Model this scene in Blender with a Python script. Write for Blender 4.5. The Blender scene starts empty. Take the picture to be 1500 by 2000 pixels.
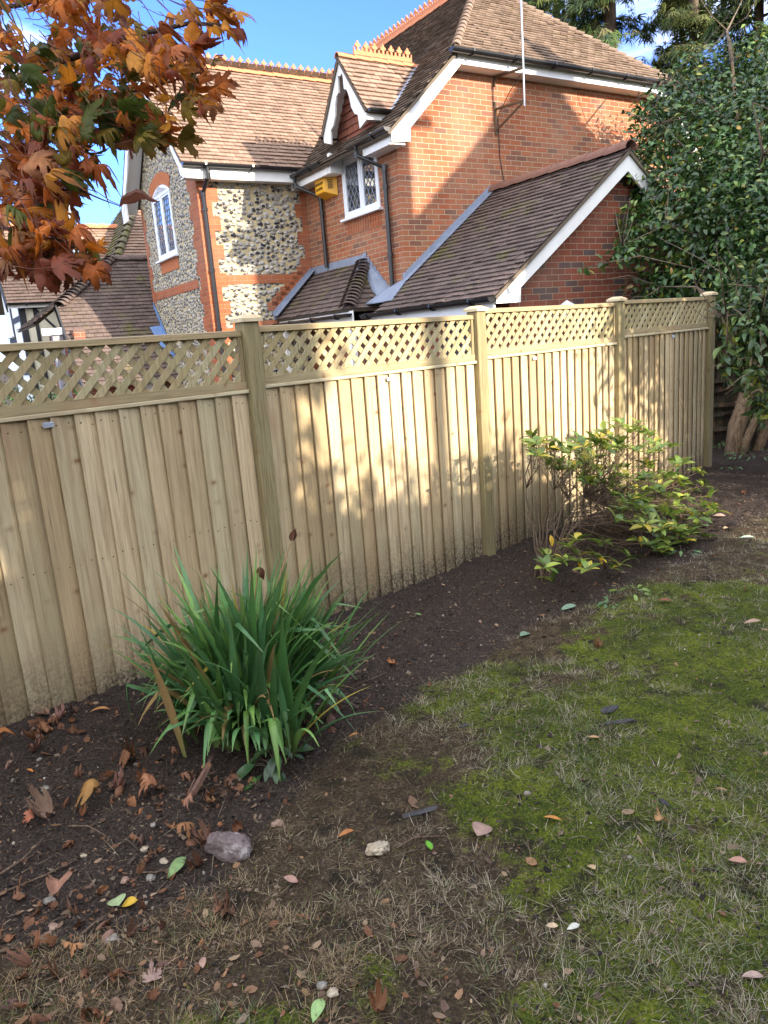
import bpy, bmesh, math, random
import numpy as np
from mathutils import Vector, Matrix, noise as mnoise

random.seed(7)
RNG = np.random.default_rng(11)
sc = bpy.context.scene
COL = sc.collection
R = math.radians

# ------------------------------------------------------------------ camera
EYE = 1.69
FPX = 1467.3            # focal length in pixels of the 1500 x 2000 photograph
PITCH, ROLL = -0.2251, -0.0768
AZ_HOUSE, AZ_FENCE = 1.02636, 0.84183     # clockwise from +Y
FW = np.array([0, math.cos(PITCH), math.sin(PITCH)])
_up = np.array([0, -math.sin(PITCH), math.cos(PITCH)])
_rt = np.array([1.0, 0, 0])
RT = math.cos(ROLL) * _rt + math.sin(ROLL) * _up
UP = -math.sin(ROLL) * _rt + math.cos(ROLL) * _up
cam_d = bpy.data.cameras.new('camera')
cam = bpy.data.objects.new('camera', cam_d)
COL.objects.link(cam)
cam_d.sensor_fit = 'VERTICAL'
cam_d.sensor_height = 36.0
cam_d.lens = 36.0 * FPX / 2000.0
cam_d.clip_start = 0.05
cam_d.clip_end = 2000
m = Matrix.Identity(4)
for i in range(3):
    m[i][0], m[i][1], m[i][2] = RT[i], UP[i], -FW[i]
m[2][3] = EYE
cam.matrix_world = m
sc.camera = cam

# ------------------------------------------------------------------ sun, sky, exposure
HR = np.array([math.sin(AZ_HOUSE), math.cos(AZ_HOUSE), 0])     # along the gable wall, to the right
HL = np.array([math.cos(AZ_HOUSE), -math.sin(AZ_HOUSE), 0])    # out of the gable wall, towards us
SUN = 0.322 * HR + 0.885 * HL + np.array([0, 0, 0.336])
SUN = SUN / np.linalg.norm(SUN)
SUN_EL = math.asin(SUN[2])
SUN_AZ = math.atan2(SUN[0], SUN[1])
sd = bpy.data.lights.new('sun', 'SUN')
sd.energy = 3.3
sd.angle = R(0.5)
sd.color = (1.0, 0.88, 0.72)
so = bpy.data.objects.new('sun', sd)
COL.objects.link(so)
so.rotation_euler = Vector(SUN).to_track_quat('Z', 'Y').to_euler()
so.location = (5, -5, 20)

world = bpy.data.worlds.new('World')
sc.world = world
world.use_nodes = True
wt = world.node_tree
for n in list(wt.nodes):
    wt.nodes.remove(n)
w_out = wt.nodes.new('ShaderNodeOutputWorld')
w_bg = wt.nodes.new('ShaderNodeBackground')
w_sky = wt.nodes.new('ShaderNodeTexSky')
w_sky.sky_type = 'NISHITA'
w_sky.sun_disc = False
w_sky.sun_elevation = SUN_EL
w_sky.sun_rotation = SUN_AZ
w_sky.air_density = 1.0
w_sky.dust_density = 0.6
w_sky.ozone_density = 1.6
w_tc = wt.nodes.new('ShaderNodeTexCoord')
w_mp = wt.nodes.new('ShaderNodeMapping')
w_mp.inputs['Scale'].default_value = (1.6, 1.6, 5.0)
w_nz = wt.nodes.new('ShaderNodeTexNoise')
w_nz.inputs['Scale'].default_value = 1.6
w_nz.inputs['Detail'].default_value = 6
w_nz.inputs['Roughness'].default_value = 0.55
w_rp = wt.nodes.new('ShaderNodeValToRGB')
w_rp.color_ramp.elements[0].position = 0.40
w_rp.color_ramp.elements[0].color = (0, 0, 0, 1)
w_rp.color_ramp.elements[1].position = 0.62
w_rp.color_ramp.elements[1].color = (0.9, 0.9, 0.9, 1)
w_tint = wt.nodes.new('ShaderNodeMix')
w_tint.data_type = 'RGBA'
w_tint.blend_type = 'MULTIPLY'
w_tint.inputs['Factor'].default_value = 1.0
w_tint.inputs['B'].default_value = (0.31, 0.455, 0.94, 1)
# thin cloud wisps in view; unseen bright bank overhead and behind, added for ambient light
w_dot = wt.nodes.new('ShaderNodeVectorMath')
w_dot.operation = 'DOT_PRODUCT'
w_dot.inputs[1].default_value = (0.1, -0.85, 0.5)
w_add = wt.nodes.new('ShaderNodeMath')
w_add.operation = 'MULTIPLY_ADD'
w_add.inputs[1].default_value = 0.22
w_mx = wt.nodes.new('ShaderNodeMix')
w_mx.data_type = 'RGBA'
w_mx.inputs['B'].default_value = (6.2, 6.3, 6.5, 1)
wt.links.new(w_tc.outputs['Generated'], w_mp.inputs['Vector'])
wt.links.new(w_mp.outputs['Vector'], w_nz.inputs['Vector'])
wt.links.new(w_tc.outputs['Generated'], w_dot.inputs[0])
wt.links.new(w_dot.outputs['Value'], w_add.inputs[0])
wt.links.new(w_nz.outputs['Fac'], w_add.inputs[2])
wt.links.new(w_add.outputs['Value'], w_rp.inputs['Fac'])
wt.links.new(w_rp.outputs['Color'], w_mx.inputs['Factor'])
wt.links.new(w_sky.outputs['Color'], w_tint.inputs['A'])
wt.links.new(w_tint.outputs['Result'], w_mx.inputs['A'])
wt.links.new(w_mx.outputs['Result'], w_bg.inputs['Color'])
w_bg.inputs['Strength'].default_value = 0.15
wt.links.new(w_bg.outputs['Background'], w_out.inputs['Surface'])

sc.view_settings.view_transform = 'Standard'
sc.view_settings.look = 'None'
sc.view_settings.exposure = 1.92
sc.view_settings.gamma = 1.0
sc.render.engine = 'CYCLES'
sc.cycles.max_bounces = 6
sc.cycles.diffuse_bounces = 3
sc.cycles.glossy_bounces = 3
sc.cycles.transmission_bounces = 4
sc.cycles.transparent_max_bounces = 8


# ------------------------------------------------------------------ geometry from the photograph
def ray(x, y):
    return FW + (x - 750) / FPX * RT - (y - 1000) / FPX * UP


def at_z(x, y, z):
    d = ray(x, y)
    return np.array([0, 0, EYE]) + d * ((z - EYE) / d[2])


def at_depth(x, y, dep):
    return np.array([0, 0, EYE]) + ray(x, y) * dep


ED = np.array([math.sin(AZ_FENCE), math.cos(AZ_FENCE), 0])     # along the fence to the right
EN = np.array([-math.cos(AZ_FENCE), math.sin(AZ_FENCE), 0])    # away from us, through the fence
FENCE_N = 3.69


def fw(t, n, z=0.0):
    return ED * t + EN * n + np.array([0, 0, z])


# house frame: x right along the gable wall, y away from us, z up
_c = ray(784, 420)
HC = _c * 10.9
HC = np.array([HC[0], HC[1], 0])


def hw(u, y, z=0.0):
    return HC + HR * u - HL * y + np.array([0, 0, z])


H_ROT = math.pi / 2 - AZ_HOUSE
F_ROT = math.pi / 2 - AZ_FENCE


# ------------------------------------------------------------------ helpers: objects
def tag(o, label=None, cat=None, group=None, kind=None):
    if label: o['label'] = label
    if cat: o['category'] = cat
    if group: o['group'] = group
    if kind: o['kind'] = kind
    return o


def empty(name, loc, rz=0.0):
    o = bpy.data.objects.new(name, None)
    COL.objects.link(o)
    o.location = loc
    o.rotation_euler = (0, 0, rz)
    o.empty_display_size = 0.2
    return o


def link(name, me, mat, parent=None, loc=None, rz=0.0):
    if mat is not None:
        for q in (mat if isinstance(mat, (list, tuple)) else [mat]):
            me.materials.append(q)
    o = bpy.data.objects.new(name, me)
    COL.objects.link(o)
    if parent is not None:
        o.parent = parent
    if loc is not None:
        o.location = loc
        o.rotation_euler = (0, 0, rz)
    return o


class MB:
    def __init__(self):
        self.v, self.f, self.mi = [], [], []

    def add(self, vs, fs, mi=0):
        b = len(self.v)
        self.v.extend([tuple(map(float, p)) for p in vs])
        for f in fs:
            self.f.append([b + i for i in f])
            self.mi.append(mi)

    def box(self, x0, x1, y0, y1, z0, z1, mi=0):
        self.add([(x0, y0, z0), (x1, y0, z0), (x1, y1, z0), (x0, y1, z0), (x0, y0, z1), (x1, y0, z1), (x1, y1, z1), (x0, y1, z1)],
                 [(3, 2, 1, 0), (4, 5, 6, 7), (0, 1, 5, 4), (1, 2, 6, 5), (2, 3, 7, 6), (3, 0, 4, 7)], mi)

    def prism(self, poly, d, mi=0):
        n = len(poly)
        d = np.array(d, float)
        vs = [np.array(p, float) for p in poly] + [np.array(p, float) + d for p in poly]
        fs = [list(range(n))[::-1], list(range(n, 2 * n))] + [[i, (i + 1) % n, n + (i + 1) % n, n + i] for i in range(n)]
        self.add(vs, fs, mi)

    def bar(self, a, b, w, h, up=(0, 0, 1), mi=0):
        a, b, up = np.array(a, float), np.array(b, float), np.array(up, float)
        d = (b - a) / np.linalg.norm(b - a)
        s = np.cross(d, up); s /= np.linalg.norm(s)
        t = np.cross(s, d)
        s, t = s * w / 2, t * h / 2
        self.add([a - s - t, a + s - t, a + s + t, a - s + t, b - s - t, b + s - t, b + s + t, b - s + t],
                 [(0, 1, 2, 3), (7, 6, 5, 4), (0, 4, 5, 1), (1, 5, 6, 2), (2, 6, 7, 3), (3, 7, 4, 0)], mi)

    def tube(self, pts, r0, r1=None, n=8, mi=0, cap=True):
        pts = [np.array(p, float) for p in pts]
        r1 = r0 if r1 is None else r1
        k = len(pts)
        ref = np.array([0.31, 0.52, 0.79])
        rings = []
        for i, p in enumerate(pts):
            d = pts[min(i + 1, k - 1)] - pts[max(i - 1, 0)]
            d = d / (np.linalg.norm(d) + 1e-9)
            s = np.cross(d, ref); s /= np.linalg.norm(s) + 1e-9
            t = np.cross(d, s)
            r = r0 + (r1 - r0) * i / max(k - 1, 1)
            rings.append([p + r * (math.cos(2 * math.pi * j / n) * s + math.sin(2 * math.pi * j / n) * t) for j in range(n)])
        vs = [p for rg in rings for p in rg]
        fs = []
        for i in range(k - 1):
            for j in range(n):
                a, b = i * n + j, i * n + (j + 1) % n
                fs.append((a, b, b + n, a + n))
        if cap:
            fs.append(list(range(n)))
            fs.append([(k - 1) * n + j for j in range(n)][::-1])
        self.add(vs, fs, mi)

    def build(self, name, mat, parent=None, loc=None, rz=0.0, smooth=False, bevel=0.0, fix=True):
        me = bpy.data.meshes.new(name)
        me.from_pydata(self.v, [], self.f)
        if any(self.mi):
            me.polygons.foreach_set('material_index', self.mi)
        if fix:
            bm = bmesh.new(); bm.from_mesh(me)
            bmesh.ops.recalc_face_normals(bm, faces=bm.faces)
            if bevel:
                bmesh.ops.bevel(bm, geom=list(bm.edges), offset=bevel, segments=1, affect='EDGES', clamp_overlap=True)
            bm.to_mesh(me); bm.free()
        if smooth:
            me.polygons.foreach_set('use_smooth', [True] * len(me.polygons))
        me.update()
        return link(name, me, mat, parent, loc, rz)


def np_mesh(name, verts, faces_list, cols=None):
    """verts (N,3); faces_list: list of (M,k) int arrays; cols (N,4) point colours."""
    me = bpy.data.meshes.new(name)
    verts = np.asarray(verts, np.float32)
    me.vertices.add(len(verts))
    me.vertices.foreach_set('co', verts.ravel())
    tot = sum(a.size for a in faces_list)
    cnt = sum(len(a) for a in faces_list)
    me.loops.add(tot)
    me.polygons.add(cnt)
    me.loops.foreach_set('vertex_index', np.concatenate([a.ravel() for a in faces_list]).astype(np.int32))
    sizes = np.concatenate([np.full(len(a), a.shape[1]) for a in faces_list]).astype(np.int32)
    starts = np.concatenate([[0], np.cumsum(sizes)[:-1]]).astype(np.int32)
    me.polygons.foreach_set('loop_start', starts)
    me.polygons.foreach_set('loop_total', sizes)
    if cols is not None:
        at = me.color_attributes.new('col', 'FLOAT_COLOR', 'POINT')
        at.data.foreach_set('color', np.asarray(cols, np.float32).ravel())
    me.update(calc_edges=True)
    me.validate()
    return me


def instance_mesh(name, tv, tfaces, pos, rot, scale, cols=None):
    """copies of a template: tv (k,3), tfaces list of (m,q); pos (N,3); rot (N,3,3) columns = axes; scale (N,) or (N,3)."""
    N, k = len(pos), len(tv)
    scale = np.asarray(scale)
    if scale.ndim == 1:
        scale = np.repeat(scale[:, None], 3, 1)
    V = tv[None] * scale[:, None, :] if tv.ndim == 2 else tv * scale[:, None, :]
    k = V.shape[1]
    V = np.einsum('nij,nkj->nki', rot, V) + pos[:, None, :]
    off = (np.arange(N) * k)[:, None, None]
    fl = [(f[None] + off).reshape(-1, f.shape[1]) for f in tfaces]
    cc = None
    if cols is not None:
        cc = np.repeat(cols[:, None, :], k, 1).reshape(-1, 4) if cols.ndim == 2 else cols.reshape(-1, 4)
    return np_mesh(name, V.reshape(-1, 3), fl, cc)


def frames(nrm, tang=None):
    """(N,3) directions for local y (tang) and local z (nrm)."""
    N = len(nrm)
    nrm = nrm / (np.linalg.norm(nrm, axis=1, keepdims=True) + 1e-9)
    if tang is None:
        tang = RNG.normal(size=(N, 3))
    tang = tang - (tang * nrm).sum(1, keepdims=True) * nrm
    tang /= np.linalg.norm(tang, axis=1, keepdims=True) + 1e-9
    x = np.cross(tang, nrm)
    return np.stack([x, tang, nrm], axis=2)


# ------------------------------------------------------------------ helpers: materials
class T:
    def __init__(self, name):
        self.m = bpy.data.materials.new(name)
        self.m.use_nodes = True
        self.t = self.m.node_tree
        self.bsdf = self.t.nodes['Principled BSDF']
        self.out = self.t.nodes['Material Output']
        self.tc = None

    def n(self, typ, ins=None, **props):
        nd = self.t.nodes.new('ShaderNode' + typ)
        for k, v in props.items():
            setattr(nd, k, v)
        for k, v in (ins or {}).items():
            self.set(nd.inputs[k], v)
        return nd

    def set(self, sock, v):
        if isinstance(v, bpy.types.NodeSocket):
            self.t.links.new(v, sock)
        else:
            if isinstance(v, (tuple, list)) and len(v) == 3 and sock.type == 'RGBA':
                v = (*v, 1)
            sock.default_value = v

    def obj(self):
        if self.tc is None:
            self.tc = self.n('TexCoord')
        return self.tc.outputs['Object']

    def noise(self, vec, scale, detail=3, rough=0.55, dist=0.0):
        return self.n('TexNoise', {'Vector': vec, 'Scale': scale, 'Detail': detail, 'Roughness': rough, 'Distortion': dist}).outputs['Fac']

    def math(self, op, a, b=0.0, clamp=False):
        nd = self.n('Math', operation=op, use_clamp=clamp)
        self.set(nd.inputs[0], a); self.set(nd.inputs[1], b)
        return nd.outputs[0]

    def mix(self, f, a, b, mode='MIX'):
        nd = self.n('Mix', data_type='RGBA', blend_type=mode)
        self.set(nd.inputs['Factor'], f); self.set(nd.inputs['A'], a); self.set(nd.inputs['B'], b)
        return nd.outputs['Result']

    def ramp(self, f, stops, mode='LINEAR'):
        nd = self.n('ValToRGB', {'Fac': f})
        cr = nd.color_ramp
        cr.interpolation = mode
        while len(cr.elements) < len(stops):
            cr.elements.new(0.5)
        for e, (p, c) in zip(cr.elements, stops):
            e.position = p
            e.color = (*c, 1) if len(c) == 3 else c
        return nd.outputs['Color']

    def map(self, vec, scale=(1, 1, 1), loc=(0, 0, 0), rot=(0, 0, 0)):
        return self.n('Mapping', {'Vector': vec, 'Scale': scale, 'Location': loc, 'Rotation': rot}).outputs[0]

    def sep(self, vec):
        nd = self.n('SeparateXYZ', {'Vector': vec})
        return nd.outputs
    def comb(self, x, y, z):
        return self.n('CombineXYZ', {'X': x, 'Y': y, 'Z': z}).outputs[0]

    def rand(self):
        return self.n('NewGeometry').outputs['Random Per Island']

    def attr(self, name='col'):
        return self.n('Attribute', attribute_name=name).outputs['Color']

    def bump(self, h, strength=0.5, dist=0.01):
        return self.n('Bump', {'Height': h, 'Strength': strength, 'Distance': dist}).outputs[0]

    def done(self, color, rough=0.7, normal=None, spec=0.3, metal=0.0):
        b = self.bsdf
        self.set(b.inputs['Base Color'], color)
        self.set(b.inputs['Roughness'], rough)
        b.inputs['Specular IOR Level'].default_value = spec
        b.inputs['Metallic'].default_value = metal
        if normal is not None:
            self.set(b.inputs['Normal'], normal)
        return self.m

    def translucent(self, color, amt=0.35):
        tr = self.n('BsdfTranslucent', {'Color': color})
        mx = self.n('MixShader', {'Fac': amt})
        self.t.links.new(self.bsdf.outputs[0], mx.inputs[1])
        self.t.links.new(tr.outputs[0], mx.inputs[2])
        self.t.links.new(mx.outputs[0], self.out.inputs['Surface'])


def wallvec(t):
    """(x + y, z, 0): runs along any axis-aligned wall."""
    s = t.sep(t.obj())
    return t.comb(t.math('ADD', s[0], s[1]), s[2], 0.0)


def mat_brick(name, stops, mortar, mort_w=0.010, header=None):
    t = T(name)
    v = wallvec(t)
    wob = t.n('VectorMath', {0: v, 1: t.n('TexNoise', {'Vector': v, 'Scale': 9.0, 'Detail': 2.0}).outputs['Color']}, operation='MULTIPLY_ADD')
    wob.inputs[1].default_value = (1, 1, 1)
    nz = t.n('TexNoise', {'Vector': v, 'Scale': 14.0, 'Detail': 2.0}).outputs['Color']
    off = t.n('VectorMath', {0: nz, 1: (0.006, 0.006, 0.0)}, operation='MULTIPLY').outputs[0]
    vv = t.n('VectorMath', {0: v, 1: off}, operation='ADD').outputs[0]
    t.t.nodes.remove(wob)
    b = t.n('TexBrick', {'Vector': vv, 'Color1': (0, 0, 0, 1), 'Color2': (1, 1, 1, 1), 'Mortar': (0.5, 0.5, 0.5, 1), 'Scale': 1.0,
                         'Mortar Size': mort_w / 2, 'Mortar Smooth': 0.25, 'Bias': 0.0, 'Brick Width': 0.225, 'Row Height': 0.075})
    b.offset = 0.5
    c = t.ramp(b.outputs['Color'], stops, 'LINEAR')
    n1 = t.noise(v, 3.0, 4)
    c = t.mix(t.math('MULTIPLY', t.math('SUBTRACT', n1, 0.35, True), 0.7), c, (0.10, 0.045, 0.03))
    n2 = t.noise(v, 60.0, 4, 0.7)
    c = t.mix(0.55, c, t.ramp(n2, [(0.3, (0.35, 0.35, 0.35)), (0.7, (1.25, 1.2, 1.15))]), 'MULTIPLY')
    stain = t.ramp(t.noise(t.map(v, (0.8, 0.5, 1)), 1.4, 3), [(0.45, (0, 0, 0)), (0.75, (1, 1, 1))])
    c = t.mix(t.math('MULTIPLY', stain, 0.16), c, (0.5, 0.42, 0.33))
    col = t.mix(b.outputs['Fac'], c, t.mix(n2, mortar, tuple(x * 0.65 for x in mortar)))
    h = t.math('SUBTRACT', t.math('MULTIPLY', n2, 0.35), b.outputs['Fac'])
    return t.done(col, 0.88, t.bump(h, 0.9, 0.012), 0.2)


def mat_flint(name, scale=9.5):
    t = T(name)
    v = wallvec(t)
    nz = t.n('TexNoise', {'Vector': v, 'Scale': 7.0, 'Detail': 3.0}).outputs['Color']
    off = t.n('VectorMath', {0: nz, 1: (0.055, 0.055, 0.0)}, operation='MULTIPLY').outputs[0]
    vv = t.n('VectorMath', {0: t.map(v, (0.8, 1.12, 1)), 1: off}, operation='ADD').outputs[0]
    vo = t.n('TexVoronoi', {'Vector': vv, 'Scale': scale, 'Randomness': 0.95}, voronoi_dimensions='2D', feature='F1')
    ve = t.n('TexVoronoi', {'Vector': vv, 'Scale': scale, 'Randomness': 0.95}, voronoi_dimensions='2D', feature='DISTANCE_TO_EDGE')
    r = t.sep(vo.outputs['Color'])
    jit = t.math('SUBTRACT', t.noise(v, 34, 4, 0.6), 0.5)
    dist = t.math('ADD', t.math('MULTIPLY', vo.outputs['Distance'], t.math('ADD', 0.85, t.math('MULTIPLY', r[2], 0.35))), t.math('MULTIPLY', jit, 0.34))
    edge = t.math('ADD', ve.outputs['Distance'], t.math('MULTIPLY', jit, 0.10))
    stone = t.math('MULTIPLY', t.ramp(dist, [(0.50, (1, 1, 1)), (0.56, (0, 0, 0))]), t.ramp(edge, [(0.03, (0, 0, 0)), (0.07, (1, 1, 1))]))
    n2 = t.noise(t.n('VectorMath', {0: v, 1: vo.outputs['Color']}, operation='ADD').outputs[0], 24, 4, 0.65)
    # a dark glassy core inside a white cortex on some stones, others all cortex
    lim = t.math('MULTIPLY', t.math('SUBTRACT', r[0], 0.30), 0.72)
    core = t.math('SUBTRACT', t.math('ADD', lim, t.math('MULTIPLY', t.math('SUBTRACT', n2, 0.5), 1.5)), dist)
    dark = t.ramp(core, [(0.0, (0, 0, 0)), (0.07, (1, 1, 1))])
    white = t.mix(r[1], (0.62, 0.60, 0.55), (0.36, 0.345, 0.32))
    white = t.mix(t.ramp(n2, [(0.4, (0, 0, 0)), (0.7, (0.6, 0.6, 0.6))]), white, (0.22, 0.205, 0.19))
    blk = t.mix(r[2], (0.022, 0.022, 0.030), (0.10, 0.095, 0.10))
    c = t.mix(dark, white, blk)
    mort = t.mix(t.noise(v, 30, 4), (0.56, 0.46, 0.27), (0.42, 0.34, 0.19))
    col = t.mix(stone, mort, c)
    h = t.math('ADD', t.ramp(dist, [(0.15, (1, 1, 1)), (0.58, (0, 0, 0))]), t.math('MULTIPLY', n2, 0.5))
    rough = t.math('SUBTRACT', 0.9, t.math('MULTIPLY', t.math('MULTIPLY', dark, stone), 0.45))
    return t.done(col, rough, t.bump(h, 1.0, 0.045), 0.35)


def mat_tile(name, stops, moss=0.0, grime=0.25):
    t = T(name)
    o = t.obj()
    r = t.rand()
    c = t.ramp(r, stops)
    n1 = t.noise(o, 1.1, 4)
    c = t.mix(t.math('MULTIPLY', n1, grime), c, (0.05, 0.042, 0.034))
    stv = t.noise(t.map(o, (3.2, 3.2, 0.7)), 1.6, 4, 0.6)
    c = t.mix(t.math('MULTIPLY', t.ramp(stv, [(0.48, (0, 0, 0)), (0.72, (1, 1, 1))]), 0.30), c, (0.055, 0.05, 0.042))
    n2 = t.noise(o, 45, 4, 0.7)
    c = t.mix(0.6, c, t.ramp(n2, [(0.3, (0.45, 0.45, 0.45)), (0.72, (1.3, 1.25, 1.2))]), 'MULTIPLY')
    sp = t.ramp(t.noise(o, 24, 3, 0.6), [(0.64, (0, 0, 0)), (0.70, (1, 1, 1))])
    c = t.mix(t.math('MULTIPLY', sp, 0.40), c, (0.42, 0.38, 0.30))
    if moss:
        mk = t.ramp(t.math('ADD', t.noise(o, 2.0, 4, 0.6), t.math('MULTIPLY', t.noise(o, 30, 3), 0.35)), [(0.84 - moss, (0, 0, 0)), (0.98 - moss, (1, 1, 1))])
        c = t.mix(t.math('MULTIPLY', mk, 0.8), c, (0.12, 0.12, 0.03))
    return t.done(c, 0.9, t.bump(n2, 0.5, 0.008), 0.2)


def mat_plain(name, col, rough=0.5, spec=0.4, metal=0.0, var=0.15, scale=12.0, bump=0.0):
    t = T(name)
    o = t.obj()
    n1 = t.noise(o, scale, 4, 0.6)
    c = t.mix(n1, tuple(x * (1 - var) for x in col), tuple(min(x * (1 + var), 1) for x in col))
    nb = t.bump(t.noise(o, scale * 5, 4, 0.7), bump, 0.004) if bump else None
    return t.done(c, rough, nb, spec, metal)


def mat_paint(name):
    t = T(name)
    o = t.obj()
    n1 = t.noise(t.map(o, (2, 2, 0.6)), 3, 5, 0.65)
    c = t.ramp(n1, [(0.35, (0.80, 0.80, 0.79)), (0.62, (0.76, 0.76, 0.74)), (0.8, (0.60, 0.58, 0.52))])
    return t.done(c, 0.45, t.bump(t.noise(o, 40, 3), 0.15, 0.003), 0.4)


def mat_wood(name, light, dark, ring, grain=1.0, dirt=True, horiz=False, rough=0.75):
    t = T(name)
    o = t.obj()
    r = t.rand()
    shift = t.comb(t.math('MULTIPLY', r, 37.0), t.math('MULTIPLY', r, 11.0), t.math('MULTIPLY', r, 23.0))
    v = t.n('VectorMath', {0: o, 1: shift}, operation='ADD').outputs[0]
    sg = (1.2, 30, 30) if horiz else (30, 30, 1.2)
    g1 = t.noise(t.map(v, sg), 1.6 * grain, 4, 0.6, 0.6)
    sf = (6, 170, 170) if horiz else (170, 170, 6)
    g2 = t.noise(t.map(v, sf), 1.0, 3, 0.6)
    base = t.mix(r, light, dark)
    hue = t.ramp(t.math('FRACT', t.math('MULTIPLY', r, 7.3)), [(0.0, (1.10, 0.98, 0.90)), (0.4, (0.97, 1.0, 0.96)), (0.7, (0.84, 0.80, 0.74)), (1.0, (1.05, 0.93, 0.80))])
    base = t.mix(0.8, base, hue, 'MULTIPLY')
    c = t.mix(t.ramp(g1, [(0.44, (0, 0, 0)), (0.70, (0.75, 0.75, 0.75))]), base, ring)
    c = t.mix(0.45, c, t.ramp(g2, [(0.25, (0.55, 0.52, 0.48)), (0.6, (1.1, 1.1, 1.1))]), 'MULTIPLY')
    # knots
    kv = t.n('TexVoronoi', {'Vector': t.map(v, (15, 1, 9) if horiz else (9, 1, 14)), 'Scale': 1.0, 'Randomness': 1.0}, feature='F1')
    pick = t.ramp(t.sep(kv.outputs['Color'])[0], [(0.83, (0, 0, 0)), (0.84, (1, 1, 1))])
    kn = t.ramp(t.math('ADD', kv.outputs['Distance'], t.math('MULTIPLY', t.math('SUBTRACT', g2, .5), 0.16)), [(0.08, (1, 1, 1)), (0.13, (.65, .65, .65)), (0.18, (0.3, 0.3, 0.3)), (0.34, (0, 0, 0))])
    c = t.mix(t.math('MULTIPLY', t.math('MULTIPLY', kn, pick), 0.85), c, (0.20, 0.09, 0.042))
    # fine drying splits
    spv = t.noise(t.map(v, (2.2, 55, 55) if horiz else (55, 55, 2.2)), 1.0, 2, 0.4)
    spl = t.ramp(spv, [(0.715, (0, 0, 0)), (0.74, (1, 1, 1))])
    c = t.mix(t.math('MULTIPLY', spl, 0.55), c, (0.07, 0.045, 0.028))
    # greenish and grey weather patches
    pt = t.ramp(t.noise(v, 2.3, 4, 0.6), [(0.45, (0, 0, 0)), (0.75, (1, 1, 1))])
    c = t.mix(t.math('MULTIPLY', pt, 0.28), c, (0.30, 0.29, 0.17))
    pk = t.ramp(t.noise(t.map(v, (1, 1, 0.45)), 3.1, 3, 0.6), [(0.56, (0, 0, 0)), (0.72, (1, 1, 1))])
    c = t.mix(t.math('MULTIPLY', pk, 0.45), c, (0.33, 0.18, 0.10))
    if dirt:
        z = t.sep(o)[2]
        hgt = t.math('ADD', z, t.math('MULTIPLY', t.math('SUBTRACT', t.noise(o, 2.6, 4, 0.6), 0.5), 0.34))
        d1 = t.ramp(hgt, [(0.05, (1, 1, 1)), (0.16, (0.6, 0.6, 0.6)), (0.42, (0, 0, 0))])
        spk = t.ramp(t.noise(o, 55, 3, 0.7), [(0.35, (0.25, 0.25, 0.25)), (0.6, (1, 1, 1))])
        c = t.mix(t.math('MULTIPLY', t.math('MULTIPLY', d1, spk), 0.95), c, (0.050, 0.040, 0.033))
    h = t.math('ADD', g2, t.math('MULTIPLY', g1, 0.8))
    return t.done(c, rough, t.bump(h, 0.35, 0.004), 0.25)


def mat_leaf(name, stops, rough=0.45, trans=0.3, spec=0.5, attr=False, var=0.5):
    t = T(name)
    o = t.obj()
    if attr:
        c = t.attr()
    else:
        c = t.ramp(t.rand(), stops)
    n1 = t.noise(o, 35, 4, 0.6)
    c = t.mix(var, c, t.ramp(n1, [(0.3, (0.5, 0.5, 0.5)), (0.7, (1.35, 1.35, 1.3))]), 'MULTIPLY')
    t.done(c, rough, t.bump(n1, 0.3, 0.004), spec)
    if trans:
        t.translucent(c, trans)
    return t.m


def mat_bark(name, a, b, scale=6.0):
    t = T(name)
    o = t.obj()
    g = t.noise(t.map(o, (6, 6, 1.2)), scale, 5, 0.65, 0.8)
    c = t.ramp(g, [(0.35, a), (0.65, b)])
    return t.done(c, 0.9, t.bump(g, 0.8, 0.02), 0.15)


MT = {}
MT['brick'] = mat_brick('orange_red_brick', [(0.0, (0.34, 0.105, 0.050)), (0.3, (0.41, 0.136, 0.065)), (0.6, (0.37, 0.155, 0.080)), (0.85, (0.28, 0.112, 0.066)), (1.0, (0.19, 0.095, 0.07))], (0.52, 0.40, 0.27), 0.0115)
MT['brick_dark'] = mat_brick('dark_red_brick', [(0.0, (0.33, 0.10, 0.058)), (0.45, (0.28, 0.083, 0.05)), (0.76, (0.22, 0.073, 0.05)), (0.87, (0.13, 0.082, 0.078)), (1.0, (0.11, 0.082, 0.085))], (0.46, 0.35, 0.24))
MT['brick_orange'] = mat_brick('orange_quoin_brick', [(0.0, (0.42, 0.13, 0.055)), (0.5, (0.38, 0.115, 0.05)), (1.0, (0.32, 0.10, 0.05))], (0.50, 0.36, 0.22), 0.006)
MT['flint'] = mat_flint('knapped_flint', 12.5)
MT['flint_fine'] = mat_flint('fine_knapped_flint', 17.0)
MT['white'] = mat_paint('white_paint')
MT['black'] = mat_plain('black_gutter_plastic', (0.012, 0.012, 0.014), 0.28, 0.5, var=0.3)
MT['upvc'] = mat_plain('white_window_plastic', (0.74, 0.77, 0.82), 0.3, 0.5, var=0.05)
MT['lead'] = mat_plain('lead_sheet', (0.20, 0.235, 0.31), 0.55, 0.4, var=0.35, scale=7, bump=0.3)
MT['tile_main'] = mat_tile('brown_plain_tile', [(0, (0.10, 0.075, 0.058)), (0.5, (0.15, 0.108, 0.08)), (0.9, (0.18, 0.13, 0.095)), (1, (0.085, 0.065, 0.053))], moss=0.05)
MT['tile_warm'] = mat_tile('warm_plain_tile', [(0, (0.235, 0.157, 0.115)), (0.5, (0.285, 0.19, 0.142)), (0.9, (0.325, 0.22, 0.168)), (1, (0.18, 0.122, 0.095))], grime=0.12)
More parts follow.
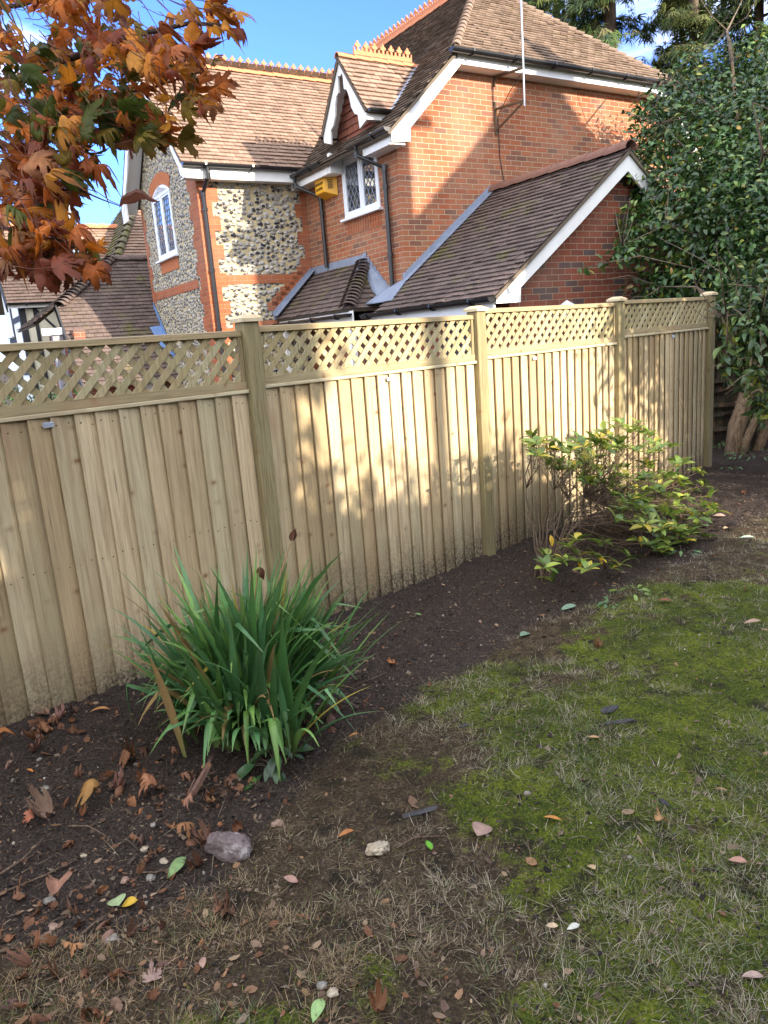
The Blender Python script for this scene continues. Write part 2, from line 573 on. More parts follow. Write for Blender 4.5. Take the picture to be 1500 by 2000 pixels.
MT['tile_hip'] = mat_tile('weathered_brown_tile', [(0, (0.19, 0.135, 0.10)), (0.5, (0.245, 0.175, 0.13)), (0.9, (0.28, 0.205, 0.15)), (1, (0.15, 0.11, 0.085))], moss=0.03, grime=.18)
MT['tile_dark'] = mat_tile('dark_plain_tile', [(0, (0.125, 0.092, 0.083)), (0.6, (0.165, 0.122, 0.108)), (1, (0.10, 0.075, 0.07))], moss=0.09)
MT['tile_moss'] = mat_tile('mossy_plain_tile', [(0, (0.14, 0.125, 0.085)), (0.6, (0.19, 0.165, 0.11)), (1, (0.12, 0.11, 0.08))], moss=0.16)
MT['tile_hung'] = mat_tile('red_hung_tile', [(0, (0.30, 0.10, 0.06)), (0.5, (0.24, 0.085, 0.055)), (1, (0.17, 0.07, 0.055))])
MT['terracotta'] = mat_plain('terracotta', (0.50, 0.20, 0.10), 0.85, 0.2, var=0.25, scale=9, bump=0.3)
MT['under'] = mat_plain('verge_mortar', (0.13, 0.105, 0.08), 0.95, 0.1)
MT['render'] = mat_plain('cream_render', (0.72, 0.67, 0.52), 0.9, 0.2, var=0.08, scale=3, bump=0.3)
MT['timber'] = mat_plain('dark_stained_timber', (0.035, 0.035, 0.04), 0.7, 0.3, var=0.3)
MT['steel'] = mat_plain('steel_flue', (0.55, 0.56, 0.58), 0.35, 0.5, 0.9, var=0.1)
MT['galv'] = mat_plain('galvanised_tube', (0.42, 0.43, 0.44), 0.4, 0.5, 0.7, var=0.15)
MT['rust'] = mat_plain('rusty_bracket', (0.12, 0.075, 0.045), 0.8, 0.3, 0.2, var=0.4)
MT['yellow'] = mat_plain('yellow_plastic', (0.72, 0.36, 0.02), 0.4, 0.4, var=0.08)
MT['ink'] = mat_plain('black_print', (0.015, 0.015, 0.015), 0.6, 0.2, var=0.1)
MT['cable'] = mat_plain('black_cable', (0.012, 0.011, 0.011), 0.6, 0.3)
MT['plate'] = mat_plain('pressed_aluminium', (0.42, 0.48, 0.60), 0.42, 0.5, 0.55, var=0.15, scale=60)
MT['platehi'] = mat_plain('raised_aluminium', (0.75, 0.79, 0.86), 0.4, 0.5, 0.4, var=0.1)
MT['board'] = mat_wood('featheredge_board', (0.63, 0.535, 0.365), (0.43, 0.345, 0.21), (0.33, 0.23, 0.13))
MT['trellis'] = mat_wood('trellis_lath', (0.46, 0.405, 0.255), (0.35, 0.31, 0.175), (0.25, 0.195, 0.10), dirt=False)
MT['rail'] = mat_wood('fence_rail', (0.40, 0.335, 0.205), (0.31, 0.255, 0.15), (0.19, 0.14, 0.08), dirt=False, horiz=True)
MT['strip'] = mat_wood('pale_strip', (0.62, 0.54, 0.37), (0.56, 0.48, 0.33), (0.45, 0.35, 0.21), dirt=False, horiz=True)
MT['post'] = mat_wood('fence_post', (0.33, 0.27, 0.155), (0.28, 0.23, 0.125), (0.10, 0.072, 0.036), grain=2.6, dirt=False)
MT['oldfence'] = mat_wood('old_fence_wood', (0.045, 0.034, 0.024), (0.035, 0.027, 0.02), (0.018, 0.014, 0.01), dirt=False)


def mat_glass(name):
    t = T(name)
    o = t.obj()
    n = t.noise(o, 1.3, 2)
    t.done((0.016, 0.020, 0.022), 0.03, t.bump(n, 0.06, 0.02), 0.9)
    t.bsdf.inputs['Coat Weight'].default_value = 1.0
    t.bsdf.inputs['Coat Roughness'].default_value = 0.02
    t.bsdf.inputs['Coat IOR'].default_value = 2.2
    return t.m


MT['glass'] = mat_glass('window_glass')

# ------------------------------------------------------------------ value noise for the terrain
_perm = RNG.random((257, 257))


def vnoise(x, y):
    x = np.asarray(x, float); y = np.asarray(y, float)
    xi = np.floor(x).astype(int); yi = np.floor(y).astype(int)
    fx = x - xi; fy = y - yi
    fx = fx * fx * (3 - 2 * fx); fy = fy * fy * (3 - 2 * fy)
    a = _perm[xi % 256, yi % 256]; b = _perm[(xi + 1) % 256, yi % 256]
    c = _perm[xi % 256, (yi + 1) % 256]; d = _perm[(xi + 1) % 256, (yi + 1) % 256]
    return (a * (1 - fx) + b * fx) * (1 - fy) + (c * (1 - fx) + d * fx) * fy


def fbm(x, y, s, o=4, g=0.5):
    r = 0; a = 1; t = 0
    for i in range(o):
        r = r + a * vnoise(np.asarray(x) * s + 17.3 * i, np.asarray(y) * s + 9.1 * i)
        t += a; a *= g; s *= 2.03
    return r / t


def smooth(e0, e1, x):
    k = np.clip((x - e0) / (e1 - e0), 0, 1)
    return k * k * (3 - 2 * k)


def fence_tn(x, y):
    return x * ED[0] + y * ED[1], x * EN[0] + y * EN[1]


def bed_mask(x, y):
    """1 on bare soil, 0 on the lawn."""
    t, n = fence_tn(x, y)
    edge = 2.36 + 0.22 * (fbm(x, y, 1.7, 3) - 0.5) + 0.12 * (fbm(x, y, 7, 3) - 0.5)
    edge = edge + 0.13 * np.exp(-((t - 2.9) / 0.8) ** 2) + .05 * smooth(3.2, 4.0, t) - 0.36 * smooth(1.9, 0.8, t) + .28 * smooth(.9, .2, t) + 0.12 * smooth(5.5, 9, t)
    return smooth(-0.16, 0.16, n - edge) * smooth(16, 12, np.hypot(x, y))


def ground_z(x, y):
    t, n = fence_tn(x, y)
    near = smooth(14, 10, np.hypot(x, y))
    b = bed_mask(x, y)
    z = 0.075 * smooth(5.0, 8.4, t) * near
    z = z + near * (0.05 * (fbm(x, y, 1.3, 3) - 0.5) + 0.03 * (fbm(x, y, 5.5, 3) - 0.5))
    z = z + near * (1 - b) * (0.020 * (fbm(x, y, 16, 3) - 0.5) + 0.018)
    z = z + near * b * (0.050 * (fbm(x, y, 13, 5, 0.68) - 0.5) + 0.016 * smooth(.55, .8, fbm(x, y, 30, 2)) - 0.008)
    # spoil against the fence on the left, a hollow round the shrub
    z = z + near * 0.05 * smooth(3.2, 3.75, n) * smooth(2.6, 1.6, t)
    return z


def gz(x, y):
    return float(ground_z(np.array([x]), np.array([y]))[0])


def ground_at(px, py):
    p = at_z(px, py, 0.02)
    return np.array([p[0], p[1], gz(p[0], p[1])])

# ------------------------------------------------------------------ roofs
def tiles(name, mat, parent, O, e, s, le, ls, clips=(), gauge=0.1, width=0.165, lift=0.030, under=True):
    """plain tiles over the slope that starts at O (eave end), e along the eave, s up the slope; clips: (point, normal pointing out of the kept side)."""
    O, e, s = np.array(O, float), np.array(e, float), np.array(s, float)
    e /= np.linalg.norm(e); s /= np.linalg.norm(s)
    n = np.cross(e, s)
    if n[2] < -1e-6: n = -n
    if abs(n[2]) < 1e-6 and n @ np.array([-1, -0.3, 0]) < 0: n = -n
    rows = int(math.ceil(ls / gauge)); cols = int(math.ceil(le / width)) + 1
    V, F = [], []
    for k in range(rows):
        off = (k % 2) * width / 2
        for j in range(cols):
            a0 = j * width - off + 0.003; a1 = (j + 1) * width - off - 0.003
            b0 = k * gauge + RNG.uniform(-0.003, 0.003); b1 = (k + 1) * gauge + 0.012
            l0 = lift + RNG.normal(0, 0.0032); l1 = 0.006
            tl = RNG.normal(0, 0.0018)
            pts = [(a0, b0, l0 + tl), (a1, b0, l0 - tl), (a1, b1, l1), (a0, b1, l1), (a0, b0, l0 - 0.016), (a1, b0, l0 - 0.016)]
            b = len(V)
            V.extend([tuple(O + e * p[0] + s * p[1] + n * p[2]) for p in pts])
            F.extend([(b, b + 1, b + 2, b + 3), (b, b + 4, b + 5, b + 1), (b, b + 3, b + 4), (b + 1, b + 5, b + 2)])
    bm = bmesh.new()
    me = bpy.data.meshes.new(name)
    me.from_pydata(V, [], F)
    bm.from_mesh(me)
    nt = len(bm.faces)
    if under:
        q = [O - n * 0.004, O + e * le - n * 0.004, O + e * le + s * ls - n * 0.004, O + s * ls - n * 0.004]
        q2 = [p - n * 0.04 for p in q]
        vs = [bm.verts.new(p) for p in q + q2]
        for f in ((0, 1, 2, 3), (7, 6, 5, 4), (0, 4, 5, 1), (1, 5, 6, 2), (2, 6, 7, 3), (3, 7, 4, 0)):
            ff = bm.faces.new([vs[i] for i in f]); ff.material_index = 1
    for p, no in list(clips) + [(O, -e), (O + e * le, e)]:
        bmesh.ops.bisect_plane(bm, geom=list(bm.verts) + list(bm.edges) + list(bm.faces), plane_co=Vector(p), plane_no=Vector(no), clear_outer=True)
    bm.to_mesh(me); bm.free()
    return link(name, me, [mat, MT['under']], parent)


def halfround(name, mat, parent, p0, p1, r=0.11, step=0.30, cone=0.0, up=(0, 0, 1), flat=1.0):
    """ridge or bonnet tiles in a row from p0 to p1."""
    p0, p1 = np.array(p0, float), np.array(p1, float)
    L = np.linalg.norm(p1 - p0); d = (p1 - p0) / L
    up = np.array(up, float); sd_ = np.cross(d, up); sd_ /= np.linalg.norm(sd_); u2 = np.cross(sd_, d)
    k = max(1, int(round(L / step))); st = L / k
    mb = MB()
    for i in range(k):
        a = p0 + d * (i * st); b = p0 + d * ((i + 1) * st + 0.02)
        ra = r * (1 + cone) + RNG.normal(0, 0.002); rb = r * (1 - cone)
        la = 0.012 + cone * 0.16; lb = 0.0 - cone * 0.05
        vs = []
        for c, rr, ll in ((a, ra, la), (b, rb, lb)):
            for thick in (0, 0.014):
                for j in range(9):
                    th = math.pi * j / 8
                    q = rr - thick
                    vs.append(c + sd_ * (q * math.cos(th)) + u2 * (q * math.sin(th) * flat + ll - 0.03))
        fs = []
        for j in range(8):
            fs.append((j, j + 1, 18 + j + 1, 18 + j)); fs.append((9 + j + 1, 9 + j, 27 + j, 27 + j + 1))
            fs.append((j + 1, j, 9 + j, 9 + j + 1)); fs.append((18 + j, 18 + j + 1, 27 + j + 1, 27 + j))
        fs += [(0, 18, 27, 9), (8, 17, 35, 26)]
        mb.add(vs, fs)
    return mb.build(name, mat, parent, smooth=False)


def crest(name, mat, parent, p0, p1, pitch=0.155, h=0.17, t=0.03):
    """pierced ridge crest: trefoil finials joined by half hoops over a ridge tile."""
    p0, p1 = np.array(p0, float), np.array(p1, float)
    L = np.linalg.norm(p1 - p0); d = (p1 - p0) / L
    sd_ = np.cross(d, (0, 0, 1)); sd_ /= np.linalg.norm(sd_)
    mb = MB()
    k = int(L / pitch)
    P = lambda i, a, z: p0 + d * ((i + 0.5 + a) * pitch) + np.array([0, 0, z]) - sd_ * t / 2
    w = lambda pts, i: mb.prism([P(i, a, z) for a, z in pts], sd_ * t)
    for i in range(k):
        w([(-0.5, 0.06), (-0.5, 0), (0.5, 0), (0.5, 0.06)], i)                                  # web
        w([(-0.13, 0.058), (0.13, 0.058), (0.10, h * 0.62), (-0.10, h * 0.62)], i)             # stem
        w([(-0.13, h * .60), (-0.28, h * .66), (-0.33, h * .76), (-0.24, h * .86), (-0.13, h * .83), (-0.14, h * .93), (0, h * 1.08),
           (0.14, h * .93), (0.13, h * .83), (0.24, h * .86), (0.33, h * .76), (0.28, h * .66), (0.13, h * .60)], i)   # trefoil
        for s_ in (-1, 1):                                                                       # half hoop to the neighbour
            w([(s_ * 0.13, 0.062), (s_ * 0.5, 0.062), (s_ * 0.5, h * .54), (s_ * 0.43, h * .60), (s_ * 0.40, h * .46), (s_ * 0.30, h * .43), (s_ * 0.22, h * .50), (s_ * 0.13, h * .52)][:0] or
              [(s_ * 0.5, 0.058), (s_ * 0.5, h * .60), (s_ * 0.43, h * .64), (s_ * 0.39, h * .42), (s_ * 0.28, 0.075), (s_ * 0.13, 0.07), (s_ * 0.13, 0.058)], i)
    return mb.build(name, mat, parent)


def gutter(name, parent, pts, r=0.055, brackets=()):
    """half-round eaves gutter with brackets and closed ends."""
    p0, p1 = np.array(pts[0], float), np.array(pts[1], float)
    d = (p1 - p0) / np.linalg.norm(p1 - p0); sd_ = np.cross(d, (0, 0, 1)); sd_ /= np.linalg.norm(sd_)
    mb = MB()
    vs = []
    for c in (p0, p1):
        for q in (r, r - 0.008):
            for j in range(9):
                th = math.pi + math.pi * j / 8
                vs.append(c + sd_ * (q * math.cos(th)) + np.array([0, 0, q * math.sin(th)]))
    fs = []
    for j in range(8):
        fs += [(j, j + 1, 18 + j + 1, 18 + j), (9 + j + 1, 9 + j, 27 + j, 27 + j + 1)]
    fs += [(0, 18, 27, 9), (8, 17, 35, 26), tuple(range(9)), tuple(range(26, 17, -1))]
    mb.add(vs, fs)
    L = np.linalg.norm(p1 - p0)
    for k in np.arange(0.35, L - 0.1, 0.8):
        c = p0 + d * k
        mb.box(0, 0, 0, 0, 0, 0) if False else mb.prism([c + sd_ * (r + .006) * a + np.array([0, 0, b]) for a, b in ((-1, 0.01), (-1.02, -0.03), (-.6, -r - .01), (0, -r - .02), (.6, -r - .01), (1.02, -0.03), (1, .01))], d * 0.03)
    return mb.build(name, MT['black'], parent, smooth=False)


def window(parent, wall_pt, ax, out, w, h, lights, name='window', leads=True, arch=0.0, sill=True):
    """casement window in a wall: wall_pt = lower left corner seen from outside, ax = along the wall to the right, out = outward."""
    o, ax, out = np.array(wall_pt, float), np.array(ax, float), np.array(out, float)
    up = np.array([0, 0, 1.0])
    def bx(mb, a0, a1, b0, b1, d0, d1):
        p = o + ax * a0 + up * b0 + out * d0
        mb.prism([p, p + ax * (a1 - a0), p + ax * (a1 - a0) + up * (b1 - b0), p + up * (b1 - b0)], out * (d1 - d0))
    fr = MB()
    f = 0.055
    bx(fr, 0, w, 0, f, -0.03, 0.022); bx(fr, 0, w, h - f, h, -0.03, 0.022)
    bx(fr, 0, f, f, h - f, -0.03, 0.022); bx(fr, w - f, w, f, h - f, -0.03, 0.022)
    root = None
    mull = [0.0]
    acc = 0
    for q in lights[:-1]:
        acc += q
        a = acc * w
        bx(fr, a - 0.03, a + 0.03, f, h - f, -0.03, 0.026)
        mull.append(a)
    mull.append(w)
    win = fr.build(name, MT['upvc'], parent, bevel=0.004)
    for i in range(len(lights)):
        a0, a1 = mull[i] + (f if i == 0 else 0.03), mull[i + 1] - (f if i == len(lights) - 1 else 0.03)
        sash = MB()
        s_ = 0.035
        bx(sash, a0, a1, f, f + s_, -0.02, 0.012); bx(sash, a0, a1, h - f - s_, h - f, -0.02, 0.012)
        bx(sash, a0, a0 + s_, f + s_, h - f - s_, -0.02, 0.012); bx(sash, a1 - s_, a1, f + s_, h - f - s_, -0.02, 0.012)
        sash.build('sash', MT['upvc'], win)
        g = MB()
        bx(g, a0 + s_, a1 - s_, f + s_, h - f - s_, -0.02, -0.010)
        pane = g.build('pane', MT['glass'], win)
        if leads:
            ld = MB()
            x0, x1, z0, z1 = a0 + s_, a1 - s_, f + s_, h - f - s_
            st = 0.115
            for sg in (-1, 1):
                for k in range(-40, 60):
                    c = k * st
                    # line x = x0 + c + sg * (z - z0) * 0.62
                    pts = []
                    for z in (z0, z1):
                        pts.append((x0 + c + sg * (z - z0) * 0.62, z))
                    (xa, za), (xb, zb) = pts
                    def clip(lo, hi):
                        nonlocal xa, za, xb, zb
                        for _ in range(2):
                            if xa > xb: xa, za, xb, zb = xb, zb, xa, za
                        if xb < lo or xa > hi: return False
                        if xa < lo: za += (zb - za) * (lo - xa) / (xb - xa); xa = lo
                        if xb > hi: zb = za + (zb - za) * (hi - xa) / (xb - xa); xb = hi
                        return xb - xa > 0.01
                    if clip(x0, x1):
                        A = o + ax * xa + up * za - out * 0.006; B = o + ax * xb + up * zb - out * 0.006
                        ld.bar(A, B, 0.010, 0.006, up=out)
            ld.build('lead_lattice', MT['lead'], win)
    if sill:
        sl = MB()
        bx(sl, -0.06, w + 0.06, -0.045, -0.004, -0.02, 0.085)
        sl.build('sill', MT['upvc'], win, bevel=0.006)
    return win


# ------------------------------------------------------------------ THE BRICK AND FLINT HOUSE
H = empty('brick_house', HC, H_ROT)
tag(H, 'large red brick and flint house with brown tiled roofs and red ridge crests', 'house')

WB = -0.4      # walls start below the neighbour's ground
RU, RZ = 3.2, 7.65       # main ridge
SL = 0.905               # main roof slope
zroof = lambda u: 4.75 + SL * u
# -- walls
w = MB()
w.prism([(0, 0, WB), (6.4, 0, WB), (6.4, 0, 4.75), (5.5, 0, 5.52), (0.92, 0, 5.50), (0, 0, 4.72)], (0, 0.22, 0))
w.build('gable_wall', MT['brick'], H)
w = MB()
wy0, wy1, wz0, wz1 = 0.53, 1.60, 3.63, 4.50
w.box(0.0, 0.22, 0.224, 3.1, WB, wz0)
w.box(0.0, 0.22, 0.224, wy0, wz0 + .001, 4.62)
w.box(0.0, 0.22, wy1, 3.1, wz0 + .001, 4.62)
w.build('side_wall', MT['brick'], H)
w = MB()
w.box(0.03, 0.2, wy0 + .002, wy1 - .002, wz1 + .002, 4.62)
w.build('window_lintel', MT['timber'], H)
w = MB()
w.box(6.2, 6.42, 0.224, 9.0, WB, 4.72); w.box(0.4, 6.19, 8.8, 9.0, WB, 4.7)
w.build('back_wall', MT['brick'], H)
# flint wing
FY, FX, FY2 = 2.96, -1.96, 6.28
w = MB()
w.box(FX, -0.002, FY, FY + 0.25, WB, 4.62)
w.build('flint_front_wall', MT['flint'], H)
w = MB()
fwz0, fwz1, fwy0, fwy1 = 3.47, 4.58, 4.33, 5.45
w.box(FX, FX + 0.25, FY + 0.252, fwy0, WB, 4.60)
w.box(FX, FX + 0.25, fwy1, FY2, WB, 4.60)
w.box(FX, FX + 0.25, fwy0, fwy1, WB, fwz0)
w.prism([(FX, fwy0, fwz1), (FX, fwy1, fwz1), (FX, fwy1, 4.599), (FX, fwy0, 4.599)], (0.25, 0, 0))
w.prism([(FX, FY, 4.603), (FX, FY2, 4.603), (FX, 4.63, 6.55)], (0.25, 0, 0))
w.build('flint_gable_wall', MT['flint_fine'], H)
w = MB(); w.box(FX + .26, 0.4, FY2 - 0.2, FY2, WB, 4.6)
w.build('wing_back_wall', MT['brick'], H)
# quoins, toothed into the flint; proud of it
def quoin(name, corner_y_dir):
    pass
qa, qb, qc = MB(), MB(), MB()
z = WB; k = 0
while z < 4.5:
    z1 = min(z + 0.225, 4.55)
    wd = 0.225 if k % 2 else 0.34
    qa.box(FX - 0.004, FX + wd, FY - 0.008, FY - 0.001, z, z1 - .0005)
    qa.box(FX - 0.008, FX - 0.0041, FY - 0.008, FY + (0.46 if k % 2 else 0.35), z, z1 - .0005)
    wd2 = 0.225 if k % 2 else 0.115
    qb.box(-wd2, -0.0015, FY - 0.008, FY - 0.001, z, z1 - .0005)
    wd3 = 0.115 if k % 2 else 0.225
    qc.box(FX - 0.008, FX - 0.001, FY2 - wd3, FY2 + .001, z, z1 - .0005)
    z = z1; k += 1
for q_ in (qa, qb, qc):
    q_.build('quoin', MT['brick_orange'], H)
q = MB()
q.box(FX + .345, -0.23, FY - 0.011, FY - 0.001, 2.79, 2.94)
q.build('brick_band', MT['brick_orange'], H)
q = MB(); q.box(FX - 0.011, FX - 0.001, FY + .465, FY2 - .23, 2.79, 2.94); q.build('brick_band', MT['brick_orange'], H)
q = MB(); q.box(FX + .345, -0.23, FY - 0.011, FY - 0.001, 2.02, 2.17); q.build('brick_band', MT['brick_orange'], H)
# arched head and sill brick of the gable window
q = MB()
n_ = 16
ri, ro = 1.15, 1.36
pts_i = []; pts_o = []
for i in range(n_ + 1):
    a = math.radians(60.8 + 58.4 * i / n_)
    pts_i.append((4.89 + ri * math.cos(a), 3.57 + ri * math.sin(a))); pts_o.append((4.89 + ro * math.cos(a), 3.57 + ro * math.sin(a)))
for i in range(n_):
    q.prism([(FX - .014, *pts_i[i]), (FX - .014, *pts_i[i + 1]), (FX - .014, *pts_o[i + 1]), (FX - .014, *pts_o[i])], (0.012, 0, 0))
rub = mat_plain('orange_rubbed_brick', (0.40, 0.14, 0.06), 0.9, 0.2, var=0.3, scale=18, bump=0.4)
q.build('window_arch', rub, H)
q = MB()
q.prism([(FX - .013, fwy0 + .02, fwz0 - .245), (FX - .013, fwy1 - .02, fwz0 - .245), (FX - .013, fwy1 - .02, fwz0 - .05), (FX - .013, fwy0 + .02, fwz0 - .05)], (0.012, 0, 0))
q.build('window_apron', rub, H)
q = MB()
q.prism([(FX - .010, fwy0, fwz1 - .02)] + [(FX - .010, y, z_) for y, z_ in pts_i] + [(FX - .010, fwy1, fwz1 - .02)], (0.009, 0, 0))
q.build('arch_infill', MT['white'], H)
window(H, (FX, fwy1, fwz0), (0, -1, 0), (-1, 0, 0), fwy1 - fwy0, fwz1 - fwz0, (0.5, 0.5))
# soldier course under the dormer window
q = MB()
k = 0
y = wy0 + .02
while y < wy1 - .06:
    q.box(-0.008, -0.001, y, y + 0.062, wz0 - 0.26, wz0 - 0.05)
    y += 0.0745
q.build('window_apron', MT['brick_orange'], H)
window(H, (0.0, wy1, wz0), (0, -1, 0), (-1, 0, 0), wy1 - wy0, wz1 - wz0, (0.52, 0.48))

# -- main roof: left slope (faces -x), right slope, half hip
sl_n = np.array([1, 0, SL]); sl_n /= np.linalg.norm(sl_n)
eu = -0.34
left_O = lambda y0: (eu, y0, zroof(eu))
hipn = np.array([RU - 0.86, 1.9 + 0.35, RZ - 5.62])        # left hip line direction
hipL0 = np.array([0.86, -0.35, 5.62]); hipR0 = np.array([5.6, -0.35, 5.62]); apex = np.array([RU, 1.9, RZ])
hiL = apex - hipL0; hiR = apex - hipR0
nL = np.cross(hiL, (0, 0, 1)); nL = nL if nL[1] < 0 else -nL     # points to the gable side
nR = np.cross(hiR, (0, 0, 1)); nR = nR if nR[1] < 0 else -nR
L_sl = math.hypot(RU - eu, RZ - zroof(eu))
S_up = (RU - eu, 0, RZ - zroof(eu))
# valley between main slope and wing: y = FY side
vn = (0.7, 0, 0)
tiles('main_roof', MT['tile_main'], H, (eu, -0.30, zroof(eu)), (0, 1, 0), S_up, 9.3, L_sl, [(hipL0, nL), ((0, 0.36, 0), (0, 1, 0))][:1] + [((0, 0, 0), (0, -1, 0))][:0] + [((0, 9.0, 0), (0, 1, 0))])
tiles('right_roof', MT['tile_main'], H, (2 * RU - eu, -0.30, zroof(eu)), (0, 1, 0), (-(RU - eu), 0, RZ - zroof(eu)), 9.3, L_sl, [(hipR0, nR)], gauge=0.2)
Lh = math.hypot(2.25, RZ - 5.62)
tiles('half_hip_roof', MT['tile_hip'], H, (0.80, -0.38, 5.60), (1, 0, 0), (0, 2.25, RZ - 5.62), 5.2, Lh + .03, [(hipL0, -nL), (hipR0, -nR)])
halfround('hip_tiles', MT['tile_hip'], H, hipL0 + (0, 0, .0), apex, 0.07, 0.2, 0.03)
halfround('hip_tiles', MT['tile_hip'], H, hipR0, apex, 0.07, 0.16, 0.06)
halfround('ridge_tiles', MT['terracotta'], H, apex, (RU, 9.0, RZ), 0.09, 0.32)
crest('ridge_crest', MT['terracotta'], H, (RU, 2.0, RZ + .06), (RU, 8.6, RZ + .06), 0.155, 0.195)

# barge boards of the main gable and the boxed eaves
b = MB()
yb = -0.25
def barge(mb, s):
    f = lambda u: u if s > 0 else 2 * RU - u
    P = lambda u, z: (f(u), yb, z)
    mb.prism([P(-.25, 4.34), P(.07, 4.36), P(.08, 4.53), P(.25, 4.69), P(1.04, 5.45), P(.90, 5.56), P(-.25, 4.50)], (0, 0.03, 0))
barge(b, 1)
b.build('barge_board', MT['white'], H)
b = MB(); barge(b, -1); b.build('barge_board', MT['white'], H)
b = MB(); b.box(0.97, 5.43, -0.262, -0.232, 5.44, 5.60); b.build('fascia', MT['white'], H)
b = MB()
b.prism([(1.0, -.23, 5.445), (5.4, -.23, 5.445), (5.4, -.002, 5.445), (1.0, -.002, 5.445)], (0, 0, 0.02))
for s in (1, -1):
    f = lambda u: u if s > 0 else 2 * RU - u
    b.prism([(f(.26), -.22, 4.715), (f(1.03), -.22, 5.455), (f(1.03), -.003, 5.455), (f(.26), -.003, 4.715)], (0, 0, 0.02))
    b.prism([(f(-.24), -.22, 4.35), (f(.06), -.22, 4.37), (f(.06), -.003, 4.37), (f(-.24), -.003, 4.35)], (0, 0, 0.02))
b.build('soffit', MT['white'], H)
# side eaves either side of the dormer window
def eave_box(y0, y1):
    b = MB()
    b.box(-0.262, -0.235, y0, y1, 4.31, 4.52)
    b.box(-0.234, -0.003, y0, y1, 4.315, 4.335)
    return b
eave_box(-0.215, 0.50).build('fascia', MT['white'], H)
eave_box(1.63, 3.05).build('fascia', MT['white'], H)
b = MB()      # boxed ends beside the window
b.prism([(-0.27, 1.63, 4.31), (-0.003, 1.63, 4.31), (-0.003, 1.63, 4.66), (-.10, 1.63, 4.58), (-.27, 1.63, 4.44)], (0, -0.03, 0))
b.box(-0.255, -0.03, 1.53, 1.599, 4.31, 4.60)
b.build('eaves_return', MT['white'], H)
b = MB()
b.box(-0.045, -0.008, 0.50, 1.60, wz1 + .004, wz1 + .11)
b.build('window_head_board', MT['white'], H)
b = MB()
b.prism([(-0.27, 0.47, 4.31), (-0.003, 0.47, 4.31), (-0.003, 0.47, 4.66), (-.10, 0.47, 4.58), (-.27, 0.47, 4.44)], (0, 0.03, 0))
b.build('eaves_return', MT['white'], H)
gutter('gutter', H, ((-0.345, -0.30, 4.505), (-0.345, 0.78, 4.505)))
gutter('gutter', H, ((-0.345, 1.68, 4.505), (-0.345, 2.80, 4.505)))
gutter('gutter', H, ((0.78, -0.36, 5.60), (5.62, -0.36, 5.60)), 0.06)

# -- dormer gablet
DY, DZ, DW = 1.02, 5.80, 0.70
ds = 1.30
cs = 1 / math.hypot(1, ds)
d = MB()
d.prism([(-0.006, DY - .56, wz1 + .115), (-0.006, DY + .56, wz1 + .115), (-0.006, DY + .56, DZ - ds * .56 - .08), (-0.006, DY, DZ - .08), (-0.006, DY - .56, DZ - ds * .56 - .08)], (0.16, 0, 0))
d.build('dormer_wall', MT['under'], H)
tiles('hung_tiles', MT['tile_hung'], H, (-0.010, DY + .60, wz1 + .10), (0, -1, 0), (0, 0, 1), 1.2, 1.3,
      [((0, DY - .57, 0), (0, -1, 0)), ((0, DY + .57, 0), (0, 1, 0)), ((0, DY, DZ - .09), (0, ds, 1)), ((0, DY, DZ - .09), (0, -ds, 1))], gauge=0.105, under=False)
for s in (-1, 1):     # slopes: s = -1 towards us
    e_y = DY + s * DW
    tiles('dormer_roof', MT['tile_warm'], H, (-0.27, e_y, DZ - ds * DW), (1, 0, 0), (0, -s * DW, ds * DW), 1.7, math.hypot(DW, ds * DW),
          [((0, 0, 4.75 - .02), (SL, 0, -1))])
ridge_end = (DZ - 4.75) / SL
halfround('ridge_tiles', MT['terracotta'], H, (-.28, DY, DZ + .01), (ridge_end, DY, DZ + .01), 0.065, 0.3)
crest('ridge_crest', MT['terracotta'], H, (0.02, DY, DZ + .045), (ridge_end + .02, DY, DZ + .045), 0.15, 0.20)
def wavy(mb, s):
    P = lambda a, z: (-0.245, DY + s * a, z)
    top = lambda a: DZ - ds * a - .03
    # scalloped board: one convex piece per stretch
    inner = [(0.0, DZ - .26), (0.07, DZ - .24), (0.085, DZ - .46), (0.16, DZ - .49), (0.215, DZ - .60), (0.25, DZ - .75), (0.33, DZ - .86), (0.42, DZ - .90), (0.445, DZ - 1.09), (0.60, DZ - 1.04)]
    for (a0, z0), (a1, z1) in zip(inner[:-1], inner[1:]):
        if a1 - a0 < 1e-4: continue
        mb.prism([P(a0, z0), P(a1, z1), P(a1, top(a1)), P(a0, top(a0))], (0.028, 0, 0))
    mb.prism([P(.60, DZ - 1.04), P(.66, DZ - 1.02), P(.66, top(.66)), P(.60, top(.60))], (0.028, 0, 0))
d = MB(); wavy(d, -1); d.build('barge_board', MT['white'], H)
d = MB(); wavy(d, 1); d.build('barge_board', MT['white'], H)
d = MB()
for s in (-1, 1):
    d.prism([(-.215, DY + s * .02, DZ - .09), (-.215, DY + s * .66, DZ - .09 - ds * .64), (-.008, DY + s * .66, DZ - .09 - ds * .64), (-.008, DY + s * .02, DZ - .09)], (0, 0, -0.02))
d.prism([(-.215, DY - .66, DZ - 1.0), (.18, DY - .66, DZ - 1.0), (.18, DY - .66, DZ - .88), (-.215, DY - .66, DZ - .88)], (0, .03, 0))
d.box(-.215, .20, DY - .66, DY - .57, DZ - 1.02, DZ - 1.0)
d.build('dormer_soffit', MT['white'], H)
gutter('gutter', H, ((-0.26, DY - .76, DZ - .90), (0.14, DY - .76, DZ - .90)), 0.045)
gutter('gutter', H, ((-0.26, DY + .76, DZ - .90), (0.10, DY + .76, DZ - .90)), 0.045)
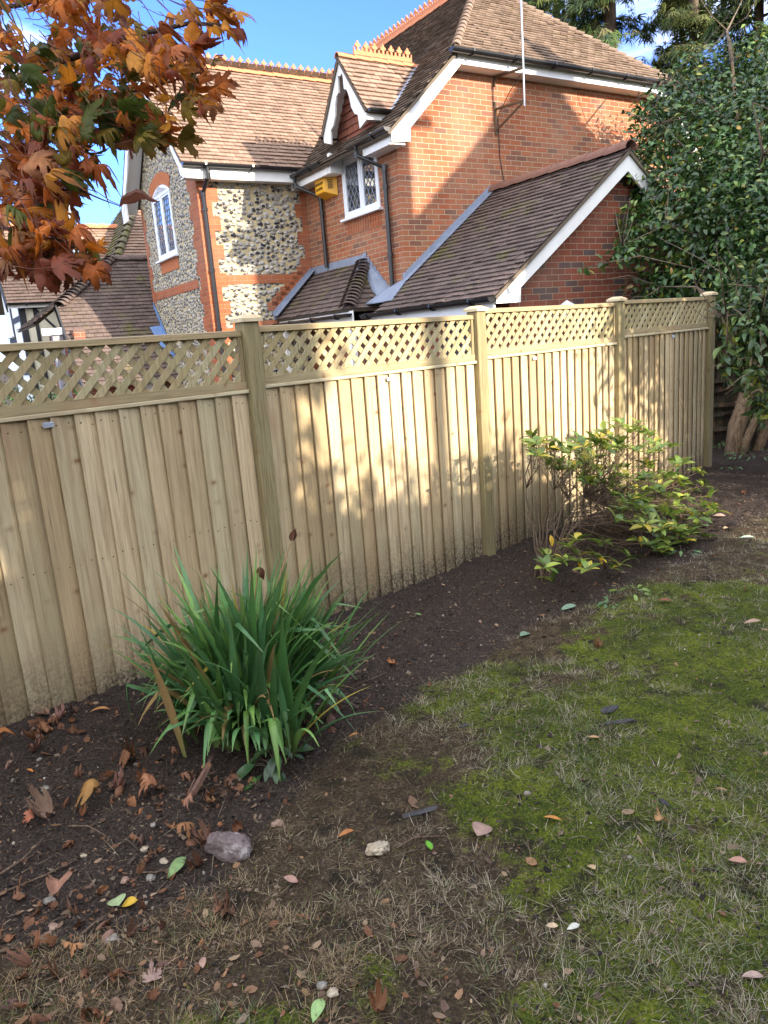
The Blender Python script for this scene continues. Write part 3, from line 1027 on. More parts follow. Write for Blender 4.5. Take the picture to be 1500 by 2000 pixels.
# dormer cheek towards us
d = MB()
d.prism([(0.16, DY - .55, 4.55), (0.16, DY - .55, 4.95), (.55, DY - .55, 4.95), (.05, DY - .55, 4.60)], (0, .04, 0))
d.build('dormer_cheek', MT['tile_hung'], H)
# valley lead
d = MB()
for s in (-1, 1):
    p0 = np.array([(DZ - ds * DW - 4.75) / SL, DY + s * DW, DZ - ds * DW]); p1 = np.array([ridge_end, DY, DZ])
    d.bar(p0 + (0, 0, .035), p1 + (0, 0, .035), 0.09, 0.012, up=(-.5, s * .3, 1))
d.build('valley', MT['lead'], H)

# -- wing roof (ridge along x)
WY, WZ = 4.63, 6.70
wy_e = FY - 0.27
wsl = (WZ - 4.62) / (WY - wy_e)
Lw = math.hypot(WY - wy_e, WZ - 4.62)
clipmain = ((0, 0, 4.75 - .02), (SL, 0, -1))
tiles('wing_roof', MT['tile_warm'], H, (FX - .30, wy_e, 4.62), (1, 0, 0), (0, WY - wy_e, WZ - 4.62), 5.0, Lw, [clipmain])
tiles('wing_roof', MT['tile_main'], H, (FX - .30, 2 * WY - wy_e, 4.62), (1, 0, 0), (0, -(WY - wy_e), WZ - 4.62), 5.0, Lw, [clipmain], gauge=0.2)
wre = (WZ - 4.75) / SL
halfround('ridge_tiles', MT['terracotta'], H, (FX - .30, WY, WZ), (wre, WY, WZ), 0.08, 0.3)
crest('ridge_crest', MT['terracotta'], H, (FX - .20, WY, WZ + .055), (wre - .05, WY, WZ + .055), 0.155, 0.19)
d = MB(); d.box(FX - .25, -0.28, wy_e + .02, wy_e + .045, 4.40, 4.60); d.build('fascia', MT['white'], H)
d = MB(); d.box(FX - .25, -0.28, wy_e + .046, FY - .012, 4.41, 4.43); d.build('soffit', MT['white'], H)
gutter('gutter', H, ((FX - .30, wy_e - .055, 4.61), (-0.30, wy_e - .055, 4.61)), 0.055)
d = MB()
p0 = np.array([-0.32, wy_e, zroof(-0.32) + .02]); p1 = np.array([wre, WY, WZ])
d.bar(p0, p1, 0.12, 0.015, up=(-.6, -.4, 1))
d.build('valley', MT['lead'], H)
def wing_barge(mb, s):
    P = lambda a, z: (FX - .30, WY + s * a, z)
    W2 = WY - wy_e
    top = lambda a: WZ - wsl * a - .03
    N = 8
    for i in range(N):
        a0, a1 = W2 * i / N, W2 * (i + 1) / N
        lo = lambda a: top(a) - (.24 if s > 0 else .13) - .05 * abs(math.sin(a / W2 * math.pi * 4))
        for k in range(4):
            c0 = a0 + (a1 - a0) * k / 4; c1 = a0 + (a1 - a0) * (k + 1) / 4
            mb.prism([P(c0, lo(c0)), P(c1, lo(c1)), P(c1, top(c1)), P(c0, top(c0))], (0.03, 0, 0))
    if s > 0:
        mb.prism([P(W2 - .34, 4.32), P(W2, 4.32), P(W2, top(W2) - .2), P(W2 - .34, top(W2 - .34) - .2)], (0.031, 0, 0))
    else:
        mb.prism([P(W2 - .10, 4.44), P(W2, 4.41), P(W2, top(W2) - .1), P(W2 - .16, top(W2 - .16) - .2)], (0.031, 0, 0))
d = MB(); wing_barge(d, -1); d.build('barge_board', MT['white'], H)
d = MB(); wing_barge(d, 1); d.build('barge_board', MT['white'], H)
d = MB()
W2 = WY - wy_e
for s in (-1, 1):
    d.prism([(FX - .27, WY, WZ - .10), (FX - .27, WY + s * W2, WZ - .10 - wsl * W2), (FX - .002, WY + s * W2, WZ - .10 - wsl * W2), (FX - .002, WY, WZ - .10)], (0, 0, -0.02))
d.build('wing_soffit', MT['white'], H)

# -- garage block in front of the gable wall
GU, GZ, GS, GE = 1.75, 3.80, 0.745, -0.56
gy = -2.62
zg = lambda u: GZ - GS * (GU - u)
gw = MB()
gw.prism([(-.12, gy + .22, WB), (3.62, gy + .22, WB), (3.62, gy + .22, zg(-.12) - .02), (GU, gy + .22, GZ - .08), (-.12, gy + .22, zg(-.12) - .02)], (0, .22, 0))
gw.build('garage_front_wall', MT['brick_dark'], H)
for bx_ in ((-.12, .1, gy + .442, -1.6, WB, 1.95), (3.4, 3.62, gy + .442, -.002, WB, 2.2), (-.12, .1, -1.0, -.002, WB, 1.95)):
    gw = MB(); gw.box(*bx_); gw.build('garage_side_wall', MT['brick_dark'], H)
LG = math.hypot(GU - GE, GZ - zg(GE))
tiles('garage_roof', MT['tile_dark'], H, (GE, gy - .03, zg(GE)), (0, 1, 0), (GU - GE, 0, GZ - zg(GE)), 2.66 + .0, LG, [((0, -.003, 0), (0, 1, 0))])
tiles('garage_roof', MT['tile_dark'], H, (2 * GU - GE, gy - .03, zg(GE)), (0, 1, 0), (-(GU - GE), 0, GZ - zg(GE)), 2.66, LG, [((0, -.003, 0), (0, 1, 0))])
halfround('ridge_tiles', mat_plain('brown_ridge_tile', (0.19, 0.10, 0.075), 0.9, 0.2, var=0.35, scale=6, bump=0.3), H, (GU, gy - .05, GZ + .015), (GU, -.003, GZ + .015), 0.115, 0.32)
def gbarge(mb, s):
    f = lambda u: u if s > 0 else 2 * GU - u
    P = lambda u, z: (f(u), gy, z)
    mb.prism([P(-.52, 2.00), P(-.14, 2.00), P(-.13, 2.17), P(.82, 2.855), P(GU, 3.545), P(GU, GZ - .03), P(GE + .06, zg(GE + .06) - .03), P(-.52, 2.04)], (0, .03, 0))
d = MB(); gbarge(d, 1); d.build('barge_board', MT['white'], H)
d = MB(); gbarge(d, -1); d.build('barge_board', MT['white'], H)
d = MB()
for s in (1, -1):
    f = lambda u: u if s > 0 else 2 * GU - u
    d.prism([(f(-.10), gy + .03, zg(-.1) - .10), (f(GU), gy + .03, GZ - .10), (f(GU), gy + .215, GZ - .10), (f(-.10), gy + .215, zg(-.1) - .10)], (0, 0, -.02))
d.build('garage_soffit', MT['timber'], H)
d = MB(); d.box(GE + .03, GE + .06, gy + .04, .25, 1.90, 2.085); d.build('fascia', MT['white'], H)
gutter('gutter', H, ((GE - .045, gy - .02, 2.075), (GE - .045, .32, 2.075)), 0.06)
d = MB(); d.box(-.105, -.02, -1.595, -1.005, WB, 1.9); d.build('side_door', mat_plain('dark_door', (0.03, 0.03, 0.032), 0.5), H)

# -- porch roof against the side wall, with a bonnet hip
PE, PZE, PT = -0.80, 2.16, 2.90
ps = (PT - PZE) / -PE
Lp = math.hypot(PE, PT - PZE)
hipA = np.array([0.0, 1.13, PT]); hipB = np.array([PE, 1.13 - .72, PZE])
hn = np.cross(hipB - hipA, (0, 0, 1)); hn = hn if hn[1] < 0 else -hn
tiles('porch_roof', MT['tile_dark'], H, (PE, .3, PZE), (0, 1, 0), (-PE, 0, PT - PZE), 2.66, Lp, [(hipA, hn), ((0, FY - .004, 0), (0, 1, 0)), ((-.012, 0, 0), (1, 0, 0))], gauge=0.105)
# hip end towards us
e2 = np.array([1.0, 0, 0]); up2 = np.array([0, .72, PT - PZE])
tiles('porch_roof', MT['tile_dark'], H, (PE, 1.13 - .72, PZE), e2, up2, .8, np.linalg.norm(up2), [(hipA, -hn), ((-.012, 0, 0), (1, 0, 0))], gauge=0.105)
halfround('bonnet_tiles', MT['tile_dark'], H, hipB + (0, 0, .035), hipA + (0, 0, .035), 0.13, 0.085, 0.10, flat=.62)
d = MB()
d.bar((-.01, 2.95, PT + .05), (-.01, 1.13, PT + .05), .012, .16, up=(0, 0, 1))
d.prism([(-.02, 1.13, PT + .01), (-.02, 1.13, PT + .13), (-.02, .35, 2.40), (-.02, .35, 2.24)], (.012, 0, 0))
d.prism([(-.012, 1.16, PT + .10), (-.13, 1.20, PT - .09), (-.22, .42, 2.28), (-.02, .36, 2.36)], (0, 0, .012))
for i in range(9):       # stepped upper edge
    yy = 1.13 - .085 * i; zz = PT + .13 - .079 * i
    d.prism([(-.014, yy, zz - .06), (-.014, yy, zz + .02), (-.014, yy - .085, zz + .02), (-.014, yy - .085, zz - .11)], (.008, 0, 0))
d.prism([(-.03, FY - .022, PT + .14), (-.03, FY - .022, PT - .0), (PE - .04, FY - .022, PZE + .0), (PE - .06, FY - .022, PZE + .14)], (0, .008, 0))
d.prism([(-.03, FY - .02, PT + .08), (-.03, FY - .16, PT + .075), (PE - .04, FY - .16, PZE + .07), (PE - .04, FY - .02, PZE + .07)], (0, 0, .010))
d.build('flashing', MT['lead'], H)
q = MB()
for i in range(9):
    uu = -.02 - .09 * i; zz = PT + .14 - .083 * i
    q.prism([(uu, FY - .014, zz - .05), (uu, FY - .014, zz + .10), (uu - .20, FY - .014, zz + .10), (uu - .20, FY - .014, zz - .05)], (0, .005 - .0004 * i, 0))
q.build('stepped_brick_edge', MT['brick_orange'], H)
d = MB()
uu = np.linspace(-.05, 1.68, 22)
for i in range(len(uu) - 1):
    zb = zg(uu[i]) + .0
    d.prism([(uu[i], -.012, zb - .01), (uu[i + 1], -.012, zg(uu[i + 1]) - .01), (uu[i + 1], -.012, zg(uu[i + 1]) + .075), (uu[i + 1], -.012, zg(uu[i + 1]) + .14), (uu[i], -.012, zg(uu[i]) + .075 + .065)], (0, .010, 0))
d.prism([(-.05, -.013, zg(-.05) + .05), (1.68, -.013, zg(1.68) + .05), (1.68, -.10, zg(1.68) + .045), (-.05, -.10, zg(-.05) + .045)], (0, 0, .01))
d.prism([(0.02, -.05, 2.55), (-.40, -.2, 2.22), (-.45, .45, 2.22), (-.015, .5, 2.45)], (0, 0, .015))
d.build('flashing', MT['lead'], H)
d = MB(); d.box(PE + .04, PE + .07, .35, FY - .03, 1.95, 2.14); d.build('fascia', MT['white'], H)
d = MB(); d.box(PE + .071, -.004, .40, FY - .03, 1.96, 1.98); d.build('soffit', MT['white'], H)
gutter('gutter', H, ((PE - .05, .28, 2.10), (PE - .05, FY - .05, 2.10)), 0.055)
# porch posts and the dark entrance below
for y_ in (.45, FY - .2):
    d = MB(); d.box(PE + .05, PE + .15, y_, y_ + .1, WB, 1.95); d.build('porch_post', MT['white'], H)

# -- rainwater pipes
def downpipe(pts, r=0.034):
    d = MB()
    d.tube(pts, r, n=12)
    for i in range(len(pts) - 1):
        a, b_ = np.array(pts[i]), np.array(pts[i + 1])
        L = np.linalg.norm(b_ - a)
        if L > 1:
            for k in np.arange(.25, L, .95):
                c = a + (b_ - a) / L * k
                d.tube([c - (b_ - a) / L * .02, c + (b_ - a) / L * .03], r * 1.28, n=12)
    for p in pts[1:-1]:
        p = np.array(p); d.tube([p + (0, 0, .045), p - (0, 0, .045)], r * 1.2, n=12)
    return d.build('downpipe', MT['black'], H, smooth=False)
downpipe([(-.345, 2.62, 4.46), (-.345, 2.62, 4.32), (-.06, 2.30, 4.10), (-.06, 2.30, 2.96)])
downpipe([(-.345, .56, 4.46), (-.345, .56, 4.34), (-.06, .28, 4.12), (-.06, .28, 2.42)])
downpipe([(FX + .10, wy_e - .055, 4.56), (FX + .10, wy_e - .055, 4.42), (FX + .08, FY - .06, 4.22), (FX + .08, FY - .06, 0)])
downpipe([(GE - .03, .30, 1.95), (GE - .03, .30, 0)])


# ------------------------------------------------------------------ things fixed to the house
def text_mesh(s, size, name, mat, parent, M, depth=0.002):
    cu = bpy.data.curves.new(name, 'FONT')
    cu.body = s; cu.size = size; cu.extrude = depth; cu.align_x = 'CENTER'; cu.align_y = 'CENTER'
    tmp = bpy.data.objects.new('tmp_text', cu)
    COL.objects.link(tmp)
    dg = bpy.context.evaluated_depsgraph_get()
    me = bpy.data.meshes.new_from_object(tmp.evaluated_get(dg))
    bpy.data.objects.remove(tmp)
    me.transform(M)
    return link(name, me, mat, parent)


A = empty('alarm_box', hw(0, 2.0, 4.05), H_ROT)
tag(A, 'yellow burglar alarm box high on the shaded brick wall beside the leaded window', 'alarm box')
d = MB()
# local x out of the wall is -x; y along the wall
f_, bk = [(-.20, -.10, .05), (-.20, .20, .05), (-.20, .20, .27), (-.20, -.10, .27)], [(-.004, -.22, -.02), (-.004, .24, -.02), (-.004, .24, .30), (-.004, -.22, .30)]
d.add(f_ + bk, [(0, 1, 2, 3), (7, 6, 5, 4), (0, 4, 5, 1), (1, 5, 6, 2), (2, 6, 7, 3), (3, 7, 4, 0)])
d.build('casing', MT['yellow'], A, bevel=0.008)
Mx = Matrix(((0, 0, -1, -.203), (-1, 0, 0, .05), (0, 1, 0, .19), (0, 0, 0, 1)))
text_mesh('BANHAM', .062, 'lettering', MT['ink'], A, Mx)
Mx2 = Matrix(((0, 0, -1, -.203), (-1, 0, 0, .05), (0, 1, 0, .115), (0, 0, 0, 1)))
text_mesh('ALARMS', .062, 'lettering', MT['ink'], A, Mx2)
d = MB()
for k in range(6):
    z_ = .22 - k * .025
    d.prism([(-.150, -.142, z_), (-.150, -.142, z_ + .009), (-.075, -.186, z_ + .009), (-.075, -.186, z_)], (-.003, -.006, 0))
d.build('small_print', MT['ink'], A)

AM = empty('aerial_mast', hw(1.95, -.5, 4.9), H_ROT)
tag(AM, 'thin grey metal aerial mast on a rusty triangular bracket up the gable', 'aerial mast')
d = MB(); d.tube([(0.04, 0, 0.0), (.03, 0, 2.6)], .0145, n=10); d.build('pole', MT['galv'], AM)
d = MB()
for zz, brace in ((.08, True), (.52, False)):
    d.bar((.03, .02, zz), (-.10, .485, zz), .03, .03)
    if brace: d.bar((.02, .03, zz - .03), (-.10, .485, zz - .30), .024, .024)
    d.box(-.125, -.085, .480, .497, zz - .36 if brace else zz - .12, zz + .10)
d.build('bracket', MT['rust'], AM)
d = MB(); d.tube([(.055, 0, 2.2), (.06, .01, .5), (-.03, .25, .25), (-.06, .485, -.02), (-.05, .490, -.6), (.03, .490, -1.0), (.08, .46, -1.15)], .006, n=6)
d.build('cable', MT['cable'], AM)

LP = empty('garden_lamp', hw(.62, -2.62, 1.70), H_ROT)
tag(LP, 'small grey dome-topped outdoor lamp in front of the dark brick garage gable', 'outdoor lamp')
d = MB(); d.tube([(0, 0, 0), (0, 0, .24)], .028, n=10); d.tube([(0, .02, .05), (0, .22, .05)], .018, n=8); d.build('body', MT['steel'], LP)
d = MB()
for k in range(5):
    d.tube([(0, 0, .235 + .012 * k), (0, 0, .248 + .012 * k)], .10 - .020 * k, .085 - .020 * k, n=16)
d.build('shade', MT['upvc'], LP)
d = MB(); d.tube([(-.10, .22, 0), (-.10, .12, .02), (-.10, .10, .10), (-.09, .16, .12)], .012, n=6); d.build('bracket', MT['galv'], LP)


def rebase(root, base_uvz):
    """move a thing's origin to its base: built in house coordinates, shifted once."""
    b = Vector(base_uvz)
    done = set()
    def walk(o):
        for c in o.children:
            if c.type == 'MESH' and c.data.name not in done:
                c.data.transform(Matrix.Translation(-b)); done.add(c.data.name)
            walk(c)
    walk(root)
    root.location = hw(*base_uvz)


# ------------------------------------------------------------------ THE TIMBERED HOUSE FURTHER LEFT
N2 = empty('timbered_house', HC, H_ROT)
tag(N2, 'lower house with tiled roofs, cream render and dark timbers beyond the flint wall', 'house')
S2 = 1.1
# catslide roof against the flint wing
zc = lambda y: 2.35 + S2 * (y - 6.0)
kL = -3.74
cs_n = np.array([0, -S2, 1])
Lc = math.hypot(2.35, 2.35 * S2)
ce0 = 5.0
hpA = np.array([-2.40, 7.27, zc(7.27)]); hpB = np.array([-3.76, 6.37, zc(6.37)])
hn2 = np.cross(hpB - hpA, (0, 0, 1)); hn2 = hn2 if hn2[0] < 0 else -hn2
tiles('low_roof', MT['tile_dark'], N2, (-3.80, ce0, zc(ce0)), (1, 0, 0), (0, 1, S2), 1.835, math.hypot(7.27 - ce0, (7.27 - ce0) * S2), [(hpA, hn2)])
tiles('low_roof', MT['tile_dark'], N2, (-1.955, FY2 + .01, zc(FY2)), (1, 0, 0), (0, 1, S2), 2.0, math.hypot(7.27 - FY2, (7.27 - FY2) * S2))
tiles('low_roof', MT['tile_dark'], N2, (-4.30, 8.6, 2.45), (0, -1, 0), (1.9, 0, 1.30), 2.6, 2.35, [(hpA, -hn2), ((0, 5.95, 0), (0, -1, 0))])
halfround('bonnet_tiles', MT['tile_dark'], N2, hpB + (0, 0, .03), hpA + (0, 0, .03), .13, .10, .12, flat=.7)
halfround('ridge_tiles', MT['tile_dark'], N2, hpA, (-.6, 7.27, hpA[2]), .10, .3)
d = MB(); d.box(-3.70, -1.97, 5.45, 5.65, WB, 1.55); d.box(-3.70, -3.5, 5.66, 8.5, WB, 2.3); d.build('brick_wall', MT['brick_dark'], N2)
d = MB(); d.box(-4.20, -3.84, 5.98, 6.01, 2.24, 2.36); d.build('fascia', MT['upvc'], N2)
d = MB(); d.box(-4.02, -3.84, 6.03, 6.2, WB, 2.3); d.build('grey_panel', mat_plain('grey_cladding', (.24, .23, .25), .7), N2)
d = MB(); d.box(-3.835, -3.71, 6.03, 6.2, WB, 2.2); d.build('brick_pier', MT['brick_dark'], N2)
d = MB(); d.box(-3.83, -3.80, ce0, 6.4, 0, 0) if False else d.bar((-3.82, ce0, zc(ce0) - .05), (-3.82, 6.4, zc(6.4) - .05), .03, .16, up=(0, -1, 1)); d.build('barge_board', MT['timber'], N2)
d = MB(); d.box(-2.6, -2.2, 5.43, 5.447, WB, 1.5); d.build('white_door', MT['white'], N2)
d = MB()
d.prism([(-1.99, 5.9, zc(5.9) + .055), (-2.22, 5.88, zc(5.88) + .055), (-2.16, 5.55, zc(5.55) + .055), (-1.99, 5.35, zc(5.35) + .055)], (0, -.004, .006))
d.prism([(-1.985, 6.25, zc(6.25) + .02), (-1.985, 5.2, zc(5.2) + .02), (-1.985, 5.2, zc(5.2) + .16), (-1.985, 6.25, zc(6.25) + .16)], (.008, 0, 0))
d.build('flashing', mat_plain('blue_membrane', (0.13, 0.22, 0.42), 0.5, 0.4, var=.3), N2)
# taller hipped block behind: sunlit front slope and mossy left slope
P1 = np.array([-1.94, 8.67, 3.98]); P2 = np.array([-1.13, 9.75, 5.17])
hd = P2 - P1
g_lo, g_hi = P1 - hd * 1.0, P1 + hd * 2.6
nl = np.cross(hd, (0, 0, 1)); nl = nl if nl[0] < 0 else -nl
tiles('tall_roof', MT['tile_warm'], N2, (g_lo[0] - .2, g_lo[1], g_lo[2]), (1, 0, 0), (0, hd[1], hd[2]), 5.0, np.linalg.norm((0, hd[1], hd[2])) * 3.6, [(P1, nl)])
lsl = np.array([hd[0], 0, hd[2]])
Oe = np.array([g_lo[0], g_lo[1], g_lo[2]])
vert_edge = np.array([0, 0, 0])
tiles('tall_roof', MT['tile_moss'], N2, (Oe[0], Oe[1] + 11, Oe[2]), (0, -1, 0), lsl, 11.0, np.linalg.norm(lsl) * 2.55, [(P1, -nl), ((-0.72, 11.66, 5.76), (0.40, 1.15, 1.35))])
halfround('hip_tiles', MT['tile_moss'], N2, g_lo, g_hi, .10, .22, .1)
d = MB(); d.box(-1.9, 1.5, 8.9, 9.1, WB, 3.7); d.build('rear_wall', MT['brick'], N2)
# timbered block
zt = lambda y: 3.12 + S2 * (y - 9.4)
tiles('front_roof', MT['tile_warm'], N2, (-4.32, 9.36, zt(9.36)), (1, 0, 0), (0, 1, S2), 3.6, math.hypot(1.72, 1.72 * S2))
tiles('front_roof', MT['tile_warm'], N2, (-4.32, 12.80, zt(9.36)), (1, 0, 0), (0, -1, S2), 3.6, math.hypot(1.72, 1.72 * S2), gauge=.2)
halfround('ridge_tiles', MT['terracotta'], N2, (-4.32, 11.08, zt(11.08)), (-.8, 11.08, zt(11.08)), .11, .3)
gutter('gutter', N2, ((-4.30, 9.30, 3.09), (-3.1, 9.30, 3.09)), .05)
d = MB(); d.box(-4.05, -2.2, 9.60, 9.8, WB, 3.1); d.build('render_wall', MT['render'], N2)
d = MB(); d.prism([(-4.05, 9.802, WB), (-4.05, 12.4, WB), (-4.05, 12.4, 3.1), (-4.05, 11.08, 4.75), (-4.05, 9.802, 3.1)], (.18, 0, 0)); d.build('render_wall', MT['white'], N2)
d = MB()
d.box(-4.06, -3.94, 9.575, 9.597, WB, 3.1); d.box(-3.78, -3.70, 9.58, 9.598, WB, 3.0)
d.bar((-3.72, 9.588, 2.95), (-3.30, 9.588, 2.45), .05, .02, up=(0, 1, 0)); d.bar((-3.9, 9.588, 3.0), (-2.3, 9.588, 3.0), .05, .06)
d.box(-4.072, -4.052, 9.60, 9.74, WB, 3.1); d.box(-4.072, -4.052, 11.06, 11.22, WB, 4.6)
d.box(-4.070, -4.052, 9.745, 11.055, 2.72, 2.84); d.box(-4.069, -4.052, 11.225, 12.3, 2.28, 2.40); d.box(-4.069, -4.052, 9.745, 12.3, 1.5, 1.6)
d.build('timber_frame', MT['timber'], N2)
d = MB(); d.box(-4.30, -2.9, 9.38, 9.40, 2.98, 3.08); d.build('fascia', MT['white'], N2)
d = MB(); d.box(-4.34, -4.31, 9.36, 9.40, 2.9, 3.06); d.bar((-4.33, 9.36, zt(9.36) - .07), (-4.33, 11.08, zt(11.08) - .07), .03, .16, up=(0, -1, 1)); d.build('barge_board', MT['timber'], N2)
window(N2, (-4.055, 12.22, 2.46), (0, -1, 0), (-1, 0, 0), .95, 1.15, (.34, .33, .33), leads=False)
d = MB(); d.tube([(-2.68, 9.3, 3.2), (-2.68, 9.3, 5.16)], .10, n=14); d.tube([(-2.68, 9.3, 5.08), (-2.68, 9.3, 5.10)], .115, n=14); d.tube([(-2.68, 9.3, 3.95), (-2.68, 9.3, 4.05)], .16, .11, n=14)
d.build('flue_pipe', MT['steel'], N2, smooth=False)
rebase(N2, (-3.0, 8.0, 0))

# ------------------------------------------------------------------ WHAT STANDS BEHIND THE VIEWER AND THROWS THE SHADE
V = empty('gabled_house', HC, H_ROT)
tag(V, 'tall gabled house of pale brick behind the lawn, shading the big gable', 'house')
DD = -13.0           # y of its near gable
vu, vz, vs_ = 7.55, 10.62, 0.90
d = MB()
d.prism([(4.92, DD, WB), (10.2, DD, WB), (10.2, DD, 8.23), (vu, DD, vz - .1), (4.92, DD, 8.15)], (0, -3.4, 0))
d.build('wall', MT['brick'], V)
for s in (1, -1):
    e0 = vu - s * 2.72
    tiles('roof', MT['tile_main'], V, (e0, DD + .08, vz - vs_ * 2.72), (0, -1, 0), (s * 2.72, 0, vs_ * 2.72), 3.6, math.hypot(2.72, vs_ * 2.72), gauge=.2, width=.33)
d = MB(); d.box(7.34, 7.66, DD - .45, DD - .02, 10.0, 10.95); d.tube([(7.50, DD - .24, 10.95), (7.50, DD - .24, 11.25)], .1, .08, n=10); d.build('chimney', MT['brick'], V)
for z_ in (1.0, 4.2):
    window(V, (7.0, DD + .004, z_), (1, 0, 0), (0, 1, 0), 1.2, 1.3, (.5, .5), leads=False)
rebase(V, (7.5, DD, 0))

TP = MB()  # unseen pole added to cast the narrow shade strip at the gable corner
TP.tube([(0, 0, -.3), (0, 0, 9.7)], .17, .125, n=12)
TP.box(-.6, .6, -.18, -.10, 9.2, 9.32)
for k in (-.5, -.25, .25, .5):
    TP.tube([(k, -.14, 9.32), (k, -.14, 9.45)], .03, .02, n=8)
o = TP.build('unseen_shade_pole', mat_bark('pole_wood', (.05, .04, .03), (.09, .07, .05)), None, hw(4.42, -11.9, 0), H_ROT)
tag(o, 'unseen wooden telegraph pole beside the tall gabled house, added to shade a strip at the gable corner', 'telegraph pole')

# ------------------------------------------------------------------ THE FENCE
POST_T = [-0.915, 0.245, 1.405, 2.565, 3.705, 4.786]
POST_T = [p * EYE for p in POST_T]
RAIL_Z = [1.79, 1.800, 1.818, 1.857, 1.874]
MID_Z = [1.495, 1.505, 1.520, 1.541, 1.592]
CAP_Z = [1.85, 1.86, 1.870, 1.866, 1.895, 1.913]
BOT_Z = [0.0, 0.0, 0.0, 0.012, 0.05]
GROUP_P, GROUP_F, GROUP_T = 'posts of the new wooden fence', 'boarded panels of the new wooden fence', 'trellis toppers of the new wooden fence'
for i, t in enumerate(POST_T):
    zt_ = CAP_Z[i]
    P = empty('fence_post', fw(t, FENCE_N, 0), F_ROT)
    lab = ['tan fence post beyond the maple trunk, two bays left of the grainy post',
           'square tan fence post left of the first trellis, off the edge of the view',
           'thick grainy fence post nearest the camera, rising behind the spiky green clump',
           'square fence post with a pale scuff halfway, standing in bare soil between plants',
           'slim fence post behind the leaning shrub, left of the dappled last panel',
           'darkest end post of the fence, in shade beside the evergreen tree'][i]
    tag(P, lab, 'fence post', GROUP_P)
    d = MB(); d.box(-.05, .05, -.055, .045, -.3, zt_ - .03); d.build('shaft', MT['post'], P, bevel=.004)
    d = MB(); d.box(-.066, .066, -.071, .061, zt_ - .0285, zt_ - .010)
    d.add([(-.066, -.071, zt_ - .0095), (.066, -.071, zt_ - .0095), (.066, .061, zt_ - .0095), (-.066, .061, zt_ - .0095), (-.03, -.035, zt_ + .010), (.03, -.035, zt_ + .010), (.03, .025, zt_ + .010), (-.03, .025, zt_ + .010)],
          [(3, 2, 1, 0), (4, 5, 6, 7), (0, 1, 5, 4), (1, 2, 6, 5), (2, 3, 7, 6), (3, 0, 4, 7)])
    d.build('cap', MT['strip'], P)

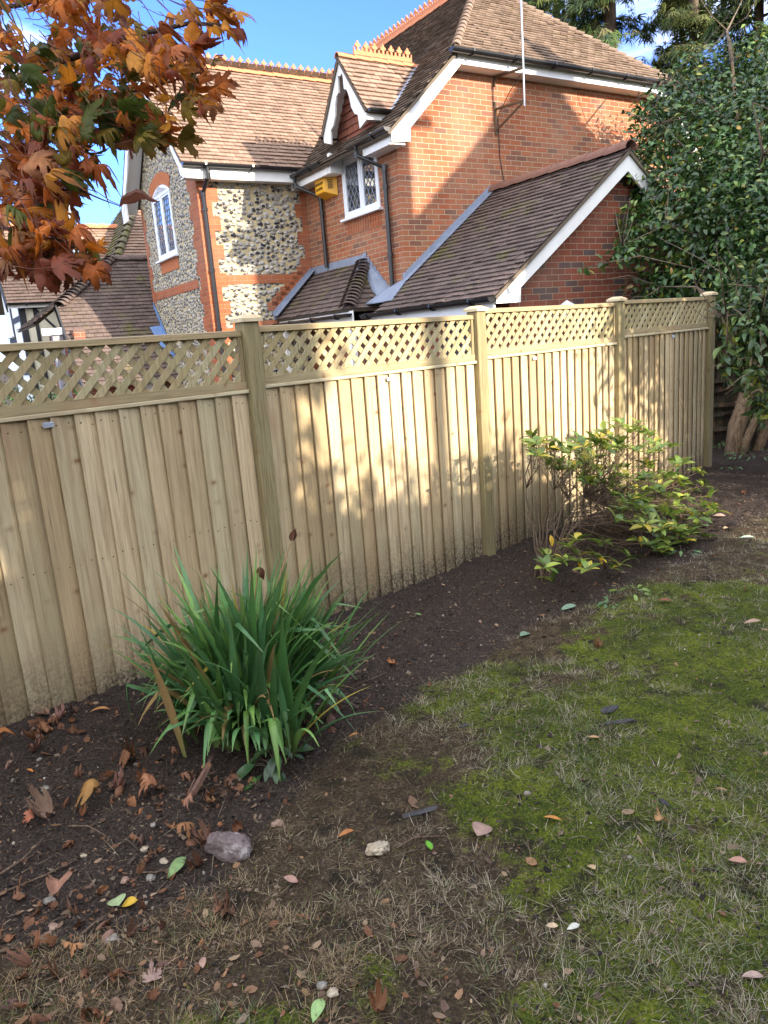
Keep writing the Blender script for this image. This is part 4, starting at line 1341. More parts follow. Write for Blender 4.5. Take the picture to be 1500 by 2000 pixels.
plab = ['boarded fence panel behind the maple trunk, left of the view',
        'pale boarded fence panel behind the bare left corner, wide metal tag at top left',
        'sunlit boarded fence panel behind the spiky clump, small metal tag at its top middle',
        'boarded fence panel half behind the leaning shrub, crossed by a slanting shadow edge',
        'boarded fence panel furthest right, mostly dappled with leaf shade']
tlab = ['diagonal trellis strip behind the maple trunk, left of the view',
        'diagonal trellis strip above the left panel, with garden greenery showing through',
        'diagonal trellis strip between the grainy post and the scuffed post',
        'diagonal trellis strip in front of the dark brick garage gable',
        'shortest looking diagonal trellis strip, in shade next to the end post']
NL = MB()
for i in range(5):
    t0, t1 = POST_T[i] + .052, POST_T[i + 1] - .052
    W = t1 - t0
    bz, mz, rz = BOT_Z[i], MID_Z[i], RAIL_Z[i]
    P = empty('boarded_fence', fw(t0, FENCE_N, bz), F_ROT)
    tag(P, plab[i], 'fence panel', GROUP_F)
    top = mz - bz - .052
    nb = 17
    pt = W / nb
    d = MB(); nails = MB()
    for k in range(nb):
        x0 = k * pt + RNG.normal(0, .0022); wd = pt * 1.17 + RNG.normal(0, .002)
        if k == nb - 1: wd = W - x0
        yo = RNG.normal(0, .0012)
        th0, th1 = .011, .005
        zb = RNG.uniform(-.006, .006) - .012
        # thick edge on the left lies over the thin edge of the board before it
        yl, yr = -.030 + yo, -.006 + yo
        tilt = RNG.normal(0, .002)
        v = []
        for zz, dx in ((zb, 0), (top, tilt)):
            v += [(x0 + dx, yl, zz), (x0 + wd + dx, yr, zz), (x0 + wd + dx, yr + th1, zz), (x0 + dx, yl + th0, zz)]
        d.add(v, [(3, 2, 1, 0), (4, 5, 6, 7), (0, 1, 5, 4), (1, 2, 6, 5), (2, 3, 7, 6), (3, 0, 4, 7)])
        for zz in (top - .045, top * .5, .12):
            for xx in (x0 + .022, x0 + wd * .62):
                fy = yl + (yr - yl) * ((xx - x0) / wd) - .0006
                jx, jz = RNG.normal(0, .004), RNG.normal(0, .008)
                nails.add([(xx + jx - .0034, fy, zz + jz - .0034), (xx + jx + .0034, fy, zz + jz - .0034), (xx + jx + .0034, fy, zz + jz + .0034), (xx + jx - .0034, fy, zz + jz + .0034)], [(0, 1, 2, 3)])
    d.build('boards', MT['board'], P)
    nails.build('nail_heads', MT['rust'], P, fix=False)['kind'] = 'stuff'
    d = MB(); d.box(0, W, -.037, .03, top + .001, top + .021); d.build('capping', MT['strip'], P, bevel=.003)
    d = MB()
    for zz in (.15, top * .5, top - .1):
        d.box(0, W, .010, .045, zz - .035, zz + .035)
    d.build('arris_rail', MT['rail'], P)
    # pressed metal tag
    tx = [.9, 0, .98, .60, .95][i]
    if i == 1:
        tx = (0.700 * EYE + .03) - t0
    big = (i == 0)
    w_, h_ = (.026, .013)
    if True:
        tg = MB()
        c_ = .006
        y0 = -.0355
        tg.prism([(tx - w_ + c_, y0, top - .033 - h_), (tx + w_ - c_, y0, top - .033 - h_), (tx + w_, y0, top - .033 - h_ + c_), (tx + w_, y0, top - .033 + h_ - c_),
                  (tx + w_ - c_, y0, top - .033 + h_), (tx - w_ + c_, y0, top - .033 + h_), (tx - w_, y0, top - .033 + h_ - c_), (tx - w_, y0, top - .033 - h_ + c_)], (0, .005, 0))
        tgo = tg.build('metal_tag', MT['plate'], P)
        Mx = Matrix(((1, 0, 0, tx), (0, 0, -1, y0 - .0006), (0, 1, 0, top - .031), (0, 0, 0, 1)))
        text_mesh('AVS', .019, 'raised_lettering', MT['platehi'], tgo, Mx, .0006)
        rm = MB()
        zc_ = top - .033
        for a, b_ in (((-w_ + .004, -h_ + .003), (w_ - .004, -h_ + .003)), ((-w_ + .004, h_ - .003), (w_ - .004, h_ - .003)), ((-w_ + .003, -h_ + .005), (-w_ + .003, h_ - .005)), ((w_ - .003, -h_ + .005), (w_ - .003, h_ - .005))):
            rm.bar((tx + a[0], y0 - .0005, zc_ + a[1]), (tx + b_[0], y0 - .0005, zc_ + b_[1]), .002, .0015, up=(0, 1, 0))
        rm.build('raised_rim', MT['platehi'], tgo)
    # trellis topper
    Q = empty('trellis_topper', fw(t0, FENCE_N, mz - .029), F_ROT)
    tag(Q, tlab[i], 'trellis', GROUP_T)
    hh = rz - (mz - .029)
    d = MB()
    d.box(.001, W - .001, -.022, .022, 0, .044)
    d.add([(.001, -.026, hh - .034), (W - .001, -.026, hh - .034), (W - .001, .026, hh - .034), (.001, .026, hh - .034), (.001, -.022, hh - .005), (W - .001, -.022, hh - .005), (W - .001, .022, hh), (.001, .022, hh)],
          [(3, 2, 1, 0), (4, 5, 6, 7), (0, 1, 5, 4), (1, 2, 6, 5), (2, 3, 7, 6), (3, 0, 4, 7)])
    d.build('frame_rail', MT['rail'], Q)
    d = MB()
    d.box(.001, .026, -.0195, .0195, .0445, hh - .0345); d.build('frame_side', MT['post'], Q)
    d = MB(); d.box(W - .026, W - .001, -.0195, .0195, .0445, hh - .0345); d.build('frame_side', MT['post'], Q)
    zl, zh = .040, hh - .030
    for nm, s, y0, y1 in (('lath_back', -1, .001, .010), ('lath_front', 1, -.0105, -.0012)):
        d = MB()
        pitch = .098
        hw_ = .0240     # half width of the lath along x (0.038 across the grain)
        k = -6
        while k * pitch < W + .4:
            c = k * pitch + (0.03 if s > 0 else 0.0) + RNG.normal(0, .003)
            k += 1
            xb = c; xt = c + s * (zh - zl) * 1.0
            poly = [(xb - hw_, zl), (xb + hw_, zl), (xt + hw_, zh), (xt - hw_, zh)]
            # clip to the panel in x
            def clipx(pl, lim, sign):
                out = []
                for a, b_ in zip(pl, pl[1:] + pl[:1]):
                    ia, ib = sign * (a[0] - lim) <= 0, sign * (b_[0] - lim) <= 0
                    if ia: out.append(a)
                    if ia != ib:
                        f = (lim - a[0]) / (b_[0] - a[0]); out.append((lim, a[1] + f * (b_[1] - a[1])))
                return out
            poly = clipx(poly, W - .012, 1); poly = clipx(poly, .012, -1) if len(poly) > 2 else poly
            if len(poly) < 3: continue
            d.prism([(x, y0, z) for x, z in poly], (0, y1 - y0, 0))
        d.build('laths', MT['trellis'], Q)

# older dark fence returning from the end post
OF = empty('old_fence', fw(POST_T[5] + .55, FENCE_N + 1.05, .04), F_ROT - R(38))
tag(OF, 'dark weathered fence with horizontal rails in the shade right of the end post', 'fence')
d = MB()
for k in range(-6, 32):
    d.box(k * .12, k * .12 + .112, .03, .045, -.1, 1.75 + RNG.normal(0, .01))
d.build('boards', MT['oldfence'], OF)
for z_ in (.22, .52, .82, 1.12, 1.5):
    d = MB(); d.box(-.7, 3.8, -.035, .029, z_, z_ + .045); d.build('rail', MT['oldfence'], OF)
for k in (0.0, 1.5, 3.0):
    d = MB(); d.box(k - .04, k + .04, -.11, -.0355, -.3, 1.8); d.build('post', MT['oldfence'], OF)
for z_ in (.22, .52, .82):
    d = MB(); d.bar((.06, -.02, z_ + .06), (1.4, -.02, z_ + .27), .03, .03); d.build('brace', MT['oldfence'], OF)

# ------------------------------------------------------------------ THE GROUND
def axis(lo, hi, step, far):
    core = np.arange(lo, hi, step)
    out = [hi]
    s = step
    while out[-1] < far:
        s *= 1.28; out.append(out[-1] + s)
    out2 = [lo]
    s = step
    while out2[-1] > -far:
        s *= 1.28; out2.append(out2[-1] - s)
    return np.array(out2[1:][::-1] + list(core) + out)


gx = axis(-3.2, 4.6, 0.024, 400)
gy_ = axis(0.7, 8.0, 0.024, 400)
GX, GY = np.meshgrid(gx, gy_)
GZ_ = ground_z(GX, GY)
nx, ny = len(gx), len(gy_)
idx = np.arange(nx * ny).reshape(ny, nx)
quads = np.stack([idx[:-1, :-1], idx[:-1, 1:], idx[1:, 1:], idx[1:, :-1]], -1).reshape(-1, 4)
x_, y_ = GX.ravel(), GY.ravel()
bm_ = bed_mask(x_, y_)


def moss_mask(x, y):
    t, n = fence_tn(x, y)
    base = 0.6 * fbm(x, y, 1.4, 4, 0.6) + 0.4 * fbm(x + 5, y, 4.5, 4, 0.65)
    # mossiest in the middle and right of the lawn, thin and dry at the near left and along the bed
    g = 0.22 * smooth(0.7, 2.4, t) - 0.16 * smooth(1.2, 2.3, n) - 0.13 * smooth(3.8, 5.6, t)
    return smooth(0.40, 0.78, base + g + 0.10 * (fbm(x, y, 13, 3) - 0.5))


mm = moss_mask(x_, y_)
cols = np.stack([bm_, mm, fbm(x_, y_, 3.1, 4, 0.6), np.ones_like(bm_)], 1)
me = np_mesh('lawn_and_bed', np.stack([x_, y_, GZ_.ravel()], 1), [quads], cols)
me.polygons.foreach_set('use_smooth', [True] * len(me.polygons))
t = T('garden_ground')
o = t.obj()
cs_ = t.n('SeparateColor', {'Color': t.attr()}).outputs
n_f = t.noise(o, 90, 5, 0.7)
n_m = t.noise(o, 14, 5, 0.65)
n_l = t.noise(o, 2.2, 4, 0.6)
soil = t.ramp(n_f, [(0.30, (0.010, 0.008, 0.007)), (0.5, (0.050, 0.037, 0.031)), (0.64, (0.115, 0.088, 0.072)), (0.74, (0.26, 0.20, 0.16))])
soil = t.mix(t.math('MULTIPLY', n_m, 0.55), soil, (0.022, 0.017, 0.015))
soil = t.mix(t.math('MULTIPLY', t.ramp(n_l, [(0.45, (0, 0, 0)), (0.7, (1, 1, 1))]), 0.30), soil, (0.075, 0.055, 0.047))
dry = t.ramp(t.math('ADD', t.math('MULTIPLY', n_f, .6), t.math('MULTIPLY', n_m, .4)), [(0.32, (0.012, 0.009, 0.006)), (0.5, (0.060, 0.042, 0.025)), (0.68, (0.17, 0.125, 0.075))])
mos = t.ramp(t.math('ADD', t.math('MULTIPLY', n_f, 0.5), t.math('ADD', t.math('MULTIPLY', n_m, 0.25), t.math('MULTIPLY', n_l, 0.25))), [(0.34, (0.012, 0.018, 0.004)), (0.49, (0.055, 0.076, 0.010)), (0.61, (0.17, 0.195, 0.018))])
edge_n = t.math('ADD', cs_[1], t.math('ADD', t.math('MULTIPLY', t.math('SUBTRACT', n_m, 0.5), 1.3), t.math('MULTIPLY', t.math('SUBTRACT', n_f, 0.5), 0.9)))
lawn = t.mix(t.ramp(edge_n, [(0.3, (0, 0, 0)), (0.65, (1, 1, 1))]), dry, mos)
bed_e = t.math('ADD', cs_[0], t.math('MULTIPLY', t.math('SUBTRACT', n_m, 0.5), 1.5))
lawn = t.mix(t.ramp(t.noise(o, 6.5, 4, .6), [(.54, (0, 0, 0)), (.66, (.85, .85, .85))]), lawn, (0.020, 0.017, 0.011))
gcol = t.mix(t.ramp(bed_e, [(0.25, (0, 0, 0)), (0.75, (1, 1, 1))]), lawn, soil)
gh = t.math('ADD', n_f, t.math('MULTIPLY', n_m, 1.4))
t.done(gcol, 0.92, t.bump(gh, 1.0, 0.020), 0.15)
g = link('lawn_and_bed', me, t.m)
tag(g, kind='structure')
g.name = 'ground'


# ------------------------------------------------------------------ grass, moss and litter (nobody could count these)
def sample_ground(n, xr=(-1.75, 4.6), yr=(1.05, 7.2), power=1.6):
    """more where the camera is near."""
    out_x, out_y = [], []
    got = 0
    while got < n:
        x = RNG.uniform(*xr, n); y = RNG.uniform(*yr, n)
        d = np.hypot(x, y)
        keep = RNG.random(n) < np.clip((1.9 / np.maximum(d, 1.0)) ** power, 0, 1)
        # only what the lens could plausibly see, with a margin
        keep &= (x < 0.62 * y + 0.35) & (x > -0.62 * y - 0.35)
        tt, nn = fence_tn(x, y)
        keep &= nn < FENCE_N - .04
        out_x.append(x[keep]); out_y.append(y[keep]); got += keep.sum()
    return np.concatenate(out_x)[:n], np.concatenate(out_y)[:n]


def blades(name, x, y, length, width, az, lean, curl, cols, mat, label=None):
    """three-segment blades: x,y roots; lean from vertical at the root, curl added to the tip."""
    N = len(x)
    z = ground_z(x, y) - .003
    dirx, diry = np.cos(az), np.sin(az)
    px_, py_ = -diry, dirx
    V = np.zeros((N, 7, 3))
    cx, cy, cz = x.copy(), y.copy(), z.copy()
    for s in range(4):
        wv = width * (1 - s / 3.0) ** 0.7 if s < 3 else 0 * width
        if s < 3:
            V[:, 2 * s] = np.stack([cx - px_ * wv / 2, cy - py_ * wv / 2, cz], 1)
            V[:, 2 * s + 1] = np.stack([cx + px_ * wv / 2, cy + py_ * wv / 2, cz], 1)
        else:
            V[:, 6] = np.stack([cx, cy, cz], 1)
        a = lean + curl * (s / 3.0)
        st = length / 3
        cx = cx + dirx * np.sin(a) * st; cy = cy + diry * np.sin(a) * st; cz = cz + np.cos(a) * st
    off = (np.arange(N) * 7)[:, None]
    q = np.concatenate([off + np.array([[0, 1, 3, 2]]), off + np.array([[2, 3, 5, 4]])])
    tr = off + np.array([[4, 5, 6]])
    c = np.repeat(cols[:, None, :], 7, 1)
    c[:, :2, :3] *= 0.8
    me = np_mesh(name, V.reshape(-1, 3), [q, tr], c.reshape(-1, 4))
    o = link(name, me, mat)
    return o


def colour_mix(stops, r, jitter=0.12):
    stops = np.array(stops, float)
    k = r * (len(stops) - 1)
    i = np.clip(k.astype(int), 0, len(stops) - 2); f = (k - i)[:, None]
    c = stops[i] * (1 - f) + stops[i + 1] * f
    c = c * (1 + RNG.normal(0, jitter, (len(r), 1)))
    return np.concatenate([np.clip(c, 0, 1), np.ones((len(r), 1))], 1)


mat_grass = mat_leaf('grass_blades', None, 0.6, 0.25, 0.25, attr=True, var=0.2)
# dry tufts
tx_, ty_ = sample_ground(9000, power=1.2)
keep = (bed_mask(tx_, ty_) < 0.55) & (RNG.random(len(tx_)) < 0.07 + 0.93 * np.maximum(smooth(.46, .58, fbm(tx_, ty_, 2.6, 4, .6)), .75 * smooth(3.0, 4.6, fence_tn(tx_, ty_)[0])))
tx_, ty_ = tx_[keep], ty_[keep]
per = RNG.integers(7, 24, len(tx_))
rep = np.repeat(np.arange(len(tx_)), per)
N = len(rep)
spread = RNG.gamma(2.0, 0.010, N)
a_ = RNG.uniform(0, 2 * math.pi, N)
bx_, by_ = tx_[rep] + np.cos(a_) * spread, ty_[rep] + np.sin(a_) * spread
gr = (RNG.random(len(tx_)) < 0.26 * moss_mask(tx_, ty_) + 0.06)[rep]
c_dry = colour_mix([(.14, .105, .06), (.29, .24, .165), (.48, .43, .33), (.28, .23, .17)], RNG.random(N))
c_grn = colour_mix([(.06, .10, .03), (.13, .17, .07), (.20, .21, .12)], RNG.random(N))
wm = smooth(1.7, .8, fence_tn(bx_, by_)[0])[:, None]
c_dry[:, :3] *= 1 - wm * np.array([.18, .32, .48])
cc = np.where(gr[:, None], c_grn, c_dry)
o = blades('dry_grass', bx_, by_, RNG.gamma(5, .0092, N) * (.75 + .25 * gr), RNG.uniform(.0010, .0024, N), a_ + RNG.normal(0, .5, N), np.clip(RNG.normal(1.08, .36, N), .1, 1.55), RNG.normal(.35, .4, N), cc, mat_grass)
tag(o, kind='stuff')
# matted thatch lying on the lawn
tx_, ty_ = sample_ground(60000, power=1.3)
keep = (bed_mask(tx_, ty_) < 0.6) & (RNG.random(len(tx_)) < (1.05 - 0.7 * moss_mask(tx_, ty_)) * (.25 + .75 * smooth(.40, .60, fbm(tx_ + 3, ty_, 3.1, 4, .6))))
tx_, ty_ = tx_[keep], ty_[keep]; N = len(tx_)
o = blades('thatch', tx_, ty_, RNG.gamma(4, .009, N), RNG.uniform(.0010, .0026, N), RNG.uniform(0, 6.3, N), RNG.normal(1.42, .14, N), RNG.normal(0.1, .25, N),
           colour_mix([(.06, .045, .028), (.17, .13, .08), (.36, .29, .19), (.16, .10, .06)], RNG.random(N)), mat_grass)
tag(o, kind='stuff')
# moss cushions: short dense green tips
tx_, ty_ = sample_ground(110000, power=1.2)
keep = (bed_mask(tx_, ty_) < 0.45) & (RNG.random(len(tx_)) < .12 + moss_mask(tx_, ty_))
tx_, ty_ = tx_[keep], ty_[keep]; N = len(tx_)
o = blades('moss', tx_, ty_, RNG.gamma(5, .0022, N), RNG.uniform(.0016, .0034, N), RNG.uniform(0, 6.3, N), RNG.normal(.5, .35, N), RNG.normal(.3, .3, N),
           colour_mix([(.024, .042, .006), (.085, .125, .012), (.20, .245, .018), (.16, .16, .035)], np.clip((fbm(tx_, ty_, 2.2, 4, .6) - .5) * 2.0 + .38 + RNG.random(N) * .40 - .15, 0, .999)), mat_grass)
tag(o, kind='stuff')
# brown crumbs, bark and needles on the soil and thin lawn
tx_, ty_ = sample_ground(70000, power=1.1)
b_ = bed_mask(tx_, ty_)
keep = RNG.random(len(tx_)) < np.where(b_ > .5, .8, .30)
tx_, ty_ = tx_[keep], ty_[keep]; N = len(tx_)
tv = np.array([[-.5, -.35, 0], [.5, -.25, .05], [.45, .3, .12], [-.4, .4, .03], [0, 0, .3]])
tf = [np.array([[0, 1, 4], [1, 2, 4], [2, 3, 4], [3, 0, 4]])]
nr = np.stack([RNG.normal(0, .5, N), RNG.normal(0, .5, N), np.ones(N)], 1)
sc3 = np.stack([RNG.gamma(2, .0042, N) + .002, RNG.gamma(2, .0024, N) + .0015, RNG.gamma(2, .0026, N) + .001], 1)
big = RNG.random(N) < .05
sc3[big] = np.stack([RNG.gamma(4, .005, N), RNG.gamma(4, .0045, N), RNG.gamma(4, .005, N)], 1)[big]
me = instance_mesh('soil_crumbs', tv, tf, np.stack([tx_, ty_, ground_z(tx_, ty_) + .001], 1), frames(nr), sc3,
                   colour_mix([(.010, .008, .007), (.03, .024, .02), (.055, .042, .034), (.10, .07, .048), (.20, .155, .11)], RNG.random(N) ** 1.25))
t = T('crumb'); t.done(t.attr(), .9, None, .2)
o = link('soil_crumbs', me, t.m); tag(o, kind='stuff')
# straws and fine twigs lying about
tx_, ty_ = sample_ground(6500)
t_, n__ = fence_tn(tx_, ty_)
keep = RNG.random(len(tx_)) < .35 + .65 * smooth(1.7, .7, t_)
tx_, ty_ = tx_[keep], ty_[keep]
N = len(tx_)
o = blades('straw', tx_, ty_, RNG.gamma(3, .017, N), RNG.uniform(.0012, .003, N), RNG.uniform(0, 6.3, N), RNG.normal(1.48, .08, N), RNG.normal(.05, .15, N),
           colour_mix([(.06, .04, .03), (.17, .12, .08), (.33, .27, .18)], RNG.random(N)), mat_grass)
tag(o, kind='stuff')
tx_, ty_ = sample_ground(3200, power=1.0)
keep = bed_mask(tx_, ty_) > .35
tx_, ty_ = tx_[keep], ty_[keep]; N = len(tx_)
o = blades('rootlets', tx_, ty_, RNG.gamma(3, .022, N), RNG.uniform(.0016, .004, N), RNG.uniform(0, 6.3, N), RNG.normal(1.42, .12, N), RNG.normal(.12, .2, N),
           colour_mix([(.03, .02, .016), (.09, .06, .045), (.20, .15, .11), (.05, .03, .025)], RNG.random(N)), mat_grass)
tag(o, kind='stuff')
# broken leaf scraps
tx_, ty_ = sample_ground(5200)
b_ = bed_mask(tx_, ty_)
t_, n__ = fence_tn(tx_, ty_)
keep = RNG.random(len(tx_)) < np.where(b_ > .4, .30, .05) + .75 * smooth(1.5, .6, t_) + .35 * smooth(3.2, 3.7, n__) * smooth(2.6, 1.8, t_)
tx_, ty_ = tx_[keep], ty_[keep]; N = len(tx_)
tv = np.array([[-.5, -.1, .02], [-.15, -.3, 0], [.3, -.22, .10], [.5, .05, .2], [.12, .3, .08], [-.3, .25, .02], [0, 0, -.02]])
tf = [np.array([[0, 1, 6], [1, 2, 6], [2, 3, 6], [3, 4, 6], [4, 5, 6], [5, 0, 6]])]
nr = np.stack([RNG.normal(0, .35, N), RNG.normal(0, .35, N), np.ones(N)], 1)
me = instance_mesh('leaf_scraps', tv, tf, np.stack([tx_, ty_, ground_z(tx_, ty_) + .004], 1), frames(nr), RNG.gamma(2.2, .0062, N) + .004,
                   colour_mix([(.07, .04, .025), (.20, .085, .04), (.14, .07, .04), (.30, .17, .09), (.10, .065, .05), (.34, .24, .15), (.16, .10, .08)], RNG.random(N)))
o = link('leaf_scraps', me, mat_leaf('leaf_scrap', None, .7, .2, .25, attr=True)); tag(o, kind='stuff')
# gravel bits
tx_, ty_ = sample_ground(520)
keep = RNG.random(len(tx_)) < .25 + .75 * (bed_mask(tx_, ty_) > .4)
tx_, ty_ = tx_[keep], ty_[keep]; N = len(tx_)
ico = bmesh.new(); bmesh.ops.create_icosphere(ico, subdivisions=2, radius=.5)
iv = np.array([v.co[:] for v in ico.verts]); itf = np.array([[v.index for v in f.verts] for f in ico.faces]); ico.free()
iv = iv * (1 + .18 * np.sin(iv[:, :1] * 9 + iv[:, 1:2] * 7))
me = instance_mesh('gravel', iv, [itf], np.stack([tx_, ty_, ground_z(tx_, ty_) + .001], 1), frames(RNG.normal(size=(N, 3))), np.stack([RNG.gamma(2.2, .0026, N) + .0025] * 3, 1) * RNG.uniform(.6, 1.2, (N, 3)),
                   colour_mix([(.07, .058, .05), (.15, .13, .11), (.24, .21, .18), (.42, .39, .34)], RNG.random(N)))
t = T('gravel_stone'); t.done(t.attr(), .75, None, .3)
o = link('gravel', me, t.m); tag(o, kind='stuff')


# ------------------------------------------------------------------ LEAF SHAPES
def maple_outline():
    """outline of a five-lobed maple leaf, tip up, base at the origin; about 1 wide."""
    h = [(0.00, 1.00), (0.035, .87), (0.11, .80), (0.075, .73), (0.17, .66), (0.13, .52), (0.20, .50), (.30, .60), (.33, .68), (.37, .64), (.50, .70), (.44, .60), (.55, .56), (.43, .48), (.46, .42),
         (.33, .34), (.27, .26), (.38, .22), (.44, .24), (.46, .17), (.36, .10), (.22, .06), (.08, .02), (0.0, 0.05)]
    return h + [(-x, y) for x, y in h[-2:0:-1]]


def leaf_grid_maple():
    """triangulated fan rings so that the leaf can curl."""
    ol = np.array(maple_outline())
    c = np.array([0, .30])
    rings = [ol, c + (ol - c) * .62, c + (ol - c) * .28]
    V = np.concatenate(rings + [c[None]])
    n = len(ol)
    Q = []
    for r in range(2):
        for i in range(n):
            j = (i + 1) % n
            Q.append([r * n + i, r * n + j, (r + 1) * n + j, (r + 1) * n + i])
    Tt = [[2 * n + i, 2 * n + (i + 1) % n, 3 * n] for i in range(n)]
    return V, np.array(Q), np.array(Tt)


MV, MQ, MT3 = leaf_grid_maple()


def curled_maple(N, curl):
    """(N, k, 3) curled copies in leaf space."""
    x, y = MV[:, 0][None], MV[:, 1][None]
    a = curl[:, None]
    ph = RNG.uniform(0, 6.3, (N, 1))
    yy = y - .3
    r2 = x * x + yy * yy
    droop = -a * (1.1 * r2) + .12 * np.sin(5 * x + ph) * np.abs(a) + .05 * np.sin(9 * y + 2 * ph)
    side = RNG.normal(.3, .5, (N, 1)) * a * np.abs(x) * .8
    k = np.clip(1 - .42 * np.abs(a) * np.sqrt(r2) * 1.2, .45, 1.05)
    return np.stack([x * k, .3 + yy * k, droop + side], 2)


def oval_leaf(nseg=6, wide=.42, fold=.12, bend=-.18, tipx=.0):
    V, Q = [], []
    for i in range(nseg + 1):
        s = i / nseg
        w = wide * math.sin(math.pi * min(1, s ** .85)) ** .8 * .5 if 0 < i < nseg else .012
        z = bend * (s - .35) ** 2 * 2
        V += [(-w, s, z + fold * w * 2), (0, s, z), (w, s, z + fold * w * 2)]
    for i in range(nseg):
        b = i * 3
        Q += [(b, b + 1, b + 4, b + 3), (b + 1, b + 2, b + 5, b + 4)]
    return np.array(V), np.array(Q)


# drifts of crumpled leaves caught under the clump and along the foot of the fence
dx_, dy_ = [], []
for px, py, sp, n in ((250, 1490, .10, 20), (300, 1540, .12, 18), (380, 1590, .12, 14), (440, 1530, .08, 12), (560, 1400, .12, 12), (95, 1430, .09, 20), (40, 1470, .10, 14), (650, 1390, .10, 8), (160, 1700, .16, 16), (90, 1800, .18, 22), (230, 1880, .2, 20), (60, 1930, .2, 20), (400, 1640, .08, 10), (620, 1330, .15, 8), (1350, 960, .4, 14), (1430, 990, .4, 18), (1300, 1100, .3, 8)):
    c = ground_at(px, py)
    dx_ += list(RNG.normal(c[0], sp, n)); dy_ += list(RNG.normal(c[1], sp, n))
dx_, dy_ = np.array(dx_), np.array(dy_)
_t, _n = fence_tn(dx_, dy_)
k_ = _n < FENCE_N - .05
dx_, dy_ = dx_[k_], dy_[k_]; N = len(dx_)
v_ = curled_maple(N, RNG.normal(1.5, .4, N)) - np.array([0, .4, 0])
v_[..., 0] *= RNG.uniform(.35, 1.0, (N, 1))
me = instance_mesh('leaf_litter', v_, [MQ, MT3], np.stack([dx_, dy_, ground_z(dx_, dy_) + .012], 1), frames(np.stack([RNG.normal(0, .55, N), RNG.normal(0, .55, N), RNG.choice([-1, 1], N) * 1.0], 1)),
                   RNG.gamma(7, .0088, N).clip(.03, .105), colour_mix([(.07, .035, .02), (.20, .085, .04), (.14, .07, .045), (.32, .14, .06), (.18, .10, .08), (.26, .16, .11)], RNG.random(N), .2))
o = link('leaf_litter', me, mat_leaf('litter_leaf', None, .6, .2, .3, attr=True, var=.55)); tag(o, kind='stuff')


# ------------------------------------------------------------------ MAPLE OVERHANGING FROM THE LEFT
MPL = empty('maple_tree', fw(-.42, 3.0, 0), 0)
tag(MPL, 'maple tree with orange, brown and green autumn leaves reaching in above the fence', 'tree')
mb_loc = np.array(MPL.location)
# branches given by where they run (pixel of the photograph, metres away)
mb_paths = [
    [(-700, 1500, 2.6), (-650, 900, 2.7), (-560, 420, 2.7), (-420, 60, 2.6), (-380, -400, 2.6)],
    [(-560, 420, 2.7), (-300, 300, 2.5), (-60, 190, 2.35), (120, 120, 2.2), (260, 70, 2.1), (370, 45, 2.0), (440, 50, 1.95)],
    [(-60, 190, 2.35), (90, 200, 2.3), (210, 190, 2.2), (300, 170, 2.15), (390, 140, 2.1)],
    [(-300, 300, 2.5), (-80, 290, 2.3), (80, 280, 2.2), (200, 250, 2.1), (330, 230, 2.05)],
    [(-420, 60, 2.6), (-150, 30, 2.5), (40, 10, 2.3), (160, -30, 2.2), (300, -20, 2.2)],
    [(-560, 420, 2.7), (-250, 400, 2.3), (-60, 370, 2.1), (60, 375, 1.95), (165, 368, 1.9)],
    [(-250, 400, 2.3), (-90, 430, 2.0), (40, 450, 1.85), (120, 470, 1.8), (180, 500, 1.8)],
    [(60, 375, 1.95), (130, 360, 1.9), (200, 390, 1.85), (232, 402, 1.84)],
]
d = MB()
for i, p in enumerate(mb_paths):
    P = [at_depth(*q) - mb_loc for q in p]
    if i == 0:
        P = [fw(-.42, 3.0, -.15) - mb_loc, fw(-.40, 3.05, .8) - mb_loc, fw(-.22, 3.28, 1.65) - mb_loc] + P[2:]
    r0 = [.10, .016, .008, .009, .011, .010, .007, .004][i]
    d.tube(P, r0, r0 * .22 if i else .05, n=7)
mpl_wood = d
# leaves: clusters around the twigs, drawn from where the photo is covered
zones = [   # x0, y0, x1, y1 (pixels), depth range, share, green
    (0, -40, 130, 120, 1.9, 2.5, 22, .30), (110, -40, 260, 110, 1.9, 2.4, 24, .22), (0, 90, 170, 240, 1.9, 2.6, 34, .55), (150, 60, 300, 220, 1.9, 2.4, 34, .45),
    (270, 60, 380, 150, 1.9, 2.2, 14, .15), (330, 0, 420, 70, 1.9, 2.1, 7, .10), (400, 20, 465, 60, 1.9, 2.05, 2, .0), (300, 120, 420, 210, 1.9, 2.2, 12, .35),
    (0, 200, 160, 310, 1.8, 2.4, 40, .85), (140, 180, 270, 280, 1.9, 2.3, 22, .65), (240, 200, 350, 270, 1.9, 2.2, 9, .3), (290, 230, 365, 285, 1.9, 2.1, 3, .15),
    (20, 290, 180, 340, 1.8, 2.1, 9, .6), (0, 290, 60, 380, 1.8, 2.2, 10, .2), (0, 360, 120, 470, 1.75, 2.1, 24, .25), (70, 350, 150, 420, 1.8, 2.0, 7, .1),
    (0, 430, 110, 530, 1.7, 2.0, 18, .25), (90, 440, 190, 520, 1.75, 1.95, 11, .1), (60, 500, 200, 545, 1.75, 1.9, 5, .05),
    (-300, -200, 0, 520, 1.7, 2.8, 120, .4), (-100, -330, 330, -30, 2.0, 2.8, 60, .35)]
PX, PY, PD, GRN = [], [], [], []
for x0, y0, x1, y1, d0, d1, n, gq in zones:
    n = int(n * 1.95)
    PX.append(RNG.uniform(x0, x1, n)); PY.append(RNG.uniform(y0, y1, n)); PD.append(RNG.uniform(d0, d1, n)); GRN.append(np.full(n, gq))
PX, PY, PD, GRN = map(np.concatenate, (PX, PY, PD, GRN))
N = len(PX)
pos = np.stack([at_depth(a, b_, c) for a, b_, c in zip(PX, PY, PD)]) - mb_loc
size = RNG.normal(.080, .017, N).clip(.045, .12)
